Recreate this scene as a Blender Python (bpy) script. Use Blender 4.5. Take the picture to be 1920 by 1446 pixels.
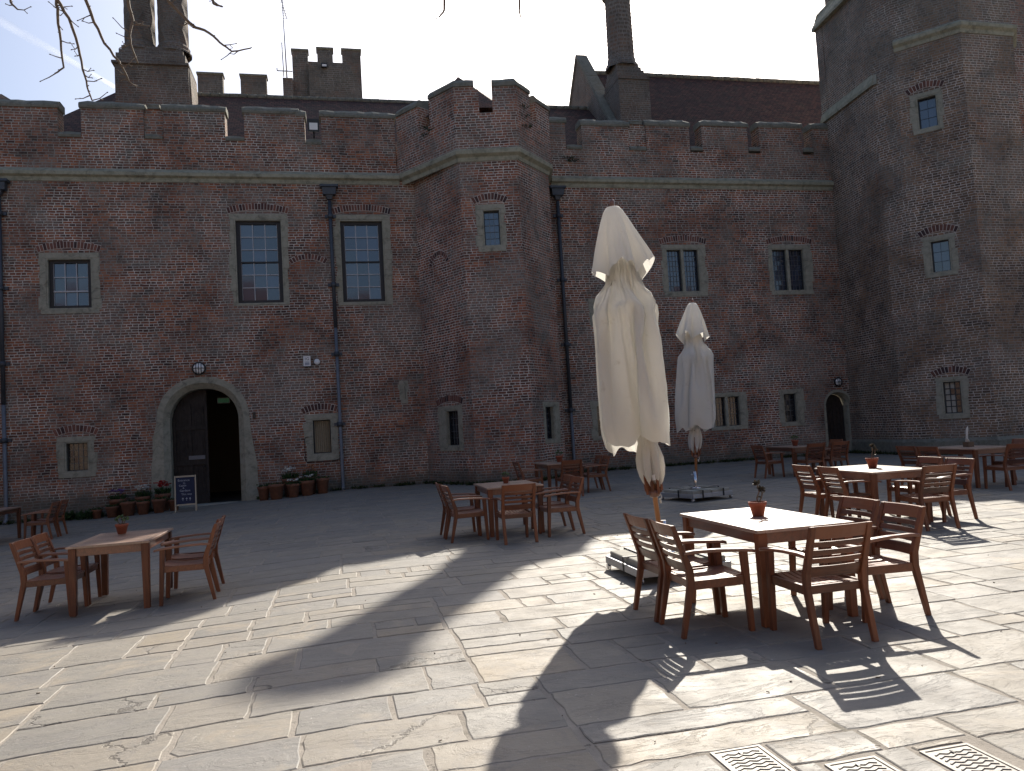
import bpy, bmesh, math, random
from mathutils import Vector, Matrix, noise
R = math.radians
rnd = random.Random(7)
for o in list(bpy.data.objects): bpy.data.objects.remove(o)
scn = bpy.context.scene
COL = scn.collection
# ------------------------------------------------------------------ camera
YAW, PITCH, ROLL = R(12.71), R(3.17), R(3.34)
cam_d = bpy.data.cameras.new('camera'); cam = bpy.data.objects.new('camera', cam_d); COL.objects.link(cam)
cam_d.lens = 27.04; cam_d.sensor_width = 36; cam_d.clip_end = 20000; cam_d.clip_start = 0.05
_f = Vector((math.sin(YAW)*math.cos(PITCH), math.cos(YAW)*math.cos(PITCH), math.sin(PITCH)))
_r0 = Vector((math.cos(YAW), -math.sin(YAW), 0)); _u0 = _r0.cross(_f)
_r = _r0*math.cos(ROLL) - _u0*math.sin(ROLL); _u = _r.cross(_f)
cam.matrix_world = Matrix(((_r.x,_u.x,-_f.x,0),(_r.y,_u.y,-_f.y,0),(_r.z,_u.z,-_f.z,1.65),(0,0,0,1)))
scn.camera = cam
# ------------------------------------------------------------------ sky, sun, exposure
SUN_AZ, SUN_EL = 28.0, 37.0        # azimuth measured from +Y towards +X
w = bpy.data.worlds.new('World'); scn.world = w; w.use_nodes = True
nt = w.node_tree; bg = nt.nodes['Background']
sky = nt.nodes.new('ShaderNodeTexSky'); sky.sky_type = 'NISHITA'; sky.sun_disc = False
sky.sun_elevation = R(SUN_EL); sky.sun_rotation = R(SUN_AZ); sky.air_density = 1.0; sky.dust_density = 4.2; sky.ozone_density = 3.2
nt.links.new(sky.outputs[0], bg.inputs[0]); bg.inputs[1].default_value = 0.103
sl = bpy.data.lights.new('sun', 'SUN'); sl.energy = 5.0; sl.angle = R(0.53); sl.color = (1.0, 0.93, 0.82)
so = bpy.data.objects.new('sun', sl); COL.objects.link(so); so.location = (20, 40, 40)
sd = Vector((math.sin(R(SUN_AZ))*math.cos(R(SUN_EL)), math.cos(R(SUN_AZ))*math.cos(R(SUN_EL)), math.sin(R(SUN_EL))))
so.rotation_euler = sd.to_track_quat('Z', 'Y').to_euler()
scn.view_settings.view_transform = 'Standard'; scn.view_settings.look = 'None'
scn.view_settings.exposure = 0.7; scn.view_settings.gamma = 1.0; scn.view_settings.use_curve_mapping = False
scn.cycles.max_bounces = 8; scn.cycles.transparent_max_bounces = 8

# ------------------------------------------------------------------ node helpers
class NT:
    def __init__(s, name):
        s.m = bpy.data.materials.new(name); s.m.use_nodes = True; s.t = s.m.node_tree
        s.b = s.t.nodes['Principled BSDF']; s.out = s.t.nodes['Material Output']
    def n(s, typ, **kw):
        nd = s.t.nodes.new(typ)
        for k, v in kw.items(): setattr(nd, k, v)
        return nd
    def l(s, a, b): s.t.links.new(a, b)
    def obj(s): return s.n('ShaderNodeTexCoord').outputs['Object']
    def uv(s): return s.n('ShaderNodeTexCoord').outputs['UV']
    def noise(s, co, scale, detail=4, rough=.55, dist=0, col=False):
        nd = s.n('ShaderNodeTexNoise'); s.l(co, nd.inputs['Vector'])
        nd.inputs['Scale'].default_value = scale; nd.inputs['Detail'].default_value = detail
        nd.inputs['Roughness'].default_value = rough; nd.inputs['Distortion'].default_value = dist
        return nd.outputs['Color' if col else 'Fac']
    def ramp(s, fac, stops, interp='LINEAR'):
        nd = s.n('ShaderNodeValToRGB'); nd.color_ramp.interpolation = interp; s.l(fac, nd.inputs[0])
        el = nd.color_ramp.elements
        while len(el) > 1: el.remove(el[-1])
        for i, (p, c) in enumerate(stops):
            e = el[0] if i == 0 else el.new(p)
            e.position = p; e.color = (c, c, c, 1) if isinstance(c, (int, float)) else (*c, 1)
        return nd.outputs['Color']
    def mix(s, fac, a, b, mode='MIX'):
        nd = s.n('ShaderNodeMix', data_type='RGBA', blend_type=mode)
        for sock, v in ((nd.inputs[0], fac), (nd.inputs[6], a), (nd.inputs[7], b)):
            if isinstance(v, (int, float)): sock.default_value = v
            elif isinstance(v, tuple): sock.default_value = (*v, 1)
            else: s.l(v, sock)
        return nd.outputs[2]
    def math(s, op, a, b=0.0):
        nd = s.n('ShaderNodeMath', operation=op)
        for sock, v in ((nd.inputs[0], a), (nd.inputs[1], b)):
            if isinstance(v, (int, float)): sock.default_value = v
            else: s.l(v, sock)
        return nd.outputs[0]
    def bump(s, h, strength=.3, dist=.01):
        nd = s.n('ShaderNodeBump'); s.l(h, nd.inputs['Height'])
        nd.inputs['Strength'].default_value = strength; nd.inputs['Distance'].default_value = dist
        s.l(nd.outputs[0], s.b.inputs['Normal'])
    def fin(s, col=None, rough=.7, metal=0, spec=None):
        if col is not None:
            if isinstance(col, tuple): s.b.inputs['Base Color'].default_value = (*col, 1)
            else: s.l(col, s.b.inputs['Base Color'])
        if isinstance(rough, (int, float)): s.b.inputs['Roughness'].default_value = rough
        else: s.l(rough, s.b.inputs['Roughness'])
        s.b.inputs['Metallic'].default_value = metal
        if spec is not None: s.b.inputs['Specular IOR Level'].default_value = spec
        return s.m

def brick_mat(name, ramp_cols, mortar=(.42,.38,.33), lichen=.45, seed=0.0, rw=.082, bw=.25, moss=(.085,.095,.065), zmoss=True):
    s = NT(name); uv = s.uv(); ob = s.obj()
    mp = s.n('ShaderNodeMapping'); s.l(ob, mp.inputs[0]); mp.inputs['Location'].default_value = (seed, seed*1.7, seed*.6); ob = mp.outputs[0]
    # hand-laid courses: the joints wander a little
    wob = s.noise(ob, 1.6, 3, .6, col=True)
    wob2 = s.noise(ob, 9.0, 2, .6, col=True)
    def off(v, src, amt):
        sub = s.n('ShaderNodeVectorMath', operation='SUBTRACT'); s.l(src, sub.inputs[0]); sub.inputs[1].default_value = (.5,.5,.5)
        sc = s.n('ShaderNodeVectorMath', operation='SCALE'); s.l(sub.outputs[0], sc.inputs[0]); sc.inputs['Scale'].default_value = amt
        ad = s.n('ShaderNodeVectorMath', operation='ADD'); s.l(v, ad.inputs[0]); s.l(sc.outputs[0], ad.inputs[1]); return ad.outputs[0]
    uv2 = off(off(uv, wob, .05), wob2, .022)
    sx = s.n('ShaderNodeSeparateXYZ'); s.l(uv2, sx.inputs[0])
    row = s.math('FLOOR', s.math('DIVIDE', sx.outputs['Y'], rw))
    wn = s.n('ShaderNodeTexWhiteNoise', noise_dimensions='1D'); s.l(row, wn.inputs['W'])
    cv = s.n('ShaderNodeCombineXYZ'); s.l(s.math('MULTIPLY', sx.outputs['X'], 2.3), cv.inputs[0]); s.l(s.math('MULTIPLY', row, 7.31), cv.inputs[1])
    un = s.noise(cv.outputs[0], 1.0, 1, .5)
    u3 = s.math('ADD', s.math('ADD', sx.outputs['X'], s.math('MULTIPLY', wn.outputs['Value'], bw*3)), s.math('MULTIPLY', un, .16))
    c3 = s.n('ShaderNodeCombineXYZ'); s.l(u3, c3.inputs[0]); s.l(sx.outputs['Y'], c3.inputs[1]); uv2 = c3.outputs[0]
    def btex(mort, smooth):
        b = s.n('ShaderNodeTexBrick'); s.l(uv2, b.inputs['Vector'])
        b.offset = .5; b.offset_frequency = 2; b.squash = .62; b.squash_frequency = 2
        b.inputs['Color1'].default_value = (0,0,0,1); b.inputs['Color2'].default_value = (1,1,1,1); b.inputs['Mortar'].default_value = (.5,.5,.5,1)
        b.inputs['Scale'].default_value = 1; b.inputs['Mortar Size'].default_value = mort; b.inputs['Mortar Smooth'].default_value = smooth
        b.inputs['Brick Width'].default_value = bw; b.inputs['Row Height'].default_value = rw; b.inputs['Bias'].default_value = 0
        return b
    b = btex(.0112, .2)
    rv = b.outputs['Color']
    big = s.noise(ob, .35, 5, .6, .4)
    mid = s.noise(ob, 1.3, 5, .65, .3)
    fine = s.noise(ob, 14, 4, .7)
    v = s.math('ADD', s.math('MULTIPLY', rv, .55), s.math('MULTIPLY', s.ramp(mid, [(.3,0.),(.7,1.)]), .45))
    v = s.math('ADD', s.math('MULTIPLY', v, .8), s.math('MULTIPLY', fine, .2))
    base = s.ramp(v, ramp_cols)
    rg = s.noise(ob, .5, 4, .6, .6)
    base = s.mix(s.ramp(rg, [(.50,0.),(.64,.65)]), base, s.mix(rv, (.13,.055,.035), (.34,.13,.065)))
    base = s.mix(s.ramp(rg, [(.32,.35),(.46,0.)]), base, s.mix(rv, (.045,.038,.042), (.12,.085,.08)))
    # mortar: pale where repointed, dirty elsewhere
    mm = s.noise(ob, .55, 4, .6, .5)
    mort_c = s.mix(s.ramp(mm, [(.40,0.),(.60,1.)]), tuple(c*.30 for c in mortar), mortar)
    mort_c = s.mix(s.ramp(s.noise(ob, 6, 3), [(.35,0.),(.7,.6)]), mort_c, tuple(c*.45 for c in mortar))
    col = s.mix(b.outputs['Fac'], base, mort_c)
    # lichen bloom
    lm = s.noise(ob, .5, 8, .76, .8)
    lmask = s.ramp(lm, [(.455,0.),(.575,lichen)])
    hz = s.n('ShaderNodeSeparateXYZ'); s.l(s.obj(), hz.inputs[0])
    up = s.math('ADD', s.math('MULTIPLY', hz.outputs['Z'], .05), s.math('MULTIPLY', s.noise(ob, 1.1, 5, .7), .5))
    lmask = s.math('MAXIMUM', lmask, s.ramp(up, [(.80,0.),(.94,.75)]))
    sp = s.ramp(s.noise(ob, 22, 4, .75), [(.42,0.),(.62,1.)])
    lm2 = s.math('MULTIPLY', lmask, s.math('ADD', s.math('MULTIPLY', sp, .68), .26))
    lcol = s.mix(s.noise(ob, 1.1, 3), moss, (.30,.295,.275))
    col = s.mix(lm2, col, lcol)
    # small pale crusts
    cr = s.math('MULTIPLY', s.ramp(s.noise(ob, 34, 3, .8), [(.64,0.),(.72,1.)]), s.ramp(s.noise(ob, .9, 3, .6), [(.5,0.),(.66,.75)]))
    col = s.mix(cr, col, (.55,.53,.49))
    # soot and damp
    dk = s.ramp(s.noise(ob, 1.3, 7, .75, 1.0), [(.33,.35),(.5,0.)])
    col = s.mix(dk, col, (.035,.03,.027))
    if zmoss:
        sep = s.n('ShaderNodeSeparateXYZ'); s.l(s.obj(), sep.inputs[0])
        zz = s.math('ADD', sep.outputs['Z'], s.math('MULTIPLY', s.noise(ob, 1.4, 4, .7), .9))
        zf = s.ramp(s.math('MULTIPLY', zz, .5), [(.33,.75),(.55,0.)])
        col = s.mix(zf, col, s.mix(s.noise(ob, 9, 4, .8), (.05,.058,.04), (.16,.155,.135)))
    h = s.math('ADD', s.math('MULTIPLY', b.outputs['Fac'], -1.0), s.math('MULTIPLY', fine, .7))
    h = s.math('ADD', h, s.math('MULTIPLY', rv, .35))
    s.bump(h, .9, .012)
    return s.fin(col, .92, spec=.25)

M = {}
M['brick'] = brick_mat('brick', [(.15,(.058,.038,.032)),(.36,(.14,.066,.046)),(.54,(.25,.096,.056)),(.72,(.35,.128,.064)),(.92,(.52,.22,.11))], lichen=.85, mortar=(.74,.70,.61), moss=(.16,.175,.145))
M['brick_turret'] = brick_mat('brick_turret', [(.15,(.072,.045,.038)),(.37,(.16,.074,.051)),(.55,(.275,.103,.062)),(.74,(.37,.137,.073)),(.95,(.50,.22,.12))], lichen=.85, seed=13.0, mortar=(.72,.68,.60), moss=(.16,.17,.145))
M['brick_tower'] = brick_mat('brick_tower', [(.12,(.07,.056,.044)),(.35,(.145,.095,.066)),(.55,(.215,.132,.082)),(.78,(.29,.165,.095)),(.95,(.38,.23,.14))], lichen=.85, seed=31.0, mortar=(.72,.65,.57), moss=(.12,.13,.095))
M['brick_far'] = brick_mat('brick_far', [(.12,(.06,.045,.04)),(.4,(.12,.09,.07)),(.7,(.17,.125,.095)),(.95,(.24,.18,.13))], lichen=.5, seed=51.0, rw=.11, bw=.34, zmoss=False)
M['brick_chimney'] = brick_mat('brick_chimney', [(.12,(.05,.035,.032)),(.4,(.11,.065,.05)),(.7,(.17,.095,.065)),(.95,(.24,.14,.10))], lichen=.7, seed=71.0, zmoss=False)

def stone_mat(name, a, b, sc=1.0, lich=.4, seed=0.):
    s = NT(name); ob = s.obj()
    mp = s.n('ShaderNodeMapping'); s.l(ob, mp.inputs[0]); mp.inputs['Location'].default_value = (seed, seed, seed); ob = mp.outputs[0]
    c = s.mix(s.noise(ob, 1.6*sc, 5, .65, .3), a, b)
    c = s.mix(s.ramp(s.noise(ob, 7*sc, 5, .7), [(.45,0.),(.7,lich)]), c, (.10,.115,.075))
    c = s.mix(s.ramp(s.noise(ob, 28*sc, 4, .8), [(.6,0.),(.72,.5)]), c, (.40,.39,.34))
    c = s.mix(s.ramp(s.noise(ob, 3*sc, 5, .7, 1.2), [(.28,.65),(.48,0.)]), c, (.07,.068,.055))
    s.bump(s.noise(ob, 18*sc, 6, .7), .6, .01)
    return s.fin(c, .93, spec=.2)
M['stone'] = stone_mat('dressed_stone', (.26,.25,.195), (.39,.37,.30))
M['string'] = stone_mat('string_stone', (.27,.265,.20), (.40,.38,.29), .8, .55, 4)
M['coping'] = stone_mat('weathered_coping', (.13,.13,.105), (.27,.26,.225), 1.5, .6, 9)

def arch_brick():
    s = NT('arch_brick'); a = s.n('ShaderNodeAttribute', attribute_name='tint'); ob = s.obj()
    v = s.math('ADD', s.math('MULTIPLY', a.outputs['Fac'], .7), s.math('MULTIPLY', s.noise(ob, 20, 4, .7), .3))
    c = s.ramp(v, [(.15,(.05,.036,.038)),(.5,(.13,.062,.05)),(.9,(.24,.11,.08))])
    s.bump(s.noise(ob, 40, 4, .7), .5, .006); return s.fin(c, .92, spec=.25)
M['arch_brick'] = arch_brick()
def simple(name, col, rough=.7, metal=0, spec=None, var=.15, sc=8, bump=0., bsc=30, bd=.003):
    s = NT(name); ob = s.obj()
    c = s.mix(s.noise(ob, sc, 5, .6), tuple(x*(1-var*1.6) for x in col), tuple(min(1, x*(1+var)) for x in col))
    if bump: s.bump(s.noise(ob, bsc, 5, .65), bump, bd)
    return s.fin(c, rough, metal, spec)
M['mortar_flat'] = simple('pointing_mortar', (.50,.45,.40), .95, bump=.3)

def tile_mat():
    s = NT('roof_tile'); uv = s.uv(); ob = s.obj()
    b = s.n('ShaderNodeTexBrick'); s.l(uv, b.inputs['Vector']); b.offset = .5
    b.inputs['Color1'].default_value = (0,0,0,1); b.inputs['Color2'].default_value = (1,1,1,1); b.inputs['Mortar'].default_value = (0,0,0,1)
    b.inputs['Scale'].default_value = 1; b.inputs['Mortar Size'].default_value = .012; b.inputs['Mortar Smooth'].default_value = .6
    b.inputs['Brick Width'].default_value = .18; b.inputs['Row Height'].default_value = .12
    v = s.math('ADD', s.math('MULTIPLY', b.outputs['Color'], .5), s.math('MULTIPLY', s.noise(ob, 1.2, 5, .7), .5))
    c = s.ramp(v, [(.15,(.028,.018,.018)),(.5,(.07,.034,.03)),(.85,(.125,.055,.04))])
    c = s.mix(s.ramp(s.noise(ob, 3, 5, .75), [(.5,0.),(.7,.5)]), c, (.09,.085,.06))
    c = s.mix(b.outputs['Fac'], c, (.012,.01,.01))
    s.bump(s.math('SUBTRACT', b.outputs['Color'], s.math('MULTIPLY', b.outputs['Fac'], 2.0)), .8, .02)
    return s.fin(c, .85, spec=.3)
M['tile'] = tile_mat()

def wood_mat(name, dark, light, rough=.42, gscale=1.0, spec=.5, coat=0.0, axis='Y', weather=0.0):
    s = NT(name); ob = s.obj()
    oi = s.n('ShaderNodeObjectInfo')
    ad = s.n('ShaderNodeVectorMath', operation='ADD'); s.l(ob, ad.inputs[0])
    cmb = s.n('ShaderNodeCombineXYZ'); s.l(s.math('MULTIPLY', oi.outputs['Random'], 13.0), cmb.inputs[2]); s.l(s.math('MULTIPLY', oi.outputs['Random'], 7.0), cmb.inputs[0]); s.l(cmb.outputs[0], ad.inputs[1])
    mp = s.n('ShaderNodeMapping'); s.l(ad.outputs[0], mp.inputs[0])
    mp.inputs['Scale'].default_value = {'X':(2,40,40),'Y':(40,2,40),'Z':(40,40,2)}[axis]
    g = s.noise(mp.outputs[0], 1.0*gscale, 5, .6, .6)
    big = s.noise(ob, 2.5, 3)
    att = s.n('ShaderNodeAttribute', attribute_name='tint')
    v = s.math('ADD', s.math('MULTIPLY', g, .55), s.math('MULTIPLY', att.outputs['Fac'], .3))
    v = s.math('ADD', v, s.math('MULTIPLY', big, .25))
    v = s.math('ADD', v, s.math('MULTIPLY', s.math('SUBTRACT', oi.outputs['Random'], .5), .16))
    c = s.ramp(v, [(.34, dark), (.66, light)])
    if weather: c = s.mix(s.ramp(s.noise(ob, 6, 4, .7), [(.45,0.),(.75,weather)]), c, (.24,.20,.17))
    s.bump(g, .25, .002)
    if coat: s.b.inputs['Coat Weight'].default_value = coat; s.b.inputs['Coat Roughness'].default_value = .32
    r = s.ramp(s.noise(ob, 9, 4), [(.3, rough*.8), (.7, min(1, rough*1.3))])
    return s.fin(c, r, spec=spec)
M['wood'] = wood_mat('oiled_hardwood', (.06,.018,.009), (.23,.08,.035), .36, spec=.7, coat=.9)
M['wood_x'] = wood_mat('oiled_hardwood_cross', (.06,.018,.009), (.22,.074,.030), .38, axis='X', coat=.35)
M['wood_z'] = wood_mat('oiled_hardwood_upright', (.06,.018,.009), (.21,.07,.028), .44, axis='Z', coat=.0)
M['table_wood'] = wood_mat('table_hardwood', (.20,.115,.075), (.40,.26,.185), .36, spec=1.0, coat=1.0, weather=.35)
M['pole_wood'] = wood_mat('pole_wood', (.26,.10,.035), (.44,.20,.08), .4, axis='Z')
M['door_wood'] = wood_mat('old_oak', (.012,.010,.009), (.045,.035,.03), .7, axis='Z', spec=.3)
M['pale_wood'] = wood_mat('pale_wood', (.36,.28,.19), (.5,.42,.31), .6, axis='Z')

def slab_mat():
    s = NT('flagstone'); ob = s.obj(); a = s.n('ShaderNodeAttribute', attribute_name='tint')
    sep = s.n('ShaderNodeSeparateColor'); s.l(a.outputs['Color'], sep.inputs[0])
    # each slab gets its own cut of the stone
    ad = s.n('ShaderNodeVectorMath', operation='ADD'); s.l(ob, ad.inputs[0]); cmb = s.n('ShaderNodeCombineXYZ')
    s.l(s.math('MULTIPLY', sep.outputs[0], 30.0), cmb.inputs[2]); s.l(cmb.outputs[0], ad.inputs[1]); co = ad.outputs[0]
    base = s.ramp(sep.outputs[0], [(0.,(.155,.15,.14)),(.3,(.20,.187,.162)),(.55,(.228,.205,.168)),(.8,(.182,.176,.165)),(1.,(.265,.22,.158))])
    rv_ = s.n('ShaderNodeMapping'); s.l(co, rv_.inputs[0]); rv_.inputs['Scale'].default_value = (1,2.2,1)
    n1 = s.noise(rv_.outputs[0], 1.6, 8, .68, 1.2)
    c = s.mix(s.ramp(n1, [(.3,.0),(.75,.55)]), base, (.275,.248,.20))
    c = s.mix(s.ramp(s.noise(co, 4, 7, .75, 1.5), [(.34,.65),(.50,0.)]), c, (.17,.16,.15))
    c = s.mix(s.ramp(s.noise(co, 1.1, 6, .7, .8), [(.55,0.),(.68,.5)]), c, (.37,.30,.21))
    mp = s.n('ShaderNodeMapping'); s.l(co, mp.inputs[0]); mp.inputs['Scale'].default_value = (1.2,7,1); mp.inputs['Rotation'].default_value = (0,0,.35)
    vein = s.noise(mp.outputs[0], 2.2, 5, .6, 1.8)
    c = s.mix(s.ramp(vein, [(.54,0.),(.60,.22),(.66,0.)]), c, (.24,.20,.165))
    c = s.mix(s.ramp(s.noise(co, 60, 3, .7), [(.66,0.),(.74,.7)]), c, (.10,.095,.085))
    c = s.mix(s.ramp(s.noise(co, 38, 3, .8), [(.66,0.),(.73,.6)]), c, (.62,.60,.55))
    mp2 = s.n('ShaderNodeMapping'); s.l(ob, mp2.inputs[0])
    c = s.mix(s.ramp(s.noise(ob, .5, 4, .6), [(.3,.28),(.6,0.)]), c, (.22,.21,.20))
    vo = s.n('ShaderNodeTexVoronoi', feature='DISTANCE_TO_EDGE'); wv_ = s.n('ShaderNodeVectorMath', operation='ADD'); s.l(co, wv_.inputs[0])
    wsc = s.n('ShaderNodeVectorMath', operation='SCALE'); s.l(s.noise(co, 3.5, 5, .6, col=True), wsc.inputs[0]); wsc.inputs['Scale'].default_value = .45; s.l(wsc.outputs[0], wv_.inputs[1]); s.l(wv_.outputs[0], vo.inputs['Vector']); vo.inputs['Scale'].default_value = .8
    crk = s.math('MULTIPLY', s.ramp(vo.outputs['Distance'], [(.0,1.),(.006,.8),(.013,0.)]), s.ramp(sep.outputs[1], [(.80,0.),(.86,.7)]))
    c = s.mix(crk, c, (.07,.06,.05))
    h = s.math('ADD', s.math('MULTIPLY', s.ramp(n1, [(.35,0.),(.45,.35),(.47,.6),(.6,.75),(.62,1.)]), 1.0), s.math('MULTIPLY', s.noise(co, 16, 6, .75), .6))
    h = s.math('SUBTRACT', h, s.math('MULTIPLY', crk, 1.2))
    h = s.math('ADD', h, s.math('MULTIPLY', s.ramp(vein, [(.50,0.),(.56,1.)]), .10))
    h = s.math('ADD', h, s.math('MULTIPLY', s.noise(co, 70, 4, .7), .15))
    s.bump(h, .6, .010)
    r = s.ramp(s.noise(co, 3, 4), [(.3,.52),(.7,.75)])
    return s.fin(c, r, spec=.45)
M['slab'] = slab_mat()
def joint_mat():
    s = NT('joint_mortar'); ob = s.obj()
    c = s.mix(s.noise(ob, 3, 5, .7), (.19,.17,.145), (.40,.36,.31))
    c = s.mix(s.ramp(s.noise(ob, 1.3, 5, .75), [(.55,0.),(.7,.7)]), c, (.10,.095,.07))
    c = s.mix(s.ramp(s.noise(ob, 9, 4, .8), [(.6,0.),(.7,.8)]), c, (.06,.055,.045))
    s.bump(s.noise(ob, 45, 5, .7), .8, .01)
    return s.fin(c, .95, spec=.2)
M['joint'] = joint_mat()

def glass_mat(name, col=(.02,.024,.03), rough=.06, ior=1.9, wob=.06):
    s = NT(name); ob = s.obj()
    att = s.n('ShaderNodeAttribute', attribute_name='tint')
    c = s.mix(att.outputs['Fac'], tuple(x*.6 for x in col), tuple(x*1.5 for x in col))
    s.b.inputs['IOR'].default_value = ior
    s.bump(s.noise(ob, 2.2, 3), wob, .02)
    return s.fin(c, rough, spec=.5)
M['glass'] = glass_mat('window_glass', (.03,.038,.06), .08, 1.95)
M['glass_dark'] = glass_mat('leaded_glass', (.016,.02,.026), .10, 1.7, .09)
M['blind_daylight'] = simple('pale_blind_and_daylight', (.42,.40,.35), .8)
M['slatblind'] = simple('yellowed_blind', (.26,.22,.15), .8)
M['bar'] = simple('painted_glazing_bar', (.42,.43,.45), .5)
M['leadcame'] = simple('lead_came', (.16,.165,.17), .6, .3)
M['frame_dark'] = simple('dark_window_frame', (.022,.02,.02), .6)
M['frame_iron'] = simple('iron_casement', (.03,.035,.04), .5, .2)
M['lead'] = simple('lead_pipe', (.065,.075,.09), .55, .35, var=.3, bump=.3)
M['lead_light'] = simple('grey_painted_pipe', (.15,.165,.19), .55, .2, var=.25, bump=.2)
M['black'] = simple('black_plastic', (.012,.012,.013), .4)
M['rubber'] = simple('black_strap', (.010,.010,.012), .55)
M['opal'] = simple('opal_glass', (.75,.75,.74), .25, var=.03)
M['white'] = simple('white_plastic', (.72,.72,.72), .4, var=.03)
M['ink'] = simple('dark_print', (.015,.02,.035), .6)
M['greyprint'] = simple('grey_print', (.35,.37,.42), .6)
M['board'] = simple('blackboard', (.010,.014,.045), .75, var=.3)
M['chalk'] = simple('chalk', (.42,.42,.45), .9)
M['terracotta'] = simple('terracotta', (.30,.085,.045), .8, var=.3, sc=14, bump=.2)
M['terracotta_old'] = simple('weathered_terracotta', (.22,.10,.06), .85, var=.4, sc=9, bump=.3)
M['soil'] = simple('soil', (.035,.025,.018), .95, bump=.8)
M['galv'] = simple('galvanised_steel', (.40,.41,.43), .45, .6, var=.2)
M['chrome'] = simple('bright_steel', (.62,.62,.64), .22, 1.0, var=.05)
M['slab_conc'] = simple('concrete_slab', (.34,.33,.28), .9, var=.3, sc=6, bump=.5)
M['bark'] = simple('twig_bark', (.16,.12,.085), .8, var=.4, sc=40, bump=.5)
M['iron'] = simple('cast_iron_cover', (.33,.31,.28), .65, .25, var=.3, sc=20, bump=.3)
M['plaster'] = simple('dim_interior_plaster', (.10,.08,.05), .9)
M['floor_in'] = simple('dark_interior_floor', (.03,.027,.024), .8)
M['letterplate'] = simple('pale_letter_plate', (.13,.135,.15), .5)
M['card'] = simple('pale_card', (.62,.60,.55), .8)
M['cutlery'] = simple('table_caddy_wood', (.12,.08,.05), .7)
def emis(name, col, st):
    s = NT(name); s.b.inputs['Emission Color'].default_value = (*col, 1); s.b.inputs['Emission Strength'].default_value = st
    return s.fin((.01,.05,.02), .5)
M['exit'] = emis('lit_exit_sign', (.05,.42,.14), .02)
def leaf_mat(name, col, trans=.35):
    s = NT(name); att = s.n('ShaderNodeAttribute', attribute_name='tint')
    c = s.mix(att.outputs['Fac'], tuple(x*.5 for x in col), tuple(x*1.6 for x in col))
    tr = s.n('ShaderNodeBsdfTranslucent'); s.l(c, tr.inputs[0])
    mx = s.n('ShaderNodeMixShader'); mx.inputs[0].default_value = trans
    s.fin(c, .55, spec=.3); s.l(s.b.outputs[0], mx.inputs[1]); s.l(tr.outputs[0], mx.inputs[2]); s.l(mx.outputs[0], s.out.inputs[0])
    return s.m
M['leaf'] = leaf_mat('leaf', (.04,.075,.025)); M['leaf_dark'] = leaf_mat('ivy_leaf', (.022,.042,.018))
M['petal_white'] = leaf_mat('white_petal', (.6,.6,.56), .2); M['petal_red'] = leaf_mat('red_petal', (.34,.012,.012), .2); M['petal_purple'] = leaf_mat('purple_petal', (.16,.09,.26), .2); M['petal_orange'] = leaf_mat('faded_petal', (.38,.20,.11), .2)
M['succulent'] = leaf_mat('dark_succulent', (.055,.05,.038), .15); M['succulent_green'] = leaf_mat('green_succulent', (.10,.15,.07), .2)
M['moss'] = leaf_mat('moss_and_weeds', (.045,.06,.02), .3)
def canvas_mat():
    s = NT('cream_canvas'); ob = s.obj()
    c = s.mix(s.noise(ob, 2.2, 5, .6), (.74,.72,.66), (.83,.81,.755))
    c = s.mix(s.ramp(s.noise(ob, 5, 5, .7, .8), [(.62,0.),(.75,.35)]), c, (.42,.37,.28))
    wv = s.n('ShaderNodeTexWave'); s.l(ob, wv.inputs[0]); wv.inputs['Scale'].default_value = 180
    s.bump(s.math('ADD', s.math('MULTIPLY', wv.outputs['Fac'], .1), s.noise(ob, 7, 4, .6)), .35, .012)
    tr = s.n('ShaderNodeBsdfTranslucent'); s.l(c, tr.inputs[0])
    mx = s.n('ShaderNodeMixShader'); mx.inputs[0].default_value = .42
    s.fin(c, .85, spec=.2); s.l(s.b.outputs[0], mx.inputs[1]); s.l(tr.outputs[0], mx.inputs[2]); s.l(mx.outputs[0], s.out.inputs[0])
    return s.m
M['canvas'] = canvas_mat()

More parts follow.
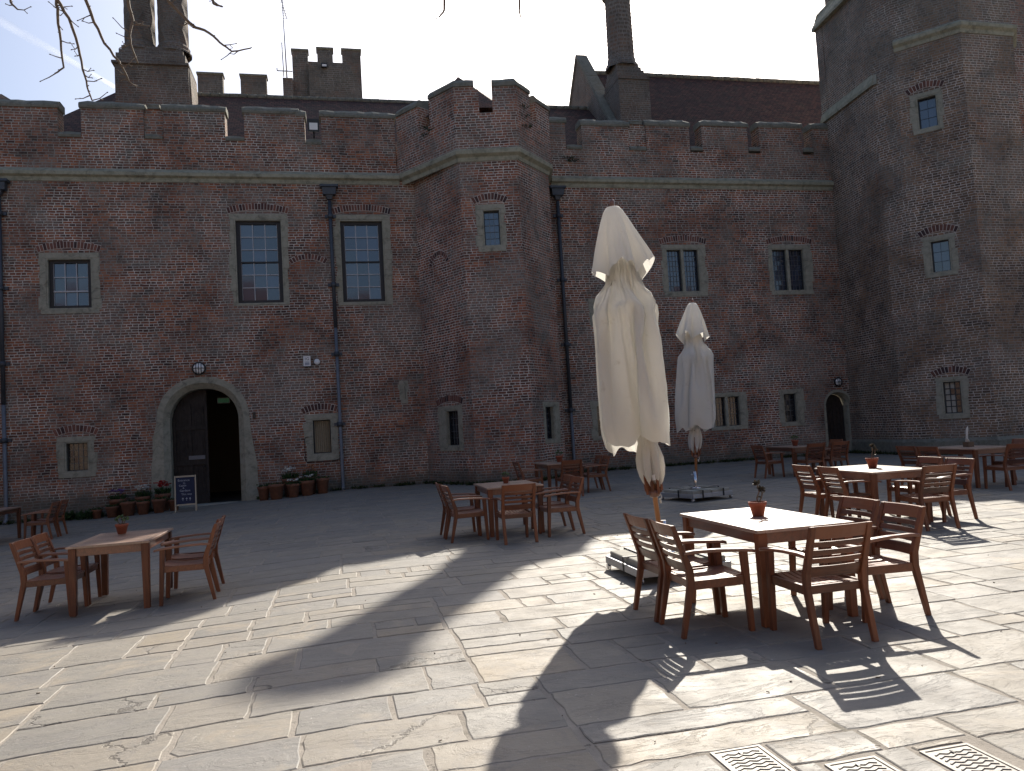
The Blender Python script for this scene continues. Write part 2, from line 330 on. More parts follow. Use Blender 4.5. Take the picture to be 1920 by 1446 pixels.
# ------------------------------------------------------------------ mesh helpers
class MB:
    def __init__(s): s.v = []; s.f = []; s.t = []; s.sm = []
    def face(s, pts, tint=None, smooth=False):
        i = len(s.v); s.v += [tuple(p) for p in pts]; s.f.append(tuple(range(i, i+len(pts)))); s.t.append(tint); s.sm.append(smooth)
    def hexa(s, P, tint=None):            # 8 points: bottom 4 ccw, top 4 ccw
        i = len(s.v); s.v += [tuple(p) for p in P]
        for q in ((3,2,1,0),(4,5,6,7),(0,1,5,4),(1,2,6,5),(2,3,7,6),(3,0,4,7)): s.f.append(tuple(i+k for k in q)); s.t.append(tint); s.sm.append(False)
    def box(s, x0, x1, y0, y1, z0, z1, tint=None):
        s.hexa([(x0,y0,z0),(x1,y0,z0),(x1,y1,z0),(x0,y1,z0),(x0,y0,z1),(x1,y0,z1),(x1,y1,z1),(x0,y1,z1)], tint)
    def beam(s, a, b, wx, wy, up=(0,0,1), wx2=None, wy2=None, tint=None):   # bar of rectangular section from a to b
        a = Vector(a); b = Vector(b); d = (b-a).normalized(); u = Vector(up)
        if abs(d.dot(u)) > .98: u = Vector((1,0,0))
        x = d.cross(u).normalized(); y = x.cross(d).normalized(); wx2 = wx2 or wx; wy2 = wy2 or wy
        P = [a+x*sx*wx/2+y*sy*wy/2 for sx, sy in ((-1,-1),(1,-1),(1,1),(-1,1))] + [b+x*sx*wx2/2+y*sy*wy2/2 for sx, sy in ((-1,-1),(1,-1),(1,1),(-1,1))]
        s.hexa([P[0],P[3],P[2],P[1],P[4],P[7],P[6],P[5]], tint)
    def prism(s, poly, z0, z1, top=True, bottom=True, tint=None):   # poly ccw seen from above
        n = len(poly); i = len(s.v)
        s.v += [(p[0],p[1],z0) for p in poly] + [(p[0],p[1],z1) for p in poly]
        for k in range(n): s.f.append((i+k, i+(k+1)%n, i+n+(k+1)%n, i+n+k)); s.t.append(tint); s.sm.append(False)
        if top: s.f.append(tuple(i+n+k for k in range(n))); s.t.append(tint); s.sm.append(False)
        if bottom: s.f.append(tuple(i+k for k in reversed(range(n)))); s.t.append(tint); s.sm.append(False)
    def rings(s, rings, closed=True, cap0=False, cap1=False, smooth=True, tint=None):
        i = len(s.v); n = len(rings[0])
        for r in rings: s.v += [tuple(p) for p in r]
        for a in range(len(rings)-1):
            for k in range(n if closed else n-1):
                s.f.append((i+a*n+k, i+a*n+(k+1)%n, i+(a+1)*n+(k+1)%n, i+(a+1)*n+k)); s.t.append(tint); s.sm.append(smooth)
        if cap0: s.f.append(tuple(i+k for k in reversed(range(n)))); s.t.append(tint); s.sm.append(False)
        if cap1: s.f.append(tuple(i+(len(rings)-1)*n+k for k in range(n))); s.t.append(tint); s.sm.append(False)
    def tube(s, pts, r, n=8, caps=True, tint=None):
        pts = [Vector(p) for p in pts]; R_ = r if isinstance(r, (list, tuple)) else [r]*len(pts); rs = []; pu = None
        for i, p in enumerate(pts):
            d = (pts[min(i+1, len(pts)-1)] - pts[max(i-1, 0)]).normalized()
            if pu is None: pu = Vector((0,0,1)) if abs(d.z) < .9 else Vector((1,0,0))
            x = d.cross(pu).normalized(); y = x.cross(d).normalized(); pu = y
            rs.append([p + (x*math.cos(2*math.pi*k/n) + y*math.sin(2*math.pi*k/n))*R_[i] for k in range(n)])
        s.rings([list(reversed(q)) for q in rs], cap0=caps, cap1=caps, tint=tint)
    def lathe(s, c, prof, n=20, tint=None):     # prof: (r, z) list
        s.rings([[(c[0]+r*math.cos(2*math.pi*k/n), c[1]+r*math.sin(2*math.pi*k/n), c[2]+z) for k in range(n)] for r, z in prof], tint=tint)
    def disc(s, c, r, axis, n=20, tint=None):
        a = Vector(axis).normalized(); u = Vector((0,0,1)) if abs(a.z) < .9 else Vector((1,0,0)); x = a.cross(u).normalized(); y = x.cross(a)
        s.face([Vector(c)+(x*math.cos(2*math.pi*k/n)-y*math.sin(2*math.pi*k/n))*r for k in range(n)], tint)
    def leafq(s, p, d, w_, l_, tint=None):
        p = Vector(p); d = Vector(d).normalized(); x = d.cross(Vector((rnd.uniform(-1,1),rnd.uniform(-1,1),.3))).normalized()
        s.face([p, p+d*l_*.5+x*w_/2, p+d*l_, p+d*l_*.5-x*w_/2], rnd.random() if tint is None else tint)

def obj(name, mb, m, parent=None, bevel=0, seg=1):
    L = Vector((0,0,0)); p = parent
    while p is not None: L += Vector(p.location); p = p.parent
    me = bpy.data.meshes.new(name)
    me.from_pydata([(v[0]-L.x, v[1]-L.y, v[2]-L.z) for v in mb.v], [], mb.f)
    tl = me.attributes.new('tint', 'FLOAT_COLOR', 'FACE')
    for i, t in enumerate(mb.t):
        t = .5 if t is None else t
        tl.data[i].color = (t, t, t, 1) if isinstance(t, (int, float)) else (*t, 1)
    me.polygons.foreach_set('use_smooth', mb.sm)
    if bevel:
        bm = bmesh.new(); bm.from_mesh(me); bmesh.ops.remove_doubles(bm, verts=bm.verts, dist=1e-5)
        bmesh.ops.bevel(bm, geom=[e for e in bm.edges if len(e.link_faces) == 2 and e.calc_face_angle(0) > .35], offset=bevel, segments=seg, affect='EDGES', profile=.6, clamp_overlap=True)
        bm.to_mesh(me); bm.free()
    uvl = me.uv_layers.new(name='uv')
    for poly in me.polygons:
        n = poly.normal
        if abs(n.z) < .75:
            q = Vector((-n.y, n.x)).normalized() if (abs(n.x)+abs(n.y)) > 1e-6 else Vector((1,0))
            if q.x < 0 or (abs(q.x) < 1e-6 and q.y < 0): q = -q
            for li in poly.loop_indices:
                c = me.vertices[me.loops[li].vertex_index].co + L
                sl_ = 1/max(.3, math.sqrt(max(0, 1-n.z*n.z)))
                uvl.data[li].uv = (c.x*q.x + c.y*q.y, c.z*sl_)
        else:
            for li in poly.loop_indices:
                c = me.vertices[me.loops[li].vertex_index].co + L; uvl.data[li].uv = (c.x, c.y)
    me.materials.append(M[m]); me.update()
    o = bpy.data.objects.new(name, me); COL.objects.link(o)
    if parent is not None: o.parent = parent
    return o
def tag(o, label=None, cat=None, group=None, kind=None):
    if label: o['label'] = label
    if cat: o['category'] = cat
    if group: o['group'] = group
    if kind: o['kind'] = kind
    return o
def thing(name, label, cat, loc=(0,0,0), rz=0, group=None):
    o = bpy.data.objects.new(name, None); COL.objects.link(o); o.location = loc; o.rotation_euler = (0,0,rz); o.empty_display_size = .2
    return tag(o, label, cat, group)
def dup(root, loc, rz, label, group=None):
    def cp(o, par):
        c = o.copy(); COL.objects.link(c)
        if par is not None: c.parent = par
        for ch in kids[o.name]: cp(ch, c)
        return c
    kids = {}
    def walk(o):
        kids[o.name] = list(o.children)
        for ch in o.children: walk(ch)
    walk(root); r = cp(root, None); r.location = loc; r.rotation_euler = (0,0,rz); r['label'] = label
    if group: r['group'] = group
    return r
def text_mesh(txt, size, M4, mb):
    cu = bpy.data.curves.new('t', 'FONT'); cu.body = txt; cu.size = size; cu.resolution_u = 3; cu.align_x = 'CENTER'
    to = bpy.data.objects.new('t', cu); COL.objects.link(to)
    bpy.context.view_layer.update()
    me = to.evaluated_get(bpy.context.evaluated_depsgraph_get()).to_mesh()
    vs = [M4 @ v.co for v in me.vertices]
    for p in me.polygons: mb.face([vs[i] for i in p.vertices])
    to.to_mesh_clear(); bpy.data.objects.remove(to); bpy.data.curves.remove(cu)

# ------------------------------------------------------------------ ground and paving
def gz(x): return max(-.28, min(0, .04*x))      # the court falls gently towards the left
g = MB(); xs_ = [-300,-7,-.0,300]
for a, b in zip(xs_, xs_[1:]): g.face([(a,-300,gz(a)-.0055),(b,-300,gz(b)-.0055),(b,400,gz(b)-.0055),(a,400,gz(a)-.0055)])
tag(obj('ground', g, 'joint'), kind='structure')
def paving():
    mb = MB(); y = -3.0; pr = random.Random(21)
    def slab(x0, x1, y0, y1):
        gx = .011 + pr.random()*.010; gy = .006 + pr.random()*.009
        j = .012
        c = [(x0+gx+pr.uniform(-j,j)*.6, y0+gy+pr.uniform(-j,j)*.5), (x1-gx+pr.uniform(-j,j)*.6, y0+gy+pr.uniform(-j,j)*.5), (x1-gx+pr.uniform(-j,j)*.6, y1-gy+pr.uniform(-j,j)*.5), (x0+gx+pr.uniform(-j,j)*.6, y1-gy+pr.uniform(-j,j)*.5)]
        if pr.random() < .16:      # broken corner
            k = pr.randrange(4); a = c[k-1]; b = c[k]; d = c[(k+1)%4]; f1 = pr.uniform(.05,.16); f2 = pr.uniform(.05,.16)
            c = c[:k] + [(b[0]+(a[0]-b[0])*f1, b[1]+(a[1]-b[1])*f1), (b[0]+(d[0]-b[0])*f2, b[1]+(d[1]-b[1])*f2)] + c[k+1:]
        near = y0 < 14
        P = []
        for k in range(len(c)):
            a = c[k]; b = c[(k+1)%len(c)]; ln = math.hypot(b[0]-a[0], b[1]-a[1]); n = max(1, int(ln/(.09 if near else .3)))
            for q in range(n):
                f = q/n; amp = .0058 if q else .002
                P.append((a[0]+(b[0]-a[0])*f + pr.gauss(0,amp), a[1]+(b[1]-a[1])*f + pr.gauss(0,amp)))
        cx = (x0+x1)/2; cy = (y0+y1)/2; tx = pr.gauss(0,.0018); ty = pr.gauss(0,.0022); zo = pr.gauss(0,.0010)
        z = lambda x, y_: max(-.0025, min(.0045, zo + (x-cx)*tx + (y_-cy)*ty))
        t = (pr.random(), pr.random(), pr.random())
        ins = .007
        top = []
        for px, py in P:
            fx = ins*(1 if px < cx else -1)*min(1, abs(px-cx)/max(.01,(x1-x0)/2)); fy = ins*(1 if py < cy else -1)*min(1, abs(py-cy)/max(.01,(y1-y0)/2))
            top.append((px+fx, py+fy, z(px, py)))
        bot = [(px, py, z(px, py)-.0045) for px, py in P]; bot2 = [(px, py, -.03) for px, py in P]
        mb.face(top, t)
        n = len(P)
        for k in range(n):
            mb.face([bot[k], bot[(k+1)%n], top[(k+1)%n], top[k]], t)
            mb.face([bot2[k], bot2[(k+1)%n], bot[(k+1)%n], bot[k]], t)
    covers = [(1.70,1.97,3.05,3.60),(2.13,2.40,2.75,3.30),(2.62,2.89,2.75,3.27)]
    def hit(x0,x1,y0,y1): return any(x0 < c[1] and x1 > c[0] and y0 < c[3] and y1 > c[2] for c in covers)
    def bay(x0, x1, y0, y1):
        H_ = y1-y0; n = max(2, round(H_/pr.uniform(.40,.60))); hs_ = [pr.uniform(.7,1.35) for _ in range(n)]; t_ = sum(hs_); y_ = y0
        for h_ in hs_:
            dy = h_/t_*H_; x = x0
            while x < x1-.01:
                dx = dy*pr.uniform(.95,2.5)
                if pr.random() < .12: dx = dy*pr.uniform(.5,.8)
                nx = x+dx
                if x1-nx < .30: nx = x1
                if nx-x > 1.7: nx = x+(x1-x)*.5 if x1-x < 2.4 else x+1.3
                if hit(x, nx, y_, y_+dy):
                    c = [c for c in covers if x < c[1] and nx > c[0] and y_ < c[3] and y_+dy > c[2]][0]
                    if c[0]-x > .10: slab(x, c[0]-.012, y_, y_+dy)
                    if y_+dy > c[3]+.05: slab(max(x,c[0]-.01), c[1]+.01, c[3]+.01, y_+dy)
                    if y_ < c[2]-.05: slab(max(x,c[0]-.01), c[1]+.01, y_, c[2]-.01)
                    x = c[1]+.012
                    if x > x1-.12: break
                    continue
                if pr.random() < .16 and dy > .42:
                    h = y_ + dy*pr.uniform(.4,.6); slab(x, nx, y_, h)
                    if pr.random() < .5 and nx-x > .5: m_ = x+(nx-x)*pr.uniform(.4,.6); slab(x, m_, h, y_+dy); slab(m_, nx, h, y_+dy)
                    else: slab(x, nx, h, y_+dy)
                else: slab(x, nx, y_, y_+dy)
                x = nx
            y_ += dy
    y = -2.4
    while y < 25.4:
        blk = pr.uniform(1.0,1.9)
        if y < 3.60 < y+blk+.5: blk = 3.60-y
        x = (-13 if y < 12 else -20)-pr.random()*2; xe = 16 if y < 12 else 27
        while x < xe:
            w_ = pr.uniform(1.6,4.4); bay(x, x+w_, y, y+blk); x += w_
        y += blk
    mb.v = [(v[0], v[1], v[2]+gz(v[0])) for v in mb.v]
    o = obj('paving', mb, 'slab'); tag(o, kind='structure')
paving()
for i, (x0,x1,y0,y1) in enumerate([(1.70,1.97,3.05,3.60),(2.13,2.40,2.75,3.30),(2.62,2.89,2.75,3.27)]):
    t = thing('drain_cover', ['patterned iron drain cover in the paving, leftmost of the three at the bottom edge', 'patterned iron drain cover in the paving, middle one of the three', 'patterned iron drain cover in the paving, rightmost and nearest the corner'][i], 'drain cover', ((x0+x1)/2,(y0+y1)/2,0), group='iron drain covers in the paving')
    mb = MB(); mb.box(x0+.02, x1-.02, y0+.02, y1-.02, -.02, -.002); obj('plate', mb, 'iron', t)
    fr = MB()
    for a in ((x0,x1,y0,y0+.016),(x0,x1,y1-.016,y1),(x0,x0+.016,y0+.0165,y1-.0165),(x1-.016,x1,y0+.0165,y1-.0165)): fr.box(*a, -.02, .002)
    obj('rim', fr, 'iron', t)
    ch = MB(); yy = y0+.04
    while yy < y1-.05:
        n = 6; wv = (x1-x0-.07)/n
        for k in range(n):
            a = (x0+.035+k*wv, yy+(.016 if k % 2 else 0), .001); b = (x0+.035+(k+1)*wv, yy+(0 if k % 2 else .016), .001)
            ch.beam(a, b, .008, .0035)
        yy += .032
    obj('tread_pattern', ch, 'iron', t)
    kh = MB(); kh.box((x0+x1)/2-.006, (x0+x1)/2+.006, y1-.075, y1-.045, -.001, .0055); obj('key_hole', kh, 'black', t)

# ------------------------------------------------------------------ walls: a plane frame (origin, along, outward)
class Frame:
    def __init__(s, o, d):
        s.o = Vector(o); s.u = Vector((d[0], d[1], 0)).normalized(); s.nv = Vector((s.u.y, -s.u.x, 0))   # outward normal
    def p(s, u, out, z): return s.o + s.u*u + s.nv*out + Vector((0,0,z))
    def box(s, mb, u0, u1, o0, o1, z0, z1, tint=None):   # o0 < o1 outward
        P = [s.p(u0,o1,z0), s.p(u1,o1,z0), s.p(u1,o0,z0), s.p(u0,o0,z0), s.p(u0,o1,z1), s.p(u1,o1,z1), s.p(u1,o0,z1), s.p(u0,o0,z1)]
        mb.hexa(P, tint)
def wall_grid(mb, F, u0, u1, z0, z1, holes, depth=.3):
    us = sorted({u0, u1, *[h[k] for h in holes for k in (0,1)]}); zs = sorted({z0, z1, *[h[k] for h in holes for k in (2,3)]})
    us = [u for u in us if u0-1e-6 <= u <= u1+1e-6]; zs = [z for z in zs if z0-1e-6 <= z <= z1+1e-6]
    for a, b in zip(us, us[1:]):
        for c, d in zip(zs, zs[1:]):
            if any(h[0]-1e-6 <= a and b <= h[1]+1e-6 and h[2]-1e-6 <= c and d <= h[3]+1e-6 for h in holes): continue
            mb.face([F.p(a,0,c), F.p(b,0,c), F.p(b,0,d), F.p(a,0,d)])
    for h in holes:
        a, b, c, d = h[:4]
        if len(h) > 4: continue
        mb.face([F.p(a,-depth,c), F.p(b,-depth,c), F.p(b,-depth,d), F.p(a,-depth,d)]); mb.face([F.p(a,0,c), F.p(b,0,c), F.p(b,-depth,c), F.p(a,-depth,c)]); mb.face([F.p(a,-depth,d), F.p(b,-depth,d), F.p(b,0,d), F.p(a,0,d)])
        mb.face([F.p(a,0,c), F.p(a,-depth,c), F.p(a,-depth,d), F.p(a,0,d)]); mb.face([F.p(b,-depth,c), F.p(b,0,c), F.p(b,0,d), F.p(b,-depth,d)])
def arch_z(x, cx, hw, spring, rise, p=2.15):
    t = min(1, abs(x-cx)/hw); return spring + rise*(1-t**p)**(1/p)

def brick_arch(par, F, cx, z0, hw, rs, wr, th=.20, skip=0):
    ab = MB(); am = MB(); rad = (hw*hw+rs*rs)/(2*rs); cz = z0+rs-rad; ang = math.asin(min(1, hw/rad)) if rs < hw else math.pi/2
    n = max(7, int(2*ang*rad/.088))
    for q in range(n):
        t0 = -ang+2*ang*q/n+.009/rad; t1 = -ang+2*ang*(q+1)/n-.009/rad; r0 = rad+.005; r1 = rad+th+wr.uniform(-.012,.012)
        P = [(cx+rr*math.sin(tt), cz+rr*math.cos(tt)) for rr, tt in ((r0,t0),(r0,t1),(r1,t1),(r1,t0))]; pr_ = .010+wr.uniform(0,.006)
        f = [F.p(x,pr_,z) for x, z in P]; bk = [F.p(x,-.02,z) for x, z in P]
        ab.hexa([bk[0],bk[1],bk[2],bk[3],f[0],f[1],f[2],f[3]], wr.random())
    N = 14; us = [-ang+2*ang*q/N for q in range(N+1)]
    for q in range(N):
        am.face([F.p(cx+rr*math.sin(tt),.005,cz+rr*math.cos(tt)) for rr, tt in ((rad-.008,us[q]),(rad-.008,us[q+1]),(rad+th+.01,us[q+1]),(rad+th+.01,us[q]))])
    o = obj('brick_arch', ab, 'arch_brick', par); obj('arch_pointing', am, 'mortar_flat', par); return o

def window(parent, F, op, sur, kind, jag=.05, arch=True, mull=False, label=None):
    """op, sur = (u0,u1,z0,z1) of the opening and of the stone surround"""
    a, b, c, d = op; A, B, C_, D_ = sur; wr = random.Random(int(a*1000+c*77))
    st = MB(); pr = .012
    F.box(st, A, B, -.02, pr, d, D_, wr.random())            # lintel
    F.box(st, A+.03, B-.02, -.02, pr+.01, C_, c, wr.random())   # sill
    for (e0, e1, sgn) in ((A, a, -1), (b, B, 1)):
        z = c
        while z < d-1e-3:
            h = min(wr.uniform(.22,.42), d-z);
            if d-z-h < .12: h = d-z
            j = wr.uniform(-jag, jag)
            if sgn < 0: F.box(st, e0+j, e1, -.02, pr+wr.uniform(-.003,.003), z+.003, z+h-.003, wr.random())
            else: F.box(st, e0, e1+j, -.02, pr+wr.uniform(-.003,.003), z+.003, z+h-.003, wr.random())
            z += h
    # splayed inner reveal of stone
    dp = .16; i = .045
    F.box(st, a, a+i, -dp, -.001, c, d); F.box(st, b-i, b, -dp, -.001, c, d); F.box(st, a+i, b-i, -dp, -.001, d-i, d); F.box(st, a+i, b-i, -dp, -.001, c, c+i*.8)
    a += i; b -= i; d -= i; c += i*.8
    if mull:
        mw = .11; m0 = (a+b)/2-mw/2; F.box(st, m0, m0+mw, -dp, -.02, c, d)
    wo = obj('window', st, 'stone', parent, .006)
    if label: wo['label'] = label
    lights = [(a, (a+b)/2-.055), ((a+b)/2+.055, b)] if mull else [(a, b)]
    fw = {'sash': .11, 'sash6': .125, 'lead': .03, 'iron': .03, 'blind': .035, 'plain': .03, 'white': .035}[kind]
    for (l, r) in lights:
        fr = MB(); gl = MB(); br = MB(); ex = MB()
        F.box(fr, l, l+fw, -dp, -dp+.05, c, d); F.box(fr, r-fw, r, -dp, -dp+.05, c, d); F.box(fr, l+fw, r-fw, -dp, -dp+.05, d-fw*.8, d); F.box(fr, l+fw, r-fw, -dp, -dp+.05, c, c+fw*.8)
        x0, x1, z0, z1 = l+fw, r-fw, c+fw*.8, d-fw*.8
        if kind in ('sash', 'sash6'):
            nc, nr = 3, (6 if kind == 'sash6' else 3); bw = .026
            for q in range(1, nr):
                zz = z0+(z1-z0)*q/nr; F.box(br if q != nr//2 or kind == 'sash' else fr, x0, x1, -dp+.0, -dp+(.03 if q != nr//2 else .045), zz-bw/2-(.01 if q == nr//2 else 0), zz+bw/2+(.01 if q == nr//2 else 0))
            for q in range(1, nc):
                xx = x0+(x1-x0)*q/nc; F.box(br, xx-bw/2, xx+bw/2, -dp+.001, -dp+.028, z0, z1)
            for (s0, s1) in ((x0, x0+.014), (x1-.014, x1)): F.box(br, s0, s1, -dp+.001, -dp+.02, z0, z1)
        else:
            nc = max(2, round((x1-x0)/.13)); nr = max(3, round((z1-z0)/.19)); bw = .010
            if kind == 'white': nc, nr, bw = 3, 5, .03
            if kind == 'blind': nr = 1; nc = 1
            if kind == 'plain': nc, nr, bw = 2, 3, .006
            for q in range(1, nr): zz = z0+(z1-z0)*q/nr; F.box(br, x0, x1, -dp, -dp+.012, zz-bw/2, zz+bw/2)
            for q in range(1, nc): xx = x0+(x1-x0)*q/nc; F.box(br, xx-bw/2, xx+bw/2, -dp+.001, -dp+.010, z0, z1)
        # every pane sits at its own slight angle
        ncp, nrp = (3, 6 if kind == 'sash6' else 3) if kind.startswith('sash') else (max(1, nc), max(1, nr))
        for q in range(ncp):
            for p_ in range(nrp):
                xa = x0+(x1-x0)*q/ncp; xb = x0+(x1-x0)*(q+1)/ncp; za = z0+(z1-z0)*p_/nrp; zb = z0+(z1-z0)*(p_+1)/nrp
                tl_ = .007 if kind.startswith('sash') else .0012; t1, t2 = wr.uniform(-tl_,tl_), wr.uniform(-tl_,tl_)
                if kind == 'white' and q < 2 and not (q == 1 and p_ == 3): continue
                if kind == 'blind': continue
                gl.face([F.p(xa,-dp-.012+t1,za), F.p(xb,-dp-.012+t2,za), F.p(xb,-dp-.012-t1,zb), F.p(xa,-dp-.012-t2,zb)], wr.random())
        if kind == 'white':
            for q in range(2):
                for p_ in range(5):
                    if q == 1 and p_ == 3: continue
                    xa = x0+(x1-x0)*q/3; xb = x0+(x1-x0)*(q+1)/3; za = z0+(z1-z0)*p_/5; zb = z0+(z1-z0)*(p_+1)/5
                    ex.face([F.p(xa,-dp-.012,za), F.p(xb,-dp-.012,za), F.p(xb,-dp-.012,zb), F.p(xa,-dp-.012,zb)])
        if kind == 'blind':
            n = 8
            for q in range(n):
                xa = x0+(x1-x0)*q/n; xb = x0+(x1-x0)*(q+.78)/n
                ex.face([F.p(xa,-dp-.03,z0), F.p(xb,-dp-.055,z0), F.p(xb,-dp-.055,z1), F.p(xa,-dp-.03,z1)])
            gl.face([F.p(x0,-dp-.09,z0), F.p(x1,-dp-.09,z0), F.p(x1,-dp-.09,z1), F.p(x0,-dp-.09,z1)], .1)
        obj('frame', fr, 'frame_dark' if kind in ('sash', 'sash6', 'blind') else 'frame_iron', wo)
        if gl.f: obj('glass', gl, 'glass' if kind in ('sash', 'sash6', 'plain') or c > 5 else 'glass_dark', wo)
        if br.f: obj('glazing_bars', br, 'bar' if kind in ('sash', 'sash6') else ('frame_iron' if kind in ('white','plain') else 'leadcame'), wo)
        if ex.f: obj('blind', ex, 'blind_daylight' if kind == 'white' else 'slatblind', wo)
    if arch: brick_arch(wo, F, (A+B)/2, D_+.015, (B-A)/2+.02, .13, wr)
    return wo

def coping_strip(mb, F, u0, u1, z, over=.05, back=.5, h=.26, slope=.10, wob=.02):
    """weathered brick coping: chamfered front, ragged, sub-divided along its length"""
    n = max(2, int((u1-u0)/.22)); cr = random.Random(int(u0*100+z*10)); rs = []
    for k in range(n+1):
        u = u0-over + (u1-u0+2*over)*k/n; a = cr.uniform(-wob, wob); b = cr.uniform(-wob, wob)*.6; e = 0 if 0 < k < n else -.04
        rs.append([F.p(u,-back-.03,z), F.p(u,over*.7+b,z), F.p(u,over+b,z+.07), F.p(u,over*.4+b,z+h*.6+a), F.p(u,-slope+b,z+h+a+e), F.p(u,-back-.03,z+h+a*.5+e)])
    mb.rings(rs, cap0=True, cap1=True, smooth=False)

# ------------------------------------------------------------------ castle range (courtyard front)
D = 25.3
FW = Frame((0,D,0), (1,0))
cr_ = thing('castle_range', 'long weathered red brick castle range with battlements and a stone string course facing the courtyard', 'castle wall', (0,D,0))
wins = {   # op, surround, kind, arch, mullion
 'w1': ((-8.41,-7.14,6.00,7.56), (-8.60,-6.95,5.86,7.72), 'sash', True, False, 'small square three pane wide sash window at the left end of the wall'),
 'w2': ((-3.01,-1.54,6.04,8.77), (-3.15,-1.38,6.00,8.93), 'sash6', True, False, 'tall sash window left of the drainpipe'),
 'w3': ((0.23,1.67,6.01,8.76), (0.09,1.88,5.93,8.92), 'sash6', True, False, 'tall sash window between drainpipe and turret'),
 'w4': ((-8.04,-7.37,1.10,2.01), (-8.24,-7.18,0.94,2.16), 'lead', True, False, 'small dark ground floor window at left'),
 'w5': ((-0.90,-0.26,1.17,2.31), (-1.11,-0.05,0.97,2.45), 'blind', True, False, 'small window with yellowed vertical blinds'),
 'w6': ((11.61,12.91,6.15,7.74), (11.44,13.16,6.00,7.87), 'lead', True, True, 'two light leaded window behind the tall parasol'),
 'w7': ((15.80,17.17,6.12,7.72), (15.68,17.46,5.98,7.85), 'lead', True, True, 'two light leaded window near the tower'),
 'w8': ((13.03,14.12,1.24,2.37), (12.87,14.36,1.14,2.48), 'lead', False, True, 'low two light window beside the small parasol'),
 'w9': ((15.82,16.41,1.25,2.36), (15.66,16.68,1.13,2.49), 'lead', False, False, 'narrow window left of the small arched door'),
 'w10': ((8.62,9.25,1.16,2.28), (8.42,9.45,1.06,2.42), 'lead', False, False, 'narrow window right of the turret'),
 'w11': ((8.78,9.35,5.15,5.85), (8.60,9.50,5.03,5.98), 'lead', False, False, 'small upper window partly behind the tall parasol'),
 'slit': ((2.06,2.17,2.77,3.29), (1.93,2.215,2.66,3.41), 'plain', False, False, 'narrow stone slit beside the turret')}
hb = (-5.36,-2.86,-.5,3.63); hs = (17.53,18.66,-.5,2.33)
holes = [w_[0] for w_ in wins.values()]
wl = MB()
wall_grid(wl, FW, -24, 18.95, -.5, 10.06, holes + [hb+(1,), hs+(1,)], .35)
for (h, sp) in ((hb, 2.35), (hs, 1.75)):
    cx = (h[0]+h[1])/2; hw = (h[1]-h[0])/2; n = 20
    for k in range(n):
        a = h[0]+(h[1]-h[0])*k/n; b = h[0]+(h[1]-h[0])*(k+1)/n
        wl.face([FW.p(a,0,arch_z(a,cx,hw,sp,h[3]-sp)), FW.p(b,0,arch_z(b,cx,hw,sp,h[3]-sp)), FW.p(b,0,h[3]), FW.p(a,0,h[3])])
obj('wall', wl, 'brick', cr_)
for k, w_ in wins.items(): window(cr_, FW, *w_[:3], arch=w_[3], mull=w_[4], label=w_[5])
# parapet
PPL, PPR = MB(), MB(); side = lambda u: PPL if u < 4 else PPR
for (a, b) in ((-24,2.2),(7.5,18.95)): FW.box(side(a), a, b, -.55, 0, 10.06, 11.3)
mer = [(-24,-12.4,12.22),(-11.8,-7.99,12.22),(-7.34,-5.56,12.25),(-4.99,-3.16,12.25),(-2.58,-.92,12.25),(-.92,-.70,12.18),(-.18,2.2,12.2),
       (7.5,8.15,12.25),(8.75,10.50,12.18),(11.18,12.86,12.25),(13.36,15.20,12.3),(15.68,17.46,12.33),(17.92,18.95,12.33)]
for (a, b, z) in mer:
    FW.box(side(a), a, b, -.55, 0, 11.3, z-.02)
    cp = MB(); coping_strip(cp, FW, a, b, z-.02); obj('coping', cp, 'coping', cr_)
for (a, b, z) in ((-12.4,-11.8,11.3),(-7.99,-7.34,11.3),(-3.16,-2.58,11.3),(-.70,-.18,11.25),(8.15,8.75,11.3),(12.86,13.36,11.35),(15.20,15.68,11.38),(17.46,17.92,11.4)):
    cp = MB(); coping_strip(cp, FW, a+.06, b-.06, z, h=.2, slope=.03); obj('sill_coping', cp, 'coping', cr_)
for (a, b) in ((-5.56,-4.99),(10.50,11.18)):      # bricked-up crenels
    FW.box(side(a), a, b, -.5, -.07, 11.3, 12.28); cp = MB(); coping_strip(cp, FW, a+.08, b-.08, 11.3, h=.16, back=.1, slope=.0); obj('sill_coping', cp, 'coping', cr_)
    cp = MB(); coping_strip(cp, FW, a+.08, b-.08, 12.28, h=.2, over=-.03); obj('coping', cp, 'coping', cr_)
obj('parapet', PPL, 'brick', cr_); obj('parapet', PPR, 'brick', cr_)
for (a, b) in ((-24,2.28),(7.52,18.9)):
    sc = MB()
    n = int((b-a)/1.1)
    for k in range(n):
        x0 = a+(b-a)*k/n; x1 = a+(b-a)*(k+1)/n-.006; j = rnd.uniform(-.006,.006); t = rnd.random()
        rs = [[FW.p(x,-.02,9.93), FW.p(x,.03+j,9.93), FW.p(x,.05+j,10.05), FW.p(x,.14+j,10.10), FW.p(x,.15+j,10.2), FW.p(x,.0,10.33), FW.p(x,-.02,10.33)] for x in (x0, x1)]
        sc.rings(rs, cap0=True, cap1=True, smooth=False, tint=t)
    obj('string_course', sc, 'string', cr_)
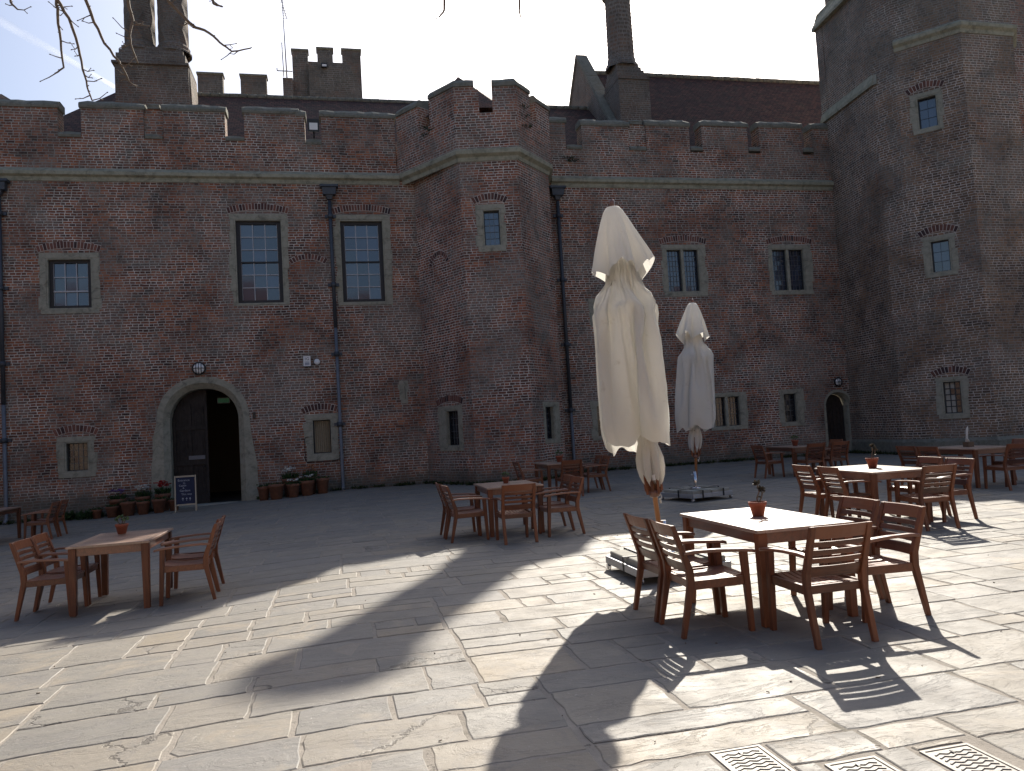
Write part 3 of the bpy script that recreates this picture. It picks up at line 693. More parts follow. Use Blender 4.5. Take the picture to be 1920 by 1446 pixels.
# arched portals of dressed stone
def portal(F, cx, hwi, spr, rise_i, hwo, rise_o, jag, chamfer, parent, cutw, label):
    st = MB(); n = 24; pr_ = random.Random(5)
    inner = []; mid = []; outer = []
    zb = -.4
    steps = [zb+(spr-zb)*k/6 for k in range(6)]
    for z in steps: inner.append((cx-hwi,z)); mid.append((cx-hwi-chamfer,z)); outer.append((cx-hwo-jag*(1-z/spr)*.9-pr_.uniform(0,jag*.6),z))
    for k in range(n+1):
        t = math.pi*(1-k/n); e = lambda hw, ri: (cx+hw*math.copysign(abs(math.cos(t))**.93, math.cos(t)), spr+ri*abs(math.sin(t))**.93)
        inner.append(e(hwi,rise_i)); mid.append(e(hwi+chamfer,rise_i+chamfer)); outer.append(e(hwo,rise_o))
    for z in reversed(steps): inner.append((cx+hwi,z)); mid.append((cx+hwi+chamfer,z)); outer.append((cx+hwo+jag*(1-z/spr)*.9+pr_.uniform(0,jag*.6),z))
    for k in range(len(inner)-1):
        q = [(outer[k],.02),(outer[k+1],.02),(mid[k+1],.015),(mid[k],.015)]; st.face([F.p(p[0],o_,p[1]) for p, o_ in q], smooth=False)
        q = [(mid[k],.015),(mid[k+1],.015),(inner[k+1],-.16),(inner[k],-.16)]; st.face([F.p(p[0],o_,p[1]) for p, o_ in q])
        q = [(inner[k],-.16),(inner[k+1],-.16),(inner[k+1],-.6),(inner[k],-.6)]; st.face([F.p(p[0],o_,p[1]) for p, o_ in q])
        q = [(outer[k],-.03),(outer[k+1],-.03),(outer[k+1],.02),(outer[k],.02)]; st.face([F.p(p[0],o_,p[1]) for p, o_ in q])
    o = obj('door_surround', st, 'stone', parent); o['label'] = label; return o, inner
so1, in1 = portal(FW, -4.115, 1.005, 2.42, 1.02, 1.36, 1.38, .16, .17, cr_, 0, 'wide round arched stone doorway')
so2, in2 = portal(FW, 18.09, .48, 1.76, .47, .60, .62, .03, .05, cr_, 0, 'small arched stone doorway by the tower')
# the big oak door: one leaf closed, one standing open inside
dm = MB()
def leaf(F, x0, x1, out, cx, hw, spr, rise, n=8):
    z = lambda x: arch_z(x, cx, hw, spr, rise, 2.1) - .01
    for k in range(n):
        a = x0+(x1-x0)*k/n; b = x0+(x1-x0)*(k+1)/n
        dm.face([F.p(a,out,-.14), F.p(b,out,-.14), F.p(b,out,z(b)), F.p(a,out,z(a))])
leaf(FW, -5.12, -4.09, -.5, -4.115, 1.01, 2.42, 1.02)
for (z0, z1) in ((-.12,.12),(1.08,1.24),(2.18,2.32)): FW.box(dm, -5.10, -4.10, -.5, -.455, z0, z1)
for x in (-5.10,-4.64,-4.16): FW.box(dm, x, x+.08, -.498, -.45, .05, 3.0 if x > -5 else 2.5)
for k in range(14): FW.box(dm, -5.06+k*.072, -5.06+k*.072+.008, -.5, -.492, .05, 2.9)
for k in range(3):      # the open leaf, swung inside against the right jamb
    dm.box(-3.16, -3.10, D+.62+k*.33, D+.62+(k+1)*.33-.01, 0, 2.9)
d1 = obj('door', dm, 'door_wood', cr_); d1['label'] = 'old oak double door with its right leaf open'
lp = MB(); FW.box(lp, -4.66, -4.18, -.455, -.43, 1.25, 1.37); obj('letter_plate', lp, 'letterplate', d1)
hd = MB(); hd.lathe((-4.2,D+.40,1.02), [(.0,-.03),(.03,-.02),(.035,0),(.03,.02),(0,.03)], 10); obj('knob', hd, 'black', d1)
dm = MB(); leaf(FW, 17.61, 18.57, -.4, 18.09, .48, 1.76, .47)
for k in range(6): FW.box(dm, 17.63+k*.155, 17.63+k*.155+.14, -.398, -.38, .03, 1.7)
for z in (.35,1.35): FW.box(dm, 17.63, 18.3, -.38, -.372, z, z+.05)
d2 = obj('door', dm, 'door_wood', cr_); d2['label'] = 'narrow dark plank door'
# passage behind the open leaf
ro = MB(); x0, x1, y0, y1, z1 = -6.4,-2.2,D+.6,D+6,3.7
ro.face([(x0,y1,-.13),(x1,y1,-.13),(x1,y1,z1),(x0,y1,z1)]); ro.face([(x0,y0,0),(x0,y1,0),(x0,y1,z1),(x0,y0,z1)]); ro.face([(x1,y0,0),(x1,y0,z1),(x1,y1,z1),(x1,y1,0)]); ro.face([(x0,y0,z1),(x0,y1,z1),(x1,y1,z1),(x1,y0,z1)])
for (a, b) in ((x0,-5.13),(-3.10,x1)): ro.face([(a,y0+.001,0),(b,y0+.001,0),(b,y0+.001,z1),(a,y0+.001,z1)])
ro.face([(x0,y0,3.44),(x1,y0,3.44),(x1,y0,z1),(x0,y0,z1)])
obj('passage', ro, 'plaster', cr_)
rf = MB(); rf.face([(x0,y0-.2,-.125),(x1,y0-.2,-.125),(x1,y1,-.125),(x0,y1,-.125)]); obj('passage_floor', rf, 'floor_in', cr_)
stp = MB(); stp.box(-5.10,-3.13,D-.12,D+.7,-.3,-.13); obj('doorstep', stp, 'slab_conc', cr_, .01)
# roof behind the parapet
rm = MB()
def roof(mb, x0, x1, yf, zf, yr, zr, hipl=0, hipr=0, back=True):
    A = (x0,yf,zf); B = (x1,yf,zf); r0 = (x0+hipl,yr,zr); r1 = (x1-hipr,yr,zr); n = max(1, int((x1-x0)/2)); yb = 2*yr-yf
    mb.face([A,B,r1,r0])
    if hipl: mb.face([(x0,yb,zf),A,r0])
    if hipr: mb.face([B,(x1,yb,zf),r1])
    if back: mb.face([(x1,yb,zf),(x0,yb,zf),r0,r1])
roof(rm, -9.6, 10.9, 26.3, 11.6, 30.0, 14.82, 2.1, 0)
roof(rm, -24, -8.2, 26.3, 11.9, 29.3, 14.3, 0, 2.8)
ro_ = obj('roof', rm, 'tile', cr_)
rb = MB()
for k in range(56): x = -7.5+k*.33; rb.tube([(x,30.0,14.83+rnd.uniform(-.01,.012)),(x+.32,30.0,14.83+rnd.uniform(-.01,.012))], .10, 8)
obj('ridge_tiles', rb, 'coping', ro_)
# twin chimney stack
ck = MB()
ck.box(-6.9,-4.56,27.5,29.0,11.2,14.72)
ck.hexa([(-4.56,27.55,11.2),(-4.40,27.62,11.2),(-4.40,29.0,11.2),(-4.56,29.0,11.2),(-4.56,27.55,14.8),(-4.54,27.62,14.8),(-4.54,29.0,14.8),(-4.56,29.0,14.8)])
for (e, z0, z1) in ((.10,14.72,14.80),(-.02,14.80,15.12),(-.10,15.12,15.30),(-.17,15.30,15.46)):
    ck.box(-6.88-e,-4.58+e-.05,27.5-e,28.9,z0,z1)
c1 = obj('chimney_stack', ck, 'brick_chimney', cr_); c1['label'] = 'broad square chimney base carrying two ornamental flues'
for cx in (-6.22,-5.13):
    fl = MB(); rs = []; z = 15.40; N = 16; k = 0
    for (r, zz) in ((.60,15.40),(.60,15.46),(.54,15.52),(.55,15.62),(.50,15.72)):
        rs.append([(cx+r*math.cos(2*math.pi*q/N), 28.2+r*math.sin(2*math.pi*q/N), zz) for q in range(N)])
    zz = 15.76
    while zz < 20.2:
        tw = abs(((zz-15.76)/.46) % 2 - 1)*2*math.pi/N*1.0
        rs.append([(cx+(.50-(.045 if q % 2 else 0))*math.cos(2*math.pi*q/N+tw), 28.2+(.50-(.045 if q % 2 else 0))*math.sin(2*math.pi*q/N+tw), zz) for q in range(N)])
        zz += .075
    for (r, z2) in ((.52,20.25),(.62,20.35),(.62,20.55),(.68,20.6),(.68,20.8)):
        rs.append([(cx+r*math.cos(2*math.pi*q/N), 28.2+r*math.sin(2*math.pi*q/N), z2) for q in range(N)])
    fl.rings(rs, cap1=True, smooth=False); obj('flue', fl, 'brick_chimney', c1)

# ------------------------------------------------------------------ turret
tu = thing('octagonal_turret', 'projecting half octagonal brick turret with ragged battlements between the two stretches of wall', 'turret', (4.8,25.3,0))
TP = [(2.20,25.30),(2.62,25.55),(3.93,23.03),(5.70,22.69),(7.09,24.12),(7.42,25.5)]
tm = MB(); tw_holes = {1: [(None)], }
def seg_frame(a, b): F = Frame((a[0],a[1],0), (b[0]-a[0], b[1]-a[1])); return F, math.hypot(b[0]-a[0], b[1]-a[1])
SF = [seg_frame(TP[i], TP[i+1]) for i in range(5)]
tw = {1: [((.86+.0,1.34,1.20,2.34),(.62,1.56,1.02,2.46),'lead',True)],     # filled below from measured points
      2: [((.62,1.19,7.26,8.42),(.42,1.36,7.08,8.58),'lead',True)],
      3: [((.80,1.32,1.21,2.30),(.66,1.62,1.10,2.44),'lead',False)]}
def along(i, p): F, L_ = SF[i]; return (Vector((p[0],p[1],0))-F.o).dot(F.u)
u1, u2 = along(1,(3.113,24.242)), along(1,(3.516,23.644)); s1, s2 = along(1,(2.90,24.56)), along(1,(3.63,23.48))
tw[1][0] = ((u1,u2,1.18,2.34),(s1,s2,1.04,2.46),'lead',True)
u1, u2 = along(2,(4.536,22.913)), along(2,(5.099,22.80)); s1, s2 = along(2,(4.343,22.95)), along(2,(5.23,22.78))
tw[2][0] = ((u1,u2,7.26,8.42),(s1,s2,7.09,8.57),'lead',True)
u1, u2 = along(3,(6.251,23.267)), along(3,(6.664,23.692)); s1, s2 = along(3,(6.16,23.17)), along(3,(6.915,23.95))
tw[3][0] = ((u1,u2,1.21,2.30),(s1,s2,1.10,2.42),'lead',False)
for i, (F, L_) in enumerate(SF):
    hs_ = [q[0] for q in tw.get(i, [])]
    wall_grid(tm, F, 0, L_, -.3, 10.1, hs_, .35)
obj('wall', tm, 'brick_turret', tu)
tlab = {1: 'low leaded window in the left face of the turret', 2: 'upper leaded window in the front face of the turret', 3: 'low narrow window in the right face of the turret'}
for i, lst in tw.items():
    for q in lst: window(tu, SF[i][0], q[0], q[1], q[2], arch=q[3], label=tlab[i], jag=.04)
def offset_path(P, d):
    out = []
    for i, p in enumerate(P):
        ns = []
        for a, b in ((i-1,i),(i,i+1)):
            if a >= 0 and b < len(P):
                v = Vector((P[b][0]-P[a][0], P[b][1]-P[a][1])).normalized(); ns.append(Vector((v.y,-v.x)))
        n = sum(ns, Vector((0,0))).normalized(); k = d/max(.3, n.dot(ns[0])); out.append((p[0]+n.x*k, p[1]+n.y*k))
    return out
def sweep(mb, P, prof, tint=None):      # prof: (offset, z)
    paths = [offset_path(P, o_) for o_, z in prof]
    for i in range(len(P)-1):
        for k in range(len(prof)-1):
            a, b = paths[k], paths[k+1]; za, zb = prof[k][1], prof[k+1][1]
            mb.face([(a[i][0],a[i][1],za),(a[i+1][0],a[i+1][1],za),(b[i+1][0],b[i+1][1],zb),(b[i][0],b[i][1],zb)], tint)
TPs = [(2.33,25.42)] + TP[2:5] + [(7.40,25.45)]
ts = MB(); sweep(ts, TPs, [(-.02,9.93),(.03,9.93),(.05,10.05),(.16,10.13),(.17,10.24),(.10,10.34)]); obj('string_course', ts, 'string', tu)
tpm = MB(); tpc = MB()
OUT = offset_path(TPs, .13); INN = offset_path(TPs, -.32)
for i in range(4):
    a, b, c, d = OUT[i], OUT[i+1], INN[i+1], INN[i]
    tpm.prism([a,b,c,d], 10.30, 11.40, bottom=False)
def merlon(pts_out, z, zb=11.40, th=.45, cop=True):
    ins = offset_path(pts_out, -th); poly = list(pts_out) + list(reversed(ins)); tpm.prism(poly, zb, z, bottom=False)
    mr = random.Random(int(pts_out[0][0]*100)); ob_ = offset_path(pts_out, .045); o2 = offset_path(pts_out, -.06)
    n = len(poly)
    dense = []
    for i in range(len(ob_)-1):
        for k in range(3): f = k/3; dense.append(((ob_[i][0]*(1-f)+ob_[i+1][0]*f, ob_[i][1]*(1-f)+ob_[i+1][1]*f), (o2[i][0]*(1-f)+o2[i+1][0]*f, o2[i][1]*(1-f)+o2[i+1][1]*f), (ins[i][0]*(1-f)+ins[i+1][0]*f, ins[i][1]*(1-f)+ins[i+1][1]*f)))
    dense.append((ob_[-1], o2[-1], ins[-1]))
    rs = []
    for (a, b, c) in dense:
        w1, w2 = mr.uniform(-.025,.025), mr.uniform(-.02,.02)
        rs.append([(c[0],c[1],z), (a[0],a[1],z), (a[0]+w2,a[1]+w2,z+.12), (b[0],b[1],z+.24+w1), (c[0],c[1],z+.24+w1)])
    tpc = MB(); tpc.rings(rs, cap0=True, cap1=True, smooth=False); obj('coping', tpc, 'coping', tu)
def on(i, f): a, b = OUT[i], OUT[i+1]; return (a[0]+(b[0]-a[0])*f, a[1]+(b[1]-a[1])*f)
merlon([on(0,.03), on(0,.42)], 12.22)
merlon([on(0,.60), OUT[1], on(1,.33)], 12.25); 
tpm.prism([on(1,.33), on(1,.40), offset_path([on(1,.33), on(1,.40)], -.45)[1], offset_path([on(1,.33), on(1,.40)], -.45)[0]], 11.40, 12.15, bottom=False)
merlon([on(1,.62), OUT[2], on(2,.40)], 12.22)
merlon([on(2,.58), OUT[3], on(3,.8)], 12.1)
obj('parapet', tpm, 'brick_turret', tu)
tr = MB(); ap = (4.55,25.9,14.02); base = [(3.0,24.6),(4.0,23.6),(5.5,23.45),(6.5,24.4),(6.6,26.5),(5.0,28.0),(3.0,27.0)]
for i in range(len(base)): a, b = base[i], base[(i+1)%len(base)]; tr.face([(a[0],a[1],11.9),(b[0],b[1],11.9),ap])
obj('roof', tr, 'tile', tu)

b_ = brick_arch(cr_, FW, -.78, 7.30, .52, .16, random.Random(4), .17); b_['label'] = 'flat relieving arch of a blocked opening between the tall windows'
b_ = brick_arch(tu, SF[1][0], along(1,(3.15,24.15)), 7.0, .40, .30, random.Random(8), .15); b_['label'] = 'arch of a bricked up window in the left face of the turret'
# ------------------------------------------------------------------ gabled hall behind, with its tall chimney
ha = thing('gabled_hall', 'hall with steep tiled roof, brick gable and one tall chimney behind the right hand wall', 'building', (16,29,0))
YR, ZR = 31.0, 16.88; X0 = 10.72; YF = 26.5; ZF = 11.6
hm = MB(); roof(hm, X0+.25, 24.5, YF, ZF, YR, ZR); h_r = obj('roof', hm, 'tile', ha)
hr = MB()
for k in range(40): x = X0+.3+k*.33; hr.tube([(x,YR,ZR+rnd.uniform(-.01,.012)),(x+.32,YR,ZR+rnd.uniform(-.01,.012))], .12, 8)
obj('ridge_tiles', hr, 'coping', h_r)
gm = MB(); ya, za = YF-.15, ZF+.15; YB = 2*YR-YF
def gab(x, e): return [(x,ya,9.5),(x,YB+.15,9.5),(x,YB+.15,za+e),(x,YR+.03,ZR+.70+e),(x,YR-.03,ZR+.70+e),(x,ya,za+e)]
L1 = gab(X0,0); L2 = gab(X0+.4,0)
gm.face(list(reversed(L1))); gm.face(L2)
for k in range(6): gm.face([L1[k], L1[(k+1)%6], L2[(k+1)%6], L2[k]])
obj('gable', gm, 'brick_chimney', ha)
gc = MB()
for (P, Q) in (((ya-.1,za-.02),(YR+.02,ZR+.74)), ((YB+.25,za-.02),(YR-.02,ZR+.74))):
    n = 12
    for k in range(n):
        a = [P[0]+(Q[0]-P[0])*k/n, P[1]+(Q[1]-P[1])*k/n]; b = [P[0]+(Q[0]-P[0])*(k+1)/n, P[1]+(Q[1]-P[1])*(k+1)/n]; j = rnd.uniform(-.015,.015)
        gc.beam((X0+.2,a[0],a[1]+j), (X0+.2,b[0],b[1]+j), .50, .13, up=(0,0,1))
obj('gable_coping', gc, 'coping', ha)
gw = MB(); gw.box(X0-.03, X0+.02, 30.7, 31.0, 14.5, 15.0); obj('window', gw, 'blind_daylight', ha)  # pale box colour stands in for daylight seen through the gable opening
hc = MB()
hc.box(10.95,12.20,27.0,28.6,10.5,14.75)
for (e, z0, z1) in ((.05,14.75,14.83),(-.04,14.83,15.02),(-.12,15.02,15.18),(-.20,15.18,15.34),(-.27,15.34,15.5)):
    hc.box(10.95-e*.25,12.20+e,27.0-e,28.6+e,z0,z1)
c2 = obj('chimney_stack', hc, 'brick_chimney', ha)
fs = MB(); N = 8; rs = []
zz = 15.5
for (r, z2) in ((.66,15.45),(.62,15.62),(.56,15.72),(.54,15.85)): rs.append([(11.42+r*math.cos(2*math.pi*(q+.5)/N), 27.72+r*math.sin(2*math.pi*(q+.5)/N), z2) for q in range(N)])
z2 = 15.95; k = 0
while z2 < 18.2:
    r = .515-(z2-15.95)*.010+(.012 if k % 2 else 0); rs.append([(11.42+r*math.cos(2*math.pi*(q+.5)/N), 27.72+r*math.sin(2*math.pi*(q+.5)/N), z2) for q in range(N)]); z2 += .082; k += 1
for (r, z2) in ((.52,18.25),(.60,18.32),(.60,18.45),(.66,18.5),(.66,18.65)): rs.append([(11.42+r*math.cos(2*math.pi*(q+.5)/N), 27.72+r*math.sin(2*math.pi*(q+.5)/N), z2) for q in range(N)])
fs.rings(rs, cap1=True, smooth=False); obj('flue', fs, 'brick_chimney', c2)

# ------------------------------------------------------------------ lookout tower far behind the left range
lo = thing('battlemented_lookout', 'pale brown brick lookout tower with square battlements far behind the left roof', 'tower', (0,41,0))
lm_ = MB()
lm_.box(-7.6,-2.1,40,40.5,10,19.36); lm_.box(-2.1,-1.6,40.0,42,10,20.3)
for (a, b, z) in ((-6.22,-5.02,20.3),(-4.17,-2.90,20.3)): lm_.box(a,b,40.0,40.5,19.36,z)
lm_.box(-1.6,-.79,40.3,44,10,21.22); lm_.box(-.79,1.9,40.0,44,10,21.22)
for (a, b, y) in ((-1.6,-.80,40.3),(-.32,.47,40.0),(.95,1.9,40.0)): lm_.box(a,b,y,y+.5,21.22,21.9)
obj('wall', lm_, 'brick_far', lo)
for (a, b, y, z) in ((-1.6,-.80,40.3,21.9),(-.32,.47,40.0,21.9),(.95,1.9,40.0,21.9),(-6.22,-5.02,40,20.3),(-4.17,-2.90,40,20.3)): lc = MB(); lc.box(a-.05,b+.05,y-.06,y+.55,z,z+.11); obj('coping', lc, 'coping', lo, .02)
fl = thing('flood_light', 'small black floodlight on the face of the far lookout tower', 'lamp', (.02,39.93,21.0))
mb = MB(); mb.box(-.13,.17,39.82,39.99,20.88,21.1); obj('housing', mb, 'black', fl, .01)
mb = MB(); mb.face([(-.09,39.815,20.91),(.13,39.815,20.91),(.13,39.815,21.02),(-.09,39.815,21.02)]); obj('lens', mb, 'opal', fl)
# antenna
an = thing('antenna_mast', 'thin leaning television antenna mast beside the lookout tower', 'antenna', (-1.88,39.9,20.3))
mb = MB(); mb.tube([(-1.88,39.9,20.2),(-1.95,39.9,24.5)], [.04,.025], 6); obj('mast', mb, 'galv', an)
mb = MB(); mb.tube([(-2.03,39.9,20.3),(-2.06,39.9,22.1)], .03, 6); mb.tube([(-2.35,39.9,20.6),(-1.6,39.9,20.6)], .03, 6); mb.tube([(-2.35,39.9,20.6),(-2.35,39.9,20.75)], .03, 6); obj('short_mast', mb, 'galv', an)
mb = MB(); mb.tube([(-2.02,39.6,24.35),(-1.78,40.2,23.55)], .02, 5)
for k in range(9): f = k/8; mb.tube([(-2.02+.24*f-.14,39.6+.6*f,24.35-.8*f),(-2.02+.24*f+.14,39.6+.6*f,24.35-.8*f)], .012, 4)
obj('aerial', mb, 'galv', an)

# ------------------------------------------------------------------ unseen ranges added for bounced light, less skylight and window reflections
rw = thing('added_rear_range', 'brick range added behind the viewer for bounced light and window reflections', 'castle wall', (0,-16,0))
m = MB(); m.box(-34,40,-17.5,-16,-.5,9.6); obj('wall', m, 'brick_tower', rw)
m = MB(); m.face([(-34,-16,9.6),(-34,-22,14.5),(40,-22,14.5),(40,-16,9.6)]); obj('roof', m, 'tile', rw)
lw_ = thing('added_side_range', 'brick range added beyond the left picture edge to cut skylight and bounce light', 'castle wall', (-21,5,0))
m = MB(); m.box(-23,-21,-15.9,25.2,-.5,10.5); obj('wall', m, 'brick', lw_)
# ------------------------------------------------------------------ great tower on the right
gt = thing('gatehouse_tower', 'massive dark brick octagonal tower with a stepped buttress closing the courtyard on the right', 'tower', (20.8,23,0))
V = [(18.30,22.30),(18.57,21.52),(19.83,20.06),(21.86,20.08),(23.30,21.5),(23.3,23.6)]
TFr = [seg_frame(V[i], V[i+1]) for i in range(5)]
def tal(p): F = TFr[1][0]; return (Vector((p[0],p[1],0))-F.o).dot(F.u)
C1 = TFr[1][0]
twn = [((tal((18.90,21.13)),tal((19.31,20.66)),10.60,11.68),(tal((18.79,21.26)),tal((19.40,20.56)),10.47,11.81),'plain',True,'upper blue reflecting window in the tower'),
       ((tal((18.915,21.114)),tal((19.31,20.659)),5.85,6.93),(tal((18.78,21.27)),tal((19.42,20.54)),5.72,7.05),'plain',True,'middle window in the tower'),
       ((tal((18.90,21.12)),tal((19.29,20.69)),1.27,2.36),(tal((18.79,21.25)),tal((19.40,20.56)),1.13,2.47),'white',True,'lowest tower window with pale blinded panes')]
gm_ = MB()
for i, (F, L_) in enumerate(TFr): wall_grid(gm_, F, 0, L_, -.3, 26, [q[0] for q in twn] if i == 1 else [], .3)
# face A, back to the courtyard wall, stepping back above the weathered band
FA, LA = seg_frame((18.62,25.62), (18.30,22.30))
wall_grid(gm_, FA, 0, LA, -.3, 12.75, [], .3)
FA2, LA2 = seg_frame((18.68,25.60), (18.36,22.24)); wall_grid(gm_, FA2, 0, LA2, 12.75, 16.45, [], .3)
FA3, LA3 = seg_frame((18.86,25.2), (18.50,22.02)); wall_grid(gm_, FA3, 0, LA3, 16.45, 26, [], .3)
gm_.box(18.9,23.3,22.4,25.2,12,26); gm_.box(18.62,23.3,25.2,25.6,-.3,16.4)
obj('wall', gm_, 'brick_tower', gt)
for q in twn: window(gt, C1, q[0], q[1], q[2], arch=q[3], label=q[4], jag=.035)
gw2 = MB(); gw2.box(22.45,36,21.0,22.0,-.3,26); obj('gate_wall', gw2, 'brick_turret', gt)
gs = MB(); sweep(gs, V[1:], [(-.02,13.40),(.03,13.40),(.05,13.52),(.14,13.6),(.15,13.7),(-.02,13.84)]); obj('string_course', gs, 'string', gt)
wb = MB()
def slope_band(F, L_, z0, z1, out, h0=.12, e0=0, e1=0, y=0):
    rs = [[F.p(u,-.15,z0), F.p(u,out,z0), F.p(u,out,z0+h0), F.p(u,y,z1), F.p(u,-.15,z1)] for u in (e0, L_+e1)]
    wb.rings(rs, cap0=True, cap1=True, smooth=False)
slope_band(FA, LA, 12.62, 13.05, .08, e1=.06, y=-.04); obj('weathering', wb, 'string', gt)
wb = MB(); slope_band(FA, LA, 16.30, 17.0, .10, e1=.06, e0=-.05, y=-.22); obj('weathering', wb, 'string', gt)
wb = MB(); FB, LB = TFr[0]; slope_band(FB, .16, 12.62, 12.98, .06, y=0); obj('band_end_block', wb, 'stone', gt)
pl = MB(); sweep(pl, [(18.60,25.3)]+V, [(.06,-.3),(.06,.42),(0,.52)]); obj('plinth', pl, 'coping', gt)
# ------------------------------------------------------------------ things fixed to the walls
def pipe_thing(x, zt, zsplit, label, zb, off=.10):
    t = thing('drainpipe', label, 'drainpipe', (x, D-off, gz(x)), group='lead drainpipes on the wall')
    y = D-off
    h = MB(); h.hexa([(x-.20,y-.13,zt-.02),(x+.20,y-.13,zt-.02),(x+.20,y+.08,zt-.02),(x-.20,y+.08,zt-.02),(x-.23,y-.15,zt+.22),(x+.23,y-.15,zt+.22),(x+.23,y+.09,zt+.22),(x-.23,y+.09,zt+.22)])
    h.box(x-.29,x+.29,y-.19,y+.095,zt+.22,zt+.30); h.hexa([(x-.07,y-.06,zt-.16),(x+.07,y-.06,zt-.16),(x+.07,y+.06,zt-.16),(x-.07,y+.06,zt-.16),(x-.12,y-.10,zt-.02),(x+.12,y-.10,zt-.02),(x+.12,y+.08,zt-.02),(x-.12,y+.08,zt-.02)])
    obj('hopper', h, 'lead', t, .008)
    p = MB(); p.tube([(x,y,zt-.2),(x+.01,y,zsplit)], .06, 10); obj('upper_pipe', p, 'lead', t)
    p = MB(); p.tube([(x+.01,y,zsplit),(x+.02,y,zb+.25),(x+.02,y-.02,zb+.12),(x+.02,y-.16,zb+.03)], .055, 10); obj('lower_pipe', p, 'lead_light', t)
    z = zt-.7
    while z > .5:
        c = MB(); c.tube([(x+.005,y,z-.07),(x+.005,y,z+.07)], .085, 10); c.box(x-.17,x+.18,y+.02,y+.095,z-.05,z+.05); obj('collar', c, 'lead', t); z -= 2.25
    return t
pipe_thing(-.02, 9.55, 5.2, 'lead drainpipe with square hopper between the two tall sash windows', gz(0))
pipe_thing(7.68, 9.6, 2.2, 'dark lead drainpipe just right of the turret', 0)
pipe_thing(-9.60, 9.6, 3.2, 'drainpipe cut by the left edge of the picture', -.28)
def bulkhead(x, z, r, y, label):
    t = thing('wall_lamp', label, 'lamp', (x,y,z), group='round bulkhead lamps over the doors')
    a = MB(); pr = [(r*.9,0),(r,.03),(r,.08),(r*.86,.10),(r*.80,.075)]
    a.rings([[(x+q*math.cos(2*math.pi*k/24), y-o_, z+q*math.sin(2*math.pi*k/24)) for k in range(24)] for q, o_ in pr], smooth=True); obj('rim', a, 'black', t)
    b = MB(); b.rings([[(x+q*math.cos(2*math.pi*k/24), y-o_, z+q*math.sin(2*math.pi*k/24)) for k in range(24)] for q, o_ in ((r*.84,.06),(r*.7,.10),(r*.45,.125),(.001,.135))]); obj('glass', b, 'opal', t)
    c = MB()
    for f in (-.36,0,.36): c.tube([(x+f*r,y-.10,z-r*.85),(x+f*r*1.05,y-.15,z),(x+f*r,y-.10,z+r*.85)], .011, 6)
    c.tube([(x-r*.88,y-.10,z),(x,y-.155,z+.0),(x+r*.88,y-.10,z)], .011, 6); obj('cage', c, 'black', t)
bulkhead(-4.19, 4.06, .205, D, 'round white lamp with black cage above the wide arched doorway')
bulkhead(18.13, 2.66, .17, D, 'round white lamp with black cage above the small tower door')
t = thing('wall_sign', 'small white rectangular notice fixed to the brick wall left of the drainpipe', 'sign', (-.945,D,4.0))
mb = MB(); mb.box(-1.065,-.825,D-.06,D,3.97,4.32); obj('backing', mb, 'black', t)
mb = MB(); mb.box(-1.06,-.835,D-.075,D-.0605,4.0,4.32); obj('panel', mb, 'white', t)
RX = Matrix.Rotation(math.pi/2, 4, 'X')
mb = MB(); text_mesh('I', .13, Matrix.Translation((-1.0,D-.078,4.19)) @ RX, mb); text_mesh('G', .13, Matrix.Translation((-.925,D-.078,4.19)) @ RX, mb); obj('lettering', mb, 'ink', t)
mb = MB(); mb.face([(-1.02,D-.0775,4.13),(-.875,D-.0775,4.13),(-.875,D-.0775,4.145),(-1.02,D-.0775,4.145)]); mb.face([(-1.02,D-.0775,4.03),(-.875,D-.0775,4.03),(-.875,D-.0775,4.115),(-1.02,D-.0775,4.115)]); obj('small_print', mb, 'greyprint', t)
t = thing('alarm_sounder', 'small round white alarm disc beside the wall notice', 'alarm', (-.64,D,4.13))
mb = MB(); mb.rings([[(-.64+q*math.cos(2*math.pi*k/20), D-o_, 4.13+q*math.sin(2*math.pi*k/20)) for k in range(20)] for q, o_ in ((.095,0),(.095,.05),(.08,.07),(.001,.075))]); obj('cover', mb, 'white', t)
mb = MB(); mb.rings([[(-.64+q*math.cos(2*math.pi*k/20), D-o_, 4.13+q*math.sin(2*math.pi*k/20)) for k in range(20)] for q, o_ in ((.11,0),(.11,.02),(.09,.025))]); obj('backplate', mb, 'black', t)
mb = MB(); mb.box(-2.66,-2.58,D-.06,D-.0,2.42,2.62); tag(obj('bell_push', mb, 'black', None, .006), 'small black entry box on the brick right of the arched doorway', 'entry box')
mb = MB(); mb.tube([(-1.0,D-.03,1.75),(-1.09,D-.04,1.74),(-1.13,D-.04,1.68),(-1.13,D-.04,1.02),(-1.08,D-.04,.95),(-.3,D-.05,.94),(-.05,D-.06,1.0),(.0,D-.09,1.15)], .012, 6); tag(obj('cable', mb, 'rubber'), 'black cable looping round the small blind covered window', 'cable')
t = thing('flood_light', 'square black floodlight sitting in a gap of the battlements above the drainpipe', 'lamp', (-.42,D-.05,11.6))
mb = MB(); mb.hexa([(-.60,D-.14,11.62),(-.24,D-.14,11.62),(-.26,D+.02,11.66),(-.58,D+.02,11.66),(-.60,D-.18,12.02),(-.24,D-.18,12.02),(-.26,D-.02,11.98),(-.58,D-.02,11.98)]); mb.tube([(-.42,D-.02,11.45),(-.42,D-.05,11.64)], .03, 6); obj('housing', mb, 'black', t)
mb = MB(); mb.face([(-.55,D-.150,11.68),(-.29,D-.150,11.68),(-.29,D-.177,11.90),(-.55,D-.177,11.90)]); obj('lens', mb, 'opal', t)
t = thing('exit_sign', 'dim green lit exit sign inside the dark passage behind the open door', 'sign', (-3.55,D+.75,3.1))
mb = MB(); mb.box(-3.80,-3.42,D+.7,D+.76,2.98,3.16); obj('case', mb, 'black', t)
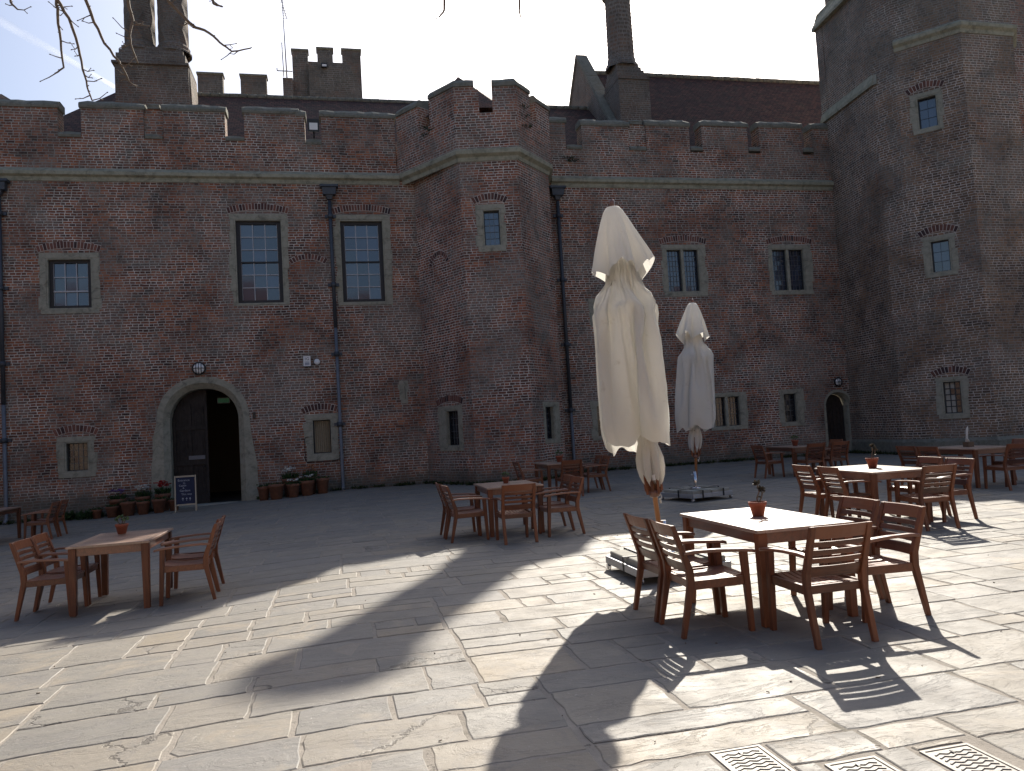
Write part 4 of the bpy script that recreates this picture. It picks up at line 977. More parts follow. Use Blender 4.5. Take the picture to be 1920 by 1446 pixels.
mb = MB(); mb.face([(-3.78,D+.698,3.0),(-3.44,D+.698,3.0),(-3.44,D+.698,3.14),(-3.78,D+.698,3.14)]); obj('lit_panel', mb, 'exit', t)

# ------------------------------------------------------------------ chairs
def make_chair():
    t = thing('garden_armchair', '', 'chair')
    X = .228
    for s_ in (-1, 1):
        m = MB(); m.beam((s_*X,.255,0), (s_*(X+.005),.225,.61), .040, .040, up=(0,1,0), wx2=.052, wy2=.055, tint=.4); obj('leg', m, 'wood_z', t, .004)
        m = MB()       # rear leg and back post in one sawn piece, kinked at the seat
        pts = [(-.300,0,.034),(-.215,.40,.056),(-.220,.50,.056),(-.335,.845,.036)]
        rs = []
        for (y, z, w_) in pts: rs.append([(s_*X-.0215,y-w_/2,z),(s_*X+.0215,y-w_/2,z),(s_*X+.0215,y+w_/2,z),(s_*X-.0215,y+w_/2,z)])
        m.rings(rs, cap0=True, cap1=True, smooth=False, tint=.55); obj('leg', m, 'wood_z', t, .004)
        m = MB()       # arm: shaped plank with a rounded, flared front
        prof = [(-.265,.020,.640),(-.18,.024,.648),(0,.026,.645),(.12,.032,.638),(.22,.040,.632),(.28,.042,.624),(.305,.034,.618),(.315,.018,.614)]
        rs = [[(s_*(X+.012)-w_,y,z-.024),(s_*(X+.012)+w_,y,z-.024),(s_*(X+.012)+w_,y,z),(s_*(X+.012)-w_,y,z)] for y, w_, z in prof]
        m.rings(rs, cap0=True, cap1=True, smooth=False, tint=.6); obj('armrest', m, 'wood', t, .004)
    m = MB()
    for s_ in (-1,1): m.beam((s_*X,-.20,.385), (s_*X,.235,.39), .026, .065, tint=.45)
    m.beam((-X,.232,.388), (X,.232,.388), .026, .065, tint=.4); m.beam((-X,-.205,.385), (X,-.205,.385), .026, .06, tint=.5)
    obj('seat_frame', m, 'wood_x', t, .003)
    m = MB(); n = 8
    for k in range(n):
        x0 = -.20+k*.40/n+.003; x1 = x0+.40/n-.009
        rs = [[(x0,y,z-.016),(x1,y,z-.016),(x1,y,z),(x0,y,z)] for y, z in ((-.19,.418),(-.08,.408),(.06,.409),(.17,.424),(.235,.434),(.255,.428))]
        m.rings(rs, cap0=True, cap1=True, smooth=False, tint=rnd.random())
    obj('seat', m, 'wood', t, .002)
    m = MB()
    def yb(z): return -.220 + (z-.50)*(-.335+.220)/.345
    for (z0, z1) in ((.752,.845),(.694,.732),(.634,.673),(.575,.613),(.475,.553)):
        N = 6; rs = []; tt = rnd.random()
        for k in range(N+1):
            x = -X+.02+(2*X-.04)*k/N; b = -.020*math.cos((k/N-.5)*math.pi)
            rs.append([(x,yb(z0)+b-.010,z0),(x,yb(z0)+b+.010,z0),(x,yb(z1)+b+.010,z1),(x,yb(z1)+b-.010,z1)])
        m.rings(rs, cap0=True, cap1=True, smooth=False, tint=tt)
    obj('backrest', m, 'wood_x', t, .003)
    return t
chair0 = make_chair(); used = [False]
def chair(x, y, face, label, group, jit=0):
    rz = {'E':-90,'W':90,'N':0,'S':180}[face] + jit
    if not used[0]:
        used[0] = True; chair0.location = (x,y,gz(x)); chair0.rotation_euler = (0,0,R(rz)); chair0['label'] = label; chair0['group'] = group; return chair0
    return dup(chair0, (x,y,gz(x)), R(rz), label, group)
def make_table(name, label, x, y, w_, l_, rz, group):
    t = thing('cafe_table', label, 'table', (0,0,0), 0, group)
    H = .75
    m = MB(); n = 9
    for s_ in (-1,1): m.box(s_*w_/2-(.07 if s_ > 0 else 0), s_*w_/2+(.07 if s_ < 0 else 0), -l_/2, l_/2, H-.026, H, rnd.random())
    for s_ in (-1,1): m.box(-w_/2+.0705, w_/2-.0705, s_*l_/2-(.07 if s_ > 0 else 0), s_*l_/2+(.07 if s_ < 0 else 0), H-.026, H-.0005, rnd.random())
    nn = int((l_-.15)/.085); st = (l_-.15)/nn
    for k in range(nn): y0 = -l_/2+.075+k*st; m.box(-w_/2+.0705, w_/2-.0705, y0+.0015, y0+st-.0025, H-.024, H-.001-rnd.random()*.0008, rnd.random())
    obj('tabletop', m, 'table_wood', t, .002)
    m = MB()
    for s_ in (-1,1): m.box(s_*(w_/2-.05)-.012, s_*(w_/2-.05)+.012, -l_/2+.06, l_/2-.06, H-.115, H-.028, .4); m.box(-w_/2+.06, w_/2-.06, s_*(l_/2-.05)-.012, s_*(l_/2-.05)+.012, H-.115, H-.028, .5)
    obj('apron', m, 'wood', t, .003)
    for sx in (-1,1):
        for sy in (-1,1):
            m = MB(); a = (sx*(w_/2-.055), sy*(l_/2-.055), H-.028); b = (sx*(w_/2-.05), sy*(l_/2-.05), 0); m.beam(b, a, .062, .062, up=(0,1,0), wx2=.078, wy2=.078, tint=rnd.random()); obj('leg', m, 'wood_z', t, .005)
    t.location = (x,y,gz(x)); t.rotation_euler = (0,0,R(rz)); return t
def succulent_pot(x, y, z, label, kind='dark', s_=1.0, seed=0):
    t = thing('potted_plant', label, 'potted plant', (x,y,z), group='small potted plants on the tables'); q = random.Random(seed)
    m = MB(); m.lathe((x,y,z+.001), [(.001,0),(.048*s_,0),(.070*s_,.095*s_),(.076*s_,.096*s_),(.080*s_,.125*s_),(.072*s_,.126*s_),(.068*s_,.105*s_)], 24); obj('pot', m, 'terracotta', t)
    m = MB(); m.disc((x,y,z+.108*s_), .069*s_, (0,0,-1), 16); obj('soil', m, 'soil', t)
    m = MB()
    if kind == 'red': pass
    stems = [((0,0),(.0,.05),(.02,.10),(.015,.17)), ((.01,0),(.04,.05),(.05,.09),(.045,.12))] if kind == 'dark' else [((0,0),(.01,.06),(-.01,.10)),((.01,0),(.04,.05),(.05,.07)),((-.01,0),(-.04,.04),(-.05,.07))]
    sm_ = MB()
    for st in stems:
        pts = [(x+a*s_, y+q.uniform(-.01,.01), z+(.11+b)*s_) for a, b in st]; sm_.tube(pts, .006*s_, 6); c = pts[-1]
        for k in range(26 if kind == 'dark' else 20):
            a = q.uniform(0,2*math.pi); e = q.uniform(-.2,1.1); m.leafq((c[0],c[1],c[2]-.01+.02*q.random()), (math.cos(a)*math.cos(e),math.sin(a)*math.cos(e),math.sin(e)), .022*s_, .045*s_, q.random())
        for k in range(7): p_ = pts[q.randrange(len(pts)-1)]; a = q.uniform(0,2*math.pi); m.leafq(p_, (math.cos(a),math.sin(a),.5), .018*s_, .035*s_, q.random())
    obj('stem', sm_, 'bark', t); obj('leaves', m, 'succulent' if kind == 'dark' else 'succulent_green', t)
TG = 'wooden cafe tables in the courtyard'
sets = [
 ('front right sunlit table', (3.53,6.15,.86,1.40,0), [(2.75,5.69,'E','left side, nearer chair'),(2.75,6.24,'E','left side, farther chair'),(4.13,5.52,'W','right side, nearer chair'),(4.17,6.10,'W','right side, farther chair'),(3.38,5.15,'N','near end')]),
 ('second sunlit table', (7.62,10.05,.92,1.45,-3), [(7.02,9.70,'E','left side, nearer chair'),(7.04,10.36,'E','left side, farther chair'),(8.34,9.45,'W','right side, nearer chair'),(8.40,10.12,'W','right side, farther chair'),(7.62,8.98,'N','near end')]),
 ('middle table by the turret', (2.60,12.32,.90,1.25,0), [(1.82,11.72,'E','left side, nearer chair'),(1.80,12.28,'E','left side, farther chair'),(3.20,11.42,'W','right side, nearer chair'),(3.22,12.02,'W','right side, farther chair'),(2.44,11.12,'N','near end')]),
 ('left table', (-2.53,9.86,.84,1.25,0), [(-3.22,9.70,'E','left side, nearer chair'),(-3.22,10.24,'E','left side, farther chair'),(-1.76,9.45,'W','right side, nearer chair'),(-1.80,10.02,'W','right side, farther chair')]),
 ('shaded table left of the doorway', (-7.95,20.0,.86,1.35,0), [(-6.80,19.72,'W','right side, nearer chair'),(-6.80,20.30,'W','right side, farther chair'),(-7.75,19.0,'N','near end')]),
 ('shaded table at the foot of the turret', (5.15,18.25,.90,1.30,0), [(4.35,17.95,'E','left side'),(5.12,17.30,'N','near end'),(5.98,17.95,'W','right side, nearer chair'),(5.98,18.52,'W','right side, farther chair')]),
 ('shaded table by the small arched door', (11.62,18.25,.90,1.30,0), [(10.72,18.0,'E','left side'),(11.42,17.28,'N','near end, left of two'),(12.15,17.36,'N','near end, right of two'),(12.62,18.3,'W','right side')]),
 ('shaded table before the tower', (12.15,13.05,.92,1.35,0), [(11.22,13.25,'E','left side, farther chair'),(11.16,12.62,'E','left side, nearer chair'),(11.98,12.0,'N','near end'),(13.0,12.85,'W','right side, cut by the picture edge')]),
]
cj = random.Random(3)
for i, (nm, (tx, ty, tw_, tl_, trz), chs) in enumerate(sets):
    make_table('t', {0:'large brown slatted table in full sun at front right',1:'sunlit wooden table behind the front right one',2:'wooden table with one bright patch of sun, in front of the turret',3:'single slatted wooden table at left, sun along its front edge',4:'dark table at far left cut by the picture edge',5:'dark shaded table against the foot of the turret',6:'dark shaded table near the small arched door',7:'dark shaded table before the tower with a napkin holder on it'}[i], tx, ty, tw_, tl_, trz, TG)
    for (x, y, f, lb) in chs:
        if lb == 'left side': lb = 'left side, alone'
        chair(x, y, f, 'armchair at the '+nm+', '+lb, 'slatted wooden armchairs round the tables', cj.uniform(-4,4))
for (x, y, z, lb, kd, s_) in ((3.56,6.22,.75,'terracotta pot with a dark succulent on the front right sunlit table','dark',1.0),(7.70,10.08,.75,'terracotta pot with a dark succulent on the second sunlit table','dark',1.15),
     (-2.62,10.15,.655,'terracotta pot with a pale green succulent on the left table','green',.95),(2.62,12.5,.75,'small dim red pot on the middle table by the turret','green',.8),
     (5.24,18.4,.75,'small red pot on the shaded table under the turret','green',1.2),(11.7,18.3,.75,'small red pot on the shaded table near the arched door','green',1.2)):
    succulent_pot(x, y, z, lb, kd, s_, int(x*10)+50)
t = thing('napkin_holder', 'small wooden holder with rolled white napkin standing on the table before the tower', 'napkin holder', (12.18,13.05,.75))
m = MB(); m.box(12.12,12.26,12.98,13.12,.751,.85); obj('holder', m, 'cutlery', t, .004)
m = MB(); m.tube([(12.16,13.05,.85),(12.17,13.05,.98),(12.19,13.05,1.10),(12.20,13.04,1.16)], [.03,.018,.024,.004], 7); m.tube([(12.20,13.03,.85),(12.14,13.02,.93)], .012, 5); obj('napkin', m, 'card', t)

# ------------------------------------------------------------------ parasols
# two hanging canopies, each a list of rings; a ring lists x,y,z steps of 4 mm from the point before
DRAPE = []
DRAPE.append([
[-32,0,855,0,-2,0,0,-2,0,0,-1,0,0,-2,0,1,-2,0,0,-2,0,1,-1,0,1,-2,0,1,-2,0,0,-1,0,1,-2,0,2,-1,0,1,-2,0,1,-1,0,1,-1,0,2,-1,0,1,-2,0,2,-1,0,1,0,0,2,-1,0,2,-1,0,1,-1,0,2,0,0,2,-1,0,2,0,0,1,0,0,2,0,0,2,0,0,2,0,0,2,0,0,1,0,0,2,0,0,2,1,0,2,0,0,1,1,0,2,1,0,2,1,0,1,0,0,2,1,0,1,2,0,2,1,0,1,1,0,1,1,0,1,2,0,2,1,0,1,2,0,0,1,0,1,2,0,1,2,0,1,1,0,0,2,0,1,2,0,0,2,0,0,1,0,0,2,0,0,2,0,0,2,0,0,2,0,0,1,0,0,2,0,-1,2,0,0,2,0,-1,1,0,-1,2,0,-1,2,0,0,1,0,-1,2,0,-2,1,0,-1,2,0,-1,1,0,-1,1,0,-2,1,0,-1,2,0,-2,1,0,-1,0,0,-2,1,0,-2,1,0,-1,1,0,-2,0,0,-2,1,0,-2,0,0,-1,0,0,-2,0,0,-2,0,0,-2,0,0,-2,0,0,-1,0,0,-2,0,0,-2,-1,0,-2,0,0,-1,-1,0,-2,-1,0,-2,-1,0,-1,0,0,-2,-1,0,-1,-2,0,-2,-1,0,-1,-1,0,-1,-1,0,-1,-2,0,-2,-1,0,-1,-2,0,0,-1,0,-1,-2,0,-1,-2,0,-1,-1,0,0,-2,0,-1,-2,0,0,-2,0,0,-1,0,0,-2,0],
[-4,0,-29,-6,0,2,5,-4,0,-7,-2,-2,1,-5,1,6,2,-2,-5,-7,1,9,5,2,-6,-8,-2,8,4,1,-6,-7,-1,9,4,2,-6,-8,0,8,4,-2,-4,-6,3,3,-2,-4,5,6,3,-1,-9,-1,4,5,1,5,1,-1,-3,-6,0,7,4,1,-3,-8,0,7,6,-1,-2,-6,1,-1,-5,-1,5,0,0,1,6,-1,4,-5,0,0,8,2,4,-5,-2,1,-4,2,5,2,-1,-4,7,2,9,-8,-3,-5,11,-1,8,-7,4,-3,6,-3,7,-4,-1,-5,9,2,8,-6,-1,-4,8,0,6,-3,2,4,0,-1,-5,6,-1,5,0,3,5,-2,-3,1,4,2,-5,1,-1,6,4,-1,-9,1,3,0,3,-3,7,-1,3,-4,5,-3,6,0,2,-6,4,-2,7,0,2,-4,4,-1,5,1,-2,-1,4,3,-8,-1,-1,5,5,-1,-8,-1,2,4,5,1,2,4,-3,-9,-4,1,5,5,2,2,6,-3,-8,-4,0,5,7,0,-8,-4,1,3,5,0,2,5,0,-5,-3,1,-4,-3,0,3,8,-3,-5,-2,3,-5,-4,-1,2,8,-2,-6,-5,3,3,7,-2,-6,-3,2,-3,-4,-1,2,9,0,-6,-6,1,1,8,-1,-4,-1,1,-2,-6,-2,-4,4,1,-3,3,1,2,-7,-2,-7,5,2,4,-8,-3,-8,5,3,5,-8,-3,-8,5,3,5,-8,-3,-8,5,4,5,-8,-3,-8,5,2,5,-8,-2,-7,4,2,2,-5,-1,3,-5,-1,-8,5,1,5,-8,0,-8,3,-1,2,-4,1,4,-4,0,-8,0,-1,1,-4,2,7,-1,-1],
[-3,4,-29,-7,-3,3,5,-1,-5,-4,-5,3,8,2,-5,1,-4,0,-7,-2,5,-1,-4,1,6,2,-3,-4,-6,3,8,2,-4,-5,-6,6,8,2,-4,-5,-6,3,6,1,-3,-2,-5,2,5,-1,-4,-4,-5,4,5,-1,-1,6,3,-1,-2,-6,3,-1,-4,2,5,-1,0,2,7,-3,3,-7,2,2,7,-4,5,1,-3,3,-5,2,2,6,-1,3,-6,0,3,5,1,1,-7,2,5,0,0,-1,4,0,2,6,-1,3,-7,2,2,5,-3,4,-5,1,1,6,-3,6,-3,2,-4,7,-3,7,-4,4,-3,6,-2,5,-1,2,3,0,3,-5,5,-4,6,1,4,-5,4,-4,10,-4,7,-3,3,-7,-5,6,-1,10,-3,7,-7,5,-5,7,-2,3,-3,6,-2,4,1,2,-5,3,-5,5,3,2,-6,2,-3,3,4,2,-2,4,1,5,3,4,-7,2,-3,5,2,4,1,5,0,-6,-3,-4,2,7,2,-6,-3,-5,2,5,2,-5,2,0,-4,-3,0,-5,1,0,2,6,1,-5,1,0,-2,-6,-3,-4,2,1,2,6,-1,-5,1,1,-4,-4,-1,0,6,1,-4,-1,1,-5,-2,1,2,7,-1,-6,-6,2,1,8,-2,-4,-3,0,-4,-4,0,2,8,0,-6,-5,0,1,8,0,-4,1,1,-1,-5,-2,-4,4,3,1,-8,-5,-6,5,5,2,-4,-3,-5,-1,3,-4,-1,1,7,-4,-2,-2,-4,-1,-7,3,3,4,-7,-4,-6,3,4,3,-5,-2,3,-3,-3,-8,2,6,6,-7,-6,-7,1,5,5,-5,-3,-6,0,5,1,-5,-1,6,0,-3],
[-23,0,-15,4,0,-7,0,-6,-2,-2,-5,0,-1,-5,3,5,1,-5,1,-4,1,-3,-4,4,5,-2,-3,-3,-2,5,1,-4,2,4,-4,1,3,5,-5,3,-5,0,2,-5,0,2,-6,0,5,-1,-6,1,-5,1,3,-3,3,3,5,-3,1,-5,5,5,4,-4,0,-7,5,3,6,-3,4,-4,3,5,4,-6,7,2,-6,5,-4,1,1,6,-1,0,6,1,2,5,0,4,-3,2,-2,-6,1,5,2,0,4,3,-1,0,-7,2,6,1,-2,7,1,-1,3,-6,2,6,0,3,-2,5,-5,5,1,5,-1,5,-2,4,3,2,-4,3,-4,5,-1,5,-4,5,-3,6,-1,4,-5,6,-5,9,-3,6,-5,3,-3,6,2,2,-5,3,-3,4,0,2,2,4,0,-6,1,-5,3,6,-1,3,4,-1,5,0,4,-3,6,-2,0,6,4,0,5,3,-5,3,-2,6,2,3,0,5,1,-5,-2,-4,-4,3,-3,0,6,-1,-5,3,-1,-6,0,1,-7,3,2,-1,-6,-2,-5,1,-1,2,6,1,-6,0,0,-1,-5,-4,-3,3,0,-4,4,-1,-2,-6,-2,-4,3,3,-4,-3,3,-5,0,1,-5,0,1,3,6,-1,-7,-3,-1,3,5,-1,-5,0,0,-4,2,0,3,6,1,-7,-3,-2,2,6,2,-6,-4,-2,0,6,2,-5,1,1,0,-6,-2,-4,2,4,-4,-2,2,-3,-4,1,5,-3,-2,-3,-4,0,-5,1,2,-2,-5,-2,4,-5,-4,-7,1,4,5,-6,-4,-4,-1,3,-6,1,3,3,-5,-3,-2,-4,2,-1,-4,3,-5,-1,6,4,-4,-4],
[-19,2,-17,1,-7,-2,0,-8,-3,3,-2,-7,2,-4,-2,3,-4,0,5,0,-4,-2,-4,3,-3,-4,4,4,-3,-1,0,-5,5,6,-4,1,5,0,-1,6,3,-5,-2,-9,1,9,1,-6,4,-6,-6,2,-6,0,3,-3,3,5,-3,4,5,0,2,-1,-5,5,7,1,1,3,5,-5,4,-3,4,10,-1,-3,6,6,-12,4,4,-7,4,3,4,-7,5,0,-3,6,1,4,4,0,5,-2,1,-2,-5,2,5,1,-1,3,-5,1,7,-4,-1,10,0,-1,5,-5,2,3,-4,3,5,-1,5,4,4,2,1,7,-1,-3,6,-3,-3,4,-3,2,4,-1,5,0,5,-5,4,-3,6,1,3,-4,4,-4,6,0,4,-4,2,-4,5,3,3,-6,2,-4,3,4,1,6,4,0,0,7,-5,8,2,1,5,0,4,0,6,3,-3,10,3,-3,7,2,-5,0,-4,-3,4,-1,6,1,4,-4,5,-1,-3,4,-5,-6,5,-6,-4,4,-1,-5,5,6,-11,-1,0,-4,-3,-1,-2,-5,-4,-4,4,0,0,5,2,-4,-2,-3,-5,-3,-5,-4,4,1,-4,2,3,-4,-6,0,1,-8,0,-6,-3,2,-5,2,0,4,5,0,-5,2,-1,-4,3,-1,-4,3,-1,-1,4,1,-5,0,0,0,4,1,-1,5,0,-3,3,0,-5,-4,-3,-3,5,2,-3,-4,0,-4,4,5,-3,-6,2,-2,-5,1,5,-3,0,-3,-5,0,-3,-5,-1,-7,0,0,-1,-5,-3,-5,1,4,1,-5,-3,-1,-5,1,-5,5,3,-1,-6,1,-3,-4,2,-4,-3,8,-5,-2,7,3,-4,-3],
[-9,-1,-24,-1,-10,-2,7,-8,-3,-8,-1,0,-2,-5,0,5,0,-5,4,-4,-2,4,-4,-3,-1,-5,4,-3,-3,6,6,-6,1,9,-4,-1,1,7,1,5,-3,-3,8,3,-6,4,-13,3,4,-9,-6,3,-5,4,6,-1,-6,2,-2,9,6,-3,-2,3,-5,5,6,-6,6,7,3,-3,5,2,-2,14,1,-6,14,5,-10,5,5,-7,-7,3,-1,-9,7,1,-6,5,1,0,7,-1,5,3,-1,4,-2,1,4,-3,1,6,-3,0,10,-6,-1,6,-11,5,7,-5,-1,6,-3,2,5,-2,6,2,8,0,0,8,0,5,7,2,-6,3,-5,5,3,3,-4,4,-3,3,3,2,2,4,1,-5,1,-4,1,5,0,5,-2,3,2,4,0,-5,3,-3,5,3,0,5,6,-2,2,9,-5,10,0,2,6,-1,4,0,8,3,-4,12,6,-6,9,2,-1,5,1,-3,4,-2,-3,3,-3,-1,5,1,3,9,5,-5,10,-4,-5,2,-3,-8,-10,-4,-14,-5,-3,-5,-3,-1,-6,2,-4,-6,3,-2,-2,5,0,-3,5,2,-7,1,-3,-6,2,-1,-5,-1,-1,-2,-9,1,3,-10,0,-3,-7,1,-5,1,1,1,5,0,0,6,-1,-4,4,-1,-2,6,0,-5,2,0,-4,1,0,-5,0,0,-5,3,0,-4,3,0,-1,5,0,-5,2,1,-1,-5,-3,-5,3,5,-1,-7,3,2,-7,2,0,-5,1,-2,-5,-1,-7,-2,1,-9,-1,0,-7,2,3,-4,-4,2,4,-4,-4,-4,-3,1,-3,-4,0,-3,4,5,-2,-7,2,-5,-4,10,6,-7,1,-4,-5,3],
[9,-3,-16,-3,-11,3,-10,4,-4,-1,-7,-5,1,-4,-5,-4,-3,5,3,-5,-2,3,-5,-3,-2,-5,4,5,-4,0,9,-3,-2,11,0,-1,-2,8,1,4,3,1,3,-12,0,3,-15,0,5,-13,3,4,-5,0,5,6,2,7,-6,0,3,-6,-1,6,5,-2,10,0,4,8,-4,-1,5,2,2,11,-9,-7,15,9,-15,5,6,-9,-7,6,-1,-10,7,1,-8,6,1,3,6,-2,4,4,-1,5,-1,1,4,-3,1,2,-7,3,10,-8,0,7,-12,6,7,-9,3,6,0,-1,4,6,-1,1,9,1,2,9,0,8,2,4,-2,7,0,4,3,-3,1,5,1,-6,0,-2,3,4,0,3,3,0,-5,2,-3,1,4,1,5,-2,2,-1,5,-2,-3,5,-2,0,9,-1,12,-1,-1,10,2,0,5,4,0,-2,9,4,-8,11,5,-5,10,6,-2,5,2,0,5,2,5,2,0,-3,4,-2,5,9,0,-7,11,-5,-5,3,-3,-12,-8,-4,-12,-13,-4,-6,-3,-2,-6,3,-1,-5,5,-2,-4,4,-2,-5,2,0,-4,6,-2,-7,4,-1,-5,-3,-1,-1,-10,0,1,-12,1,-3,-8,0,-5,2,1,1,5,0,1,7,0,-1,7,0,-3,4,-1,-5,1,0,-4,2,0,-4,3,1,-5,1,-1,-5,2,0,-2,6,1,-5,2,-1,-4,-3,3,-7,-4,0,7,-6,3,-2,-9,2,3,-4,0,-5,-3,2,-8,0,1,-10,0,2,-7,2,1,-5,-2,1,-1,-5,0,1,-5,-2,-5,-2,3,-6,1,4,-2,-6,5,2,-10,4,9,-4,5,-4,-5,0],
[9,-4,-20,-5,-11,2,-10,6,-4,-8,0,-2,-3,-5,0,1,-6,-1,1,-6,-1,1,-5,-1,3,-4,0,5,-3,-1,8,-3,-1,11,2,-2,2,8,1,4,0,1,4,-10,1,2,-16,1,3,-13,1,6,-2,0,4,6,1,7,-5,1,3,-6,0,6,-3,0,8,6,1,7,5,2,5,-2,0,2,-15,-5,17,1,-13,5,4,-9,-7,5,1,-10,9,-1,-1,9,-3,2,5,-2,4,5,-1,6,-1,0,2,-4,3,1,-6,2,6,-11,4,9,-10,4,8,-7,2,2,6,-1,3,6,-1,7,6,1,7,5,2,1,8,0,-5,5,1,0,6,-1,4,1,-2,4,3,-1,-4,2,0,2,4,0,4,-3,0,1,4,-1,-2,4,-1,4,1,1,-1,5,-2,-4,7,-3,9,7,0,11,1,-1,5,4,1,-4,8,4,-9,12,6,-6,8,5,-3,4,3,4,4,0,5,-2,-1,1,4,0,5,8,0,-5,12,-5,-5,3,-3,-13,-6,-4,-13,-10,-5,-4,-4,-1,-7,3,-2,-6,3,-2,-5,1,-1,-3,4,-1,-4,7,-2,-6,6,-1,-5,-3,-1,0,-10,0,-1,-12,1,-6,-7,0,-4,1,1,0,5,0,3,7,0,-1,7,0,-2,5,0,-4,3,0,-4,2,0,-5,1,0,-4,1,-1,-5,4,1,-3,5,1,-6,0,0,-5,0,1,-2,-8,0,5,-9,3,-5,-8,2,2,-5,1,-3,-4,2,-9,1,1,-9,3,1,-7,1,1,-5,-1,2,-4,-3,1,-3,-3,2,-4,-5,2,-1,-4,2,1,-6,3,7,-7,4,9,-5,4,-2,-5,1],
[7,-3,-19,-6,-10,0,-10,6,-3,-8,1,-3,-4,-2,0,-2,-6,-1,1,-5,0,1,-5,-1,1,-5,-1,5,-4,-1,8,-1,-1,10,3,-1,5,6,0,5,-2,1,2,-10,1,1,-16,1,5,-12,1,6,-1,0,4,7,1,8,-4,1,3,-6,0,5,-3,0,7,6,2,7,6,1,4,-2,0,-3,-15,-3,14,-11,-11,7,3,-8,-7,6,0,-5,12,-4,0,9,-3,2,5,-2,4,4,-1,5,0,0,3,-4,2,1,-7,2,6,-11,5,10,-10,4,9,-5,2,4,5,-1,4,5,0,7,6,2,3,9,-1,-3,8,1,-5,5,1,2,4,-1,0,5,-1,3,3,-1,5,-3,-1,-2,5,-1,2,4,0,3,-5,1,3,3,0,0,4,-3,0,5,-1,-3,8,-2,8,9,-1,9,6,0,6,3,1,-6,7,3,-10,11,7,-6,9,5,-3,5,2,6,2,1,2,-3,-2,4,3,1,8,5,-1,-3,13,-4,-4,4,-3,-14,-5,-5,-14,-9,-4,-4,-4,-2,-7,3,-2,-7,3,-1,-5,-1,-1,-4,3,-2,-4,7,-1,-5,7,-2,-5,-2,-1,-1,-10,0,-2,-12,1,-7,-7,0,-4,1,1,-1,6,0,3,7,0,1,7,0,-2,5,0,-3,4,0,-4,2,0,-4,2,0,-5,3,1,-5,3,0,-5,2,0,-6,0,0,-5,-2,1,1,-7,1,2,-10,2,-4,-9,2,0,-6,1,-3,-3,2,-9,1,1,-10,3,2,-7,1,1,-4,-2,1,-4,-4,2,-3,-3,2,-2,-5,2,0,-5,2,3,-6,3,9,-6,4,10,-4,3,0,-5,2],
[4,-4,-21,-8,-8,0,-10,6,-3,-8,2,-2,-5,-1,-1,-3,-5,-1,-1,-5,0,0,-5,-1,2,-5,-1,5,-3,-1,9,-1,-1,9,4,0,8,3,-1,3,-3,1,0,-11,1,4,-15,1,6,-11,1,6,-1,0,4,7,1,9,-2,1,2,-6,0,5,-4,0,6,7,2,7,7,2,3,-3,0,-6,-15,-4,10,-17,-6,8,0,-8,-2,9,-3,-5,12,-4,0,9,-4,3,4,-2,4,4,-1,6,0,0,3,-4,2,1,-6,2,7,-11,5,10,-10,3,10,-2,2,6,2,1,5,5,0,4,8,0,-1,10,0,-5,7,1,-4,6,0,4,3,-1,3,3,-1,-2,4,0,4,1,0,4,-1,-1,-3,5,-1,4,2,0,4,-4,0,0,6,-2,-3,4,-1,3,8,-2,10,7,0,6,9,-1,1,6,1,-5,8,3,-8,13,6,-6,9,6,-3,4,2,6,3,0,2,-4,-2,5,1,1,8,2,-1,1,13,-3,-4,5,-3,-13,-6,-4,-16,-6,-6,-4,-3,-1,-7,3,-2,-8,1,-2,-4,-1,-1,-5,2,-1,-4,7,-2,-5,7,-2,-5,-1,-1,-2,-10,1,-3,-12,0,-7,-6,0,-5,1,1,-1,5,0,3,7,0,1,7,0,-1,6,0,-4,3,0,-4,2,0,-4,2,0,-5,2,1,-5,3,0,-5,2,0,-6,1,0,-4,-3,1,0,-8,2,1,-10,1,-2,-10,3,-2,-5,1,-4,-2,1,-8,1,1,-10,2,2,-7,0,1,-5,-2,2,-3,-4,2,-2,-4,2,-1,-5,2,0,-5,2,4,-6,3,10,-4,3,9,-6,4,3,-4,3],
[3,-3,-20,-9,-7,-1,-11,6,-3,-7,3,-2,-5,0,-1,-5,-4,-1,-2,-5,0,0,-5,-1,1,-5,0,5,-3,-1,9,0,-1,10,3,-1,8,1,-1,3,-4,1,0,-10,1,5,-15,1,7,-11,1,6,0,0,4,7,1,9,-1,1,3,-6,0,4,-5,0,6,8,2,6,7,2,4,-3,0,-7,-14,-3,3,-19,-5,7,-5,-5,3,8,-3,-2,12,-7,1,9,-4,2,5,-2,4,5,-2,6,-1,0,3,-3,2,1,-7,2,7,-10,4,12,-9,4,10,0,1,6,2,1,5,4,0,1,9,0,-3,9,0,-5,7,1,-3,7,0,2,5,0,4,-1,-1,3,4,0,-1,4,-1,4,-2,-1,4,1,0,-4,4,0,4,3,0,3,-3,-2,2,5,0,5,7,-1,5,10,-3,1,12,0,-1,6,1,-7,6,6,-5,14,5,-3,12,4,0,4,1,4,4,1,3,-4,-2,4,-3,0,9,0,-1,4,13,-3,-3,6,-2,-14,-1,-4,-15,-8,-6,-5,-3,-2,-8,3,-1,-7,0,-3,-4,-1,-1,-5,1,-1,-5,7,-2,-5,7,-2,-5,-1,0,-3,-10,0,-4,-12,0,-8,-6,0,-4,2,1,-2,4,0,3,8,0,2,7,0,-2,5,0,-3,4,0,-5,1,0,-4,2,0,-4,2,1,-6,3,0,-5,2,0,-6,0,0,-4,-4,1,0,-8,2,0,-10,2,-2,-9,2,-2,-5,1,-4,-2,1,-9,1,2,-10,1,2,-7,-1,1,-4,-2,2,-2,-5,2,-2,-4,2,0,-6,2,1,-5,2,5,-4,2,10,-5,4,8,-7,4,5,-3,2],
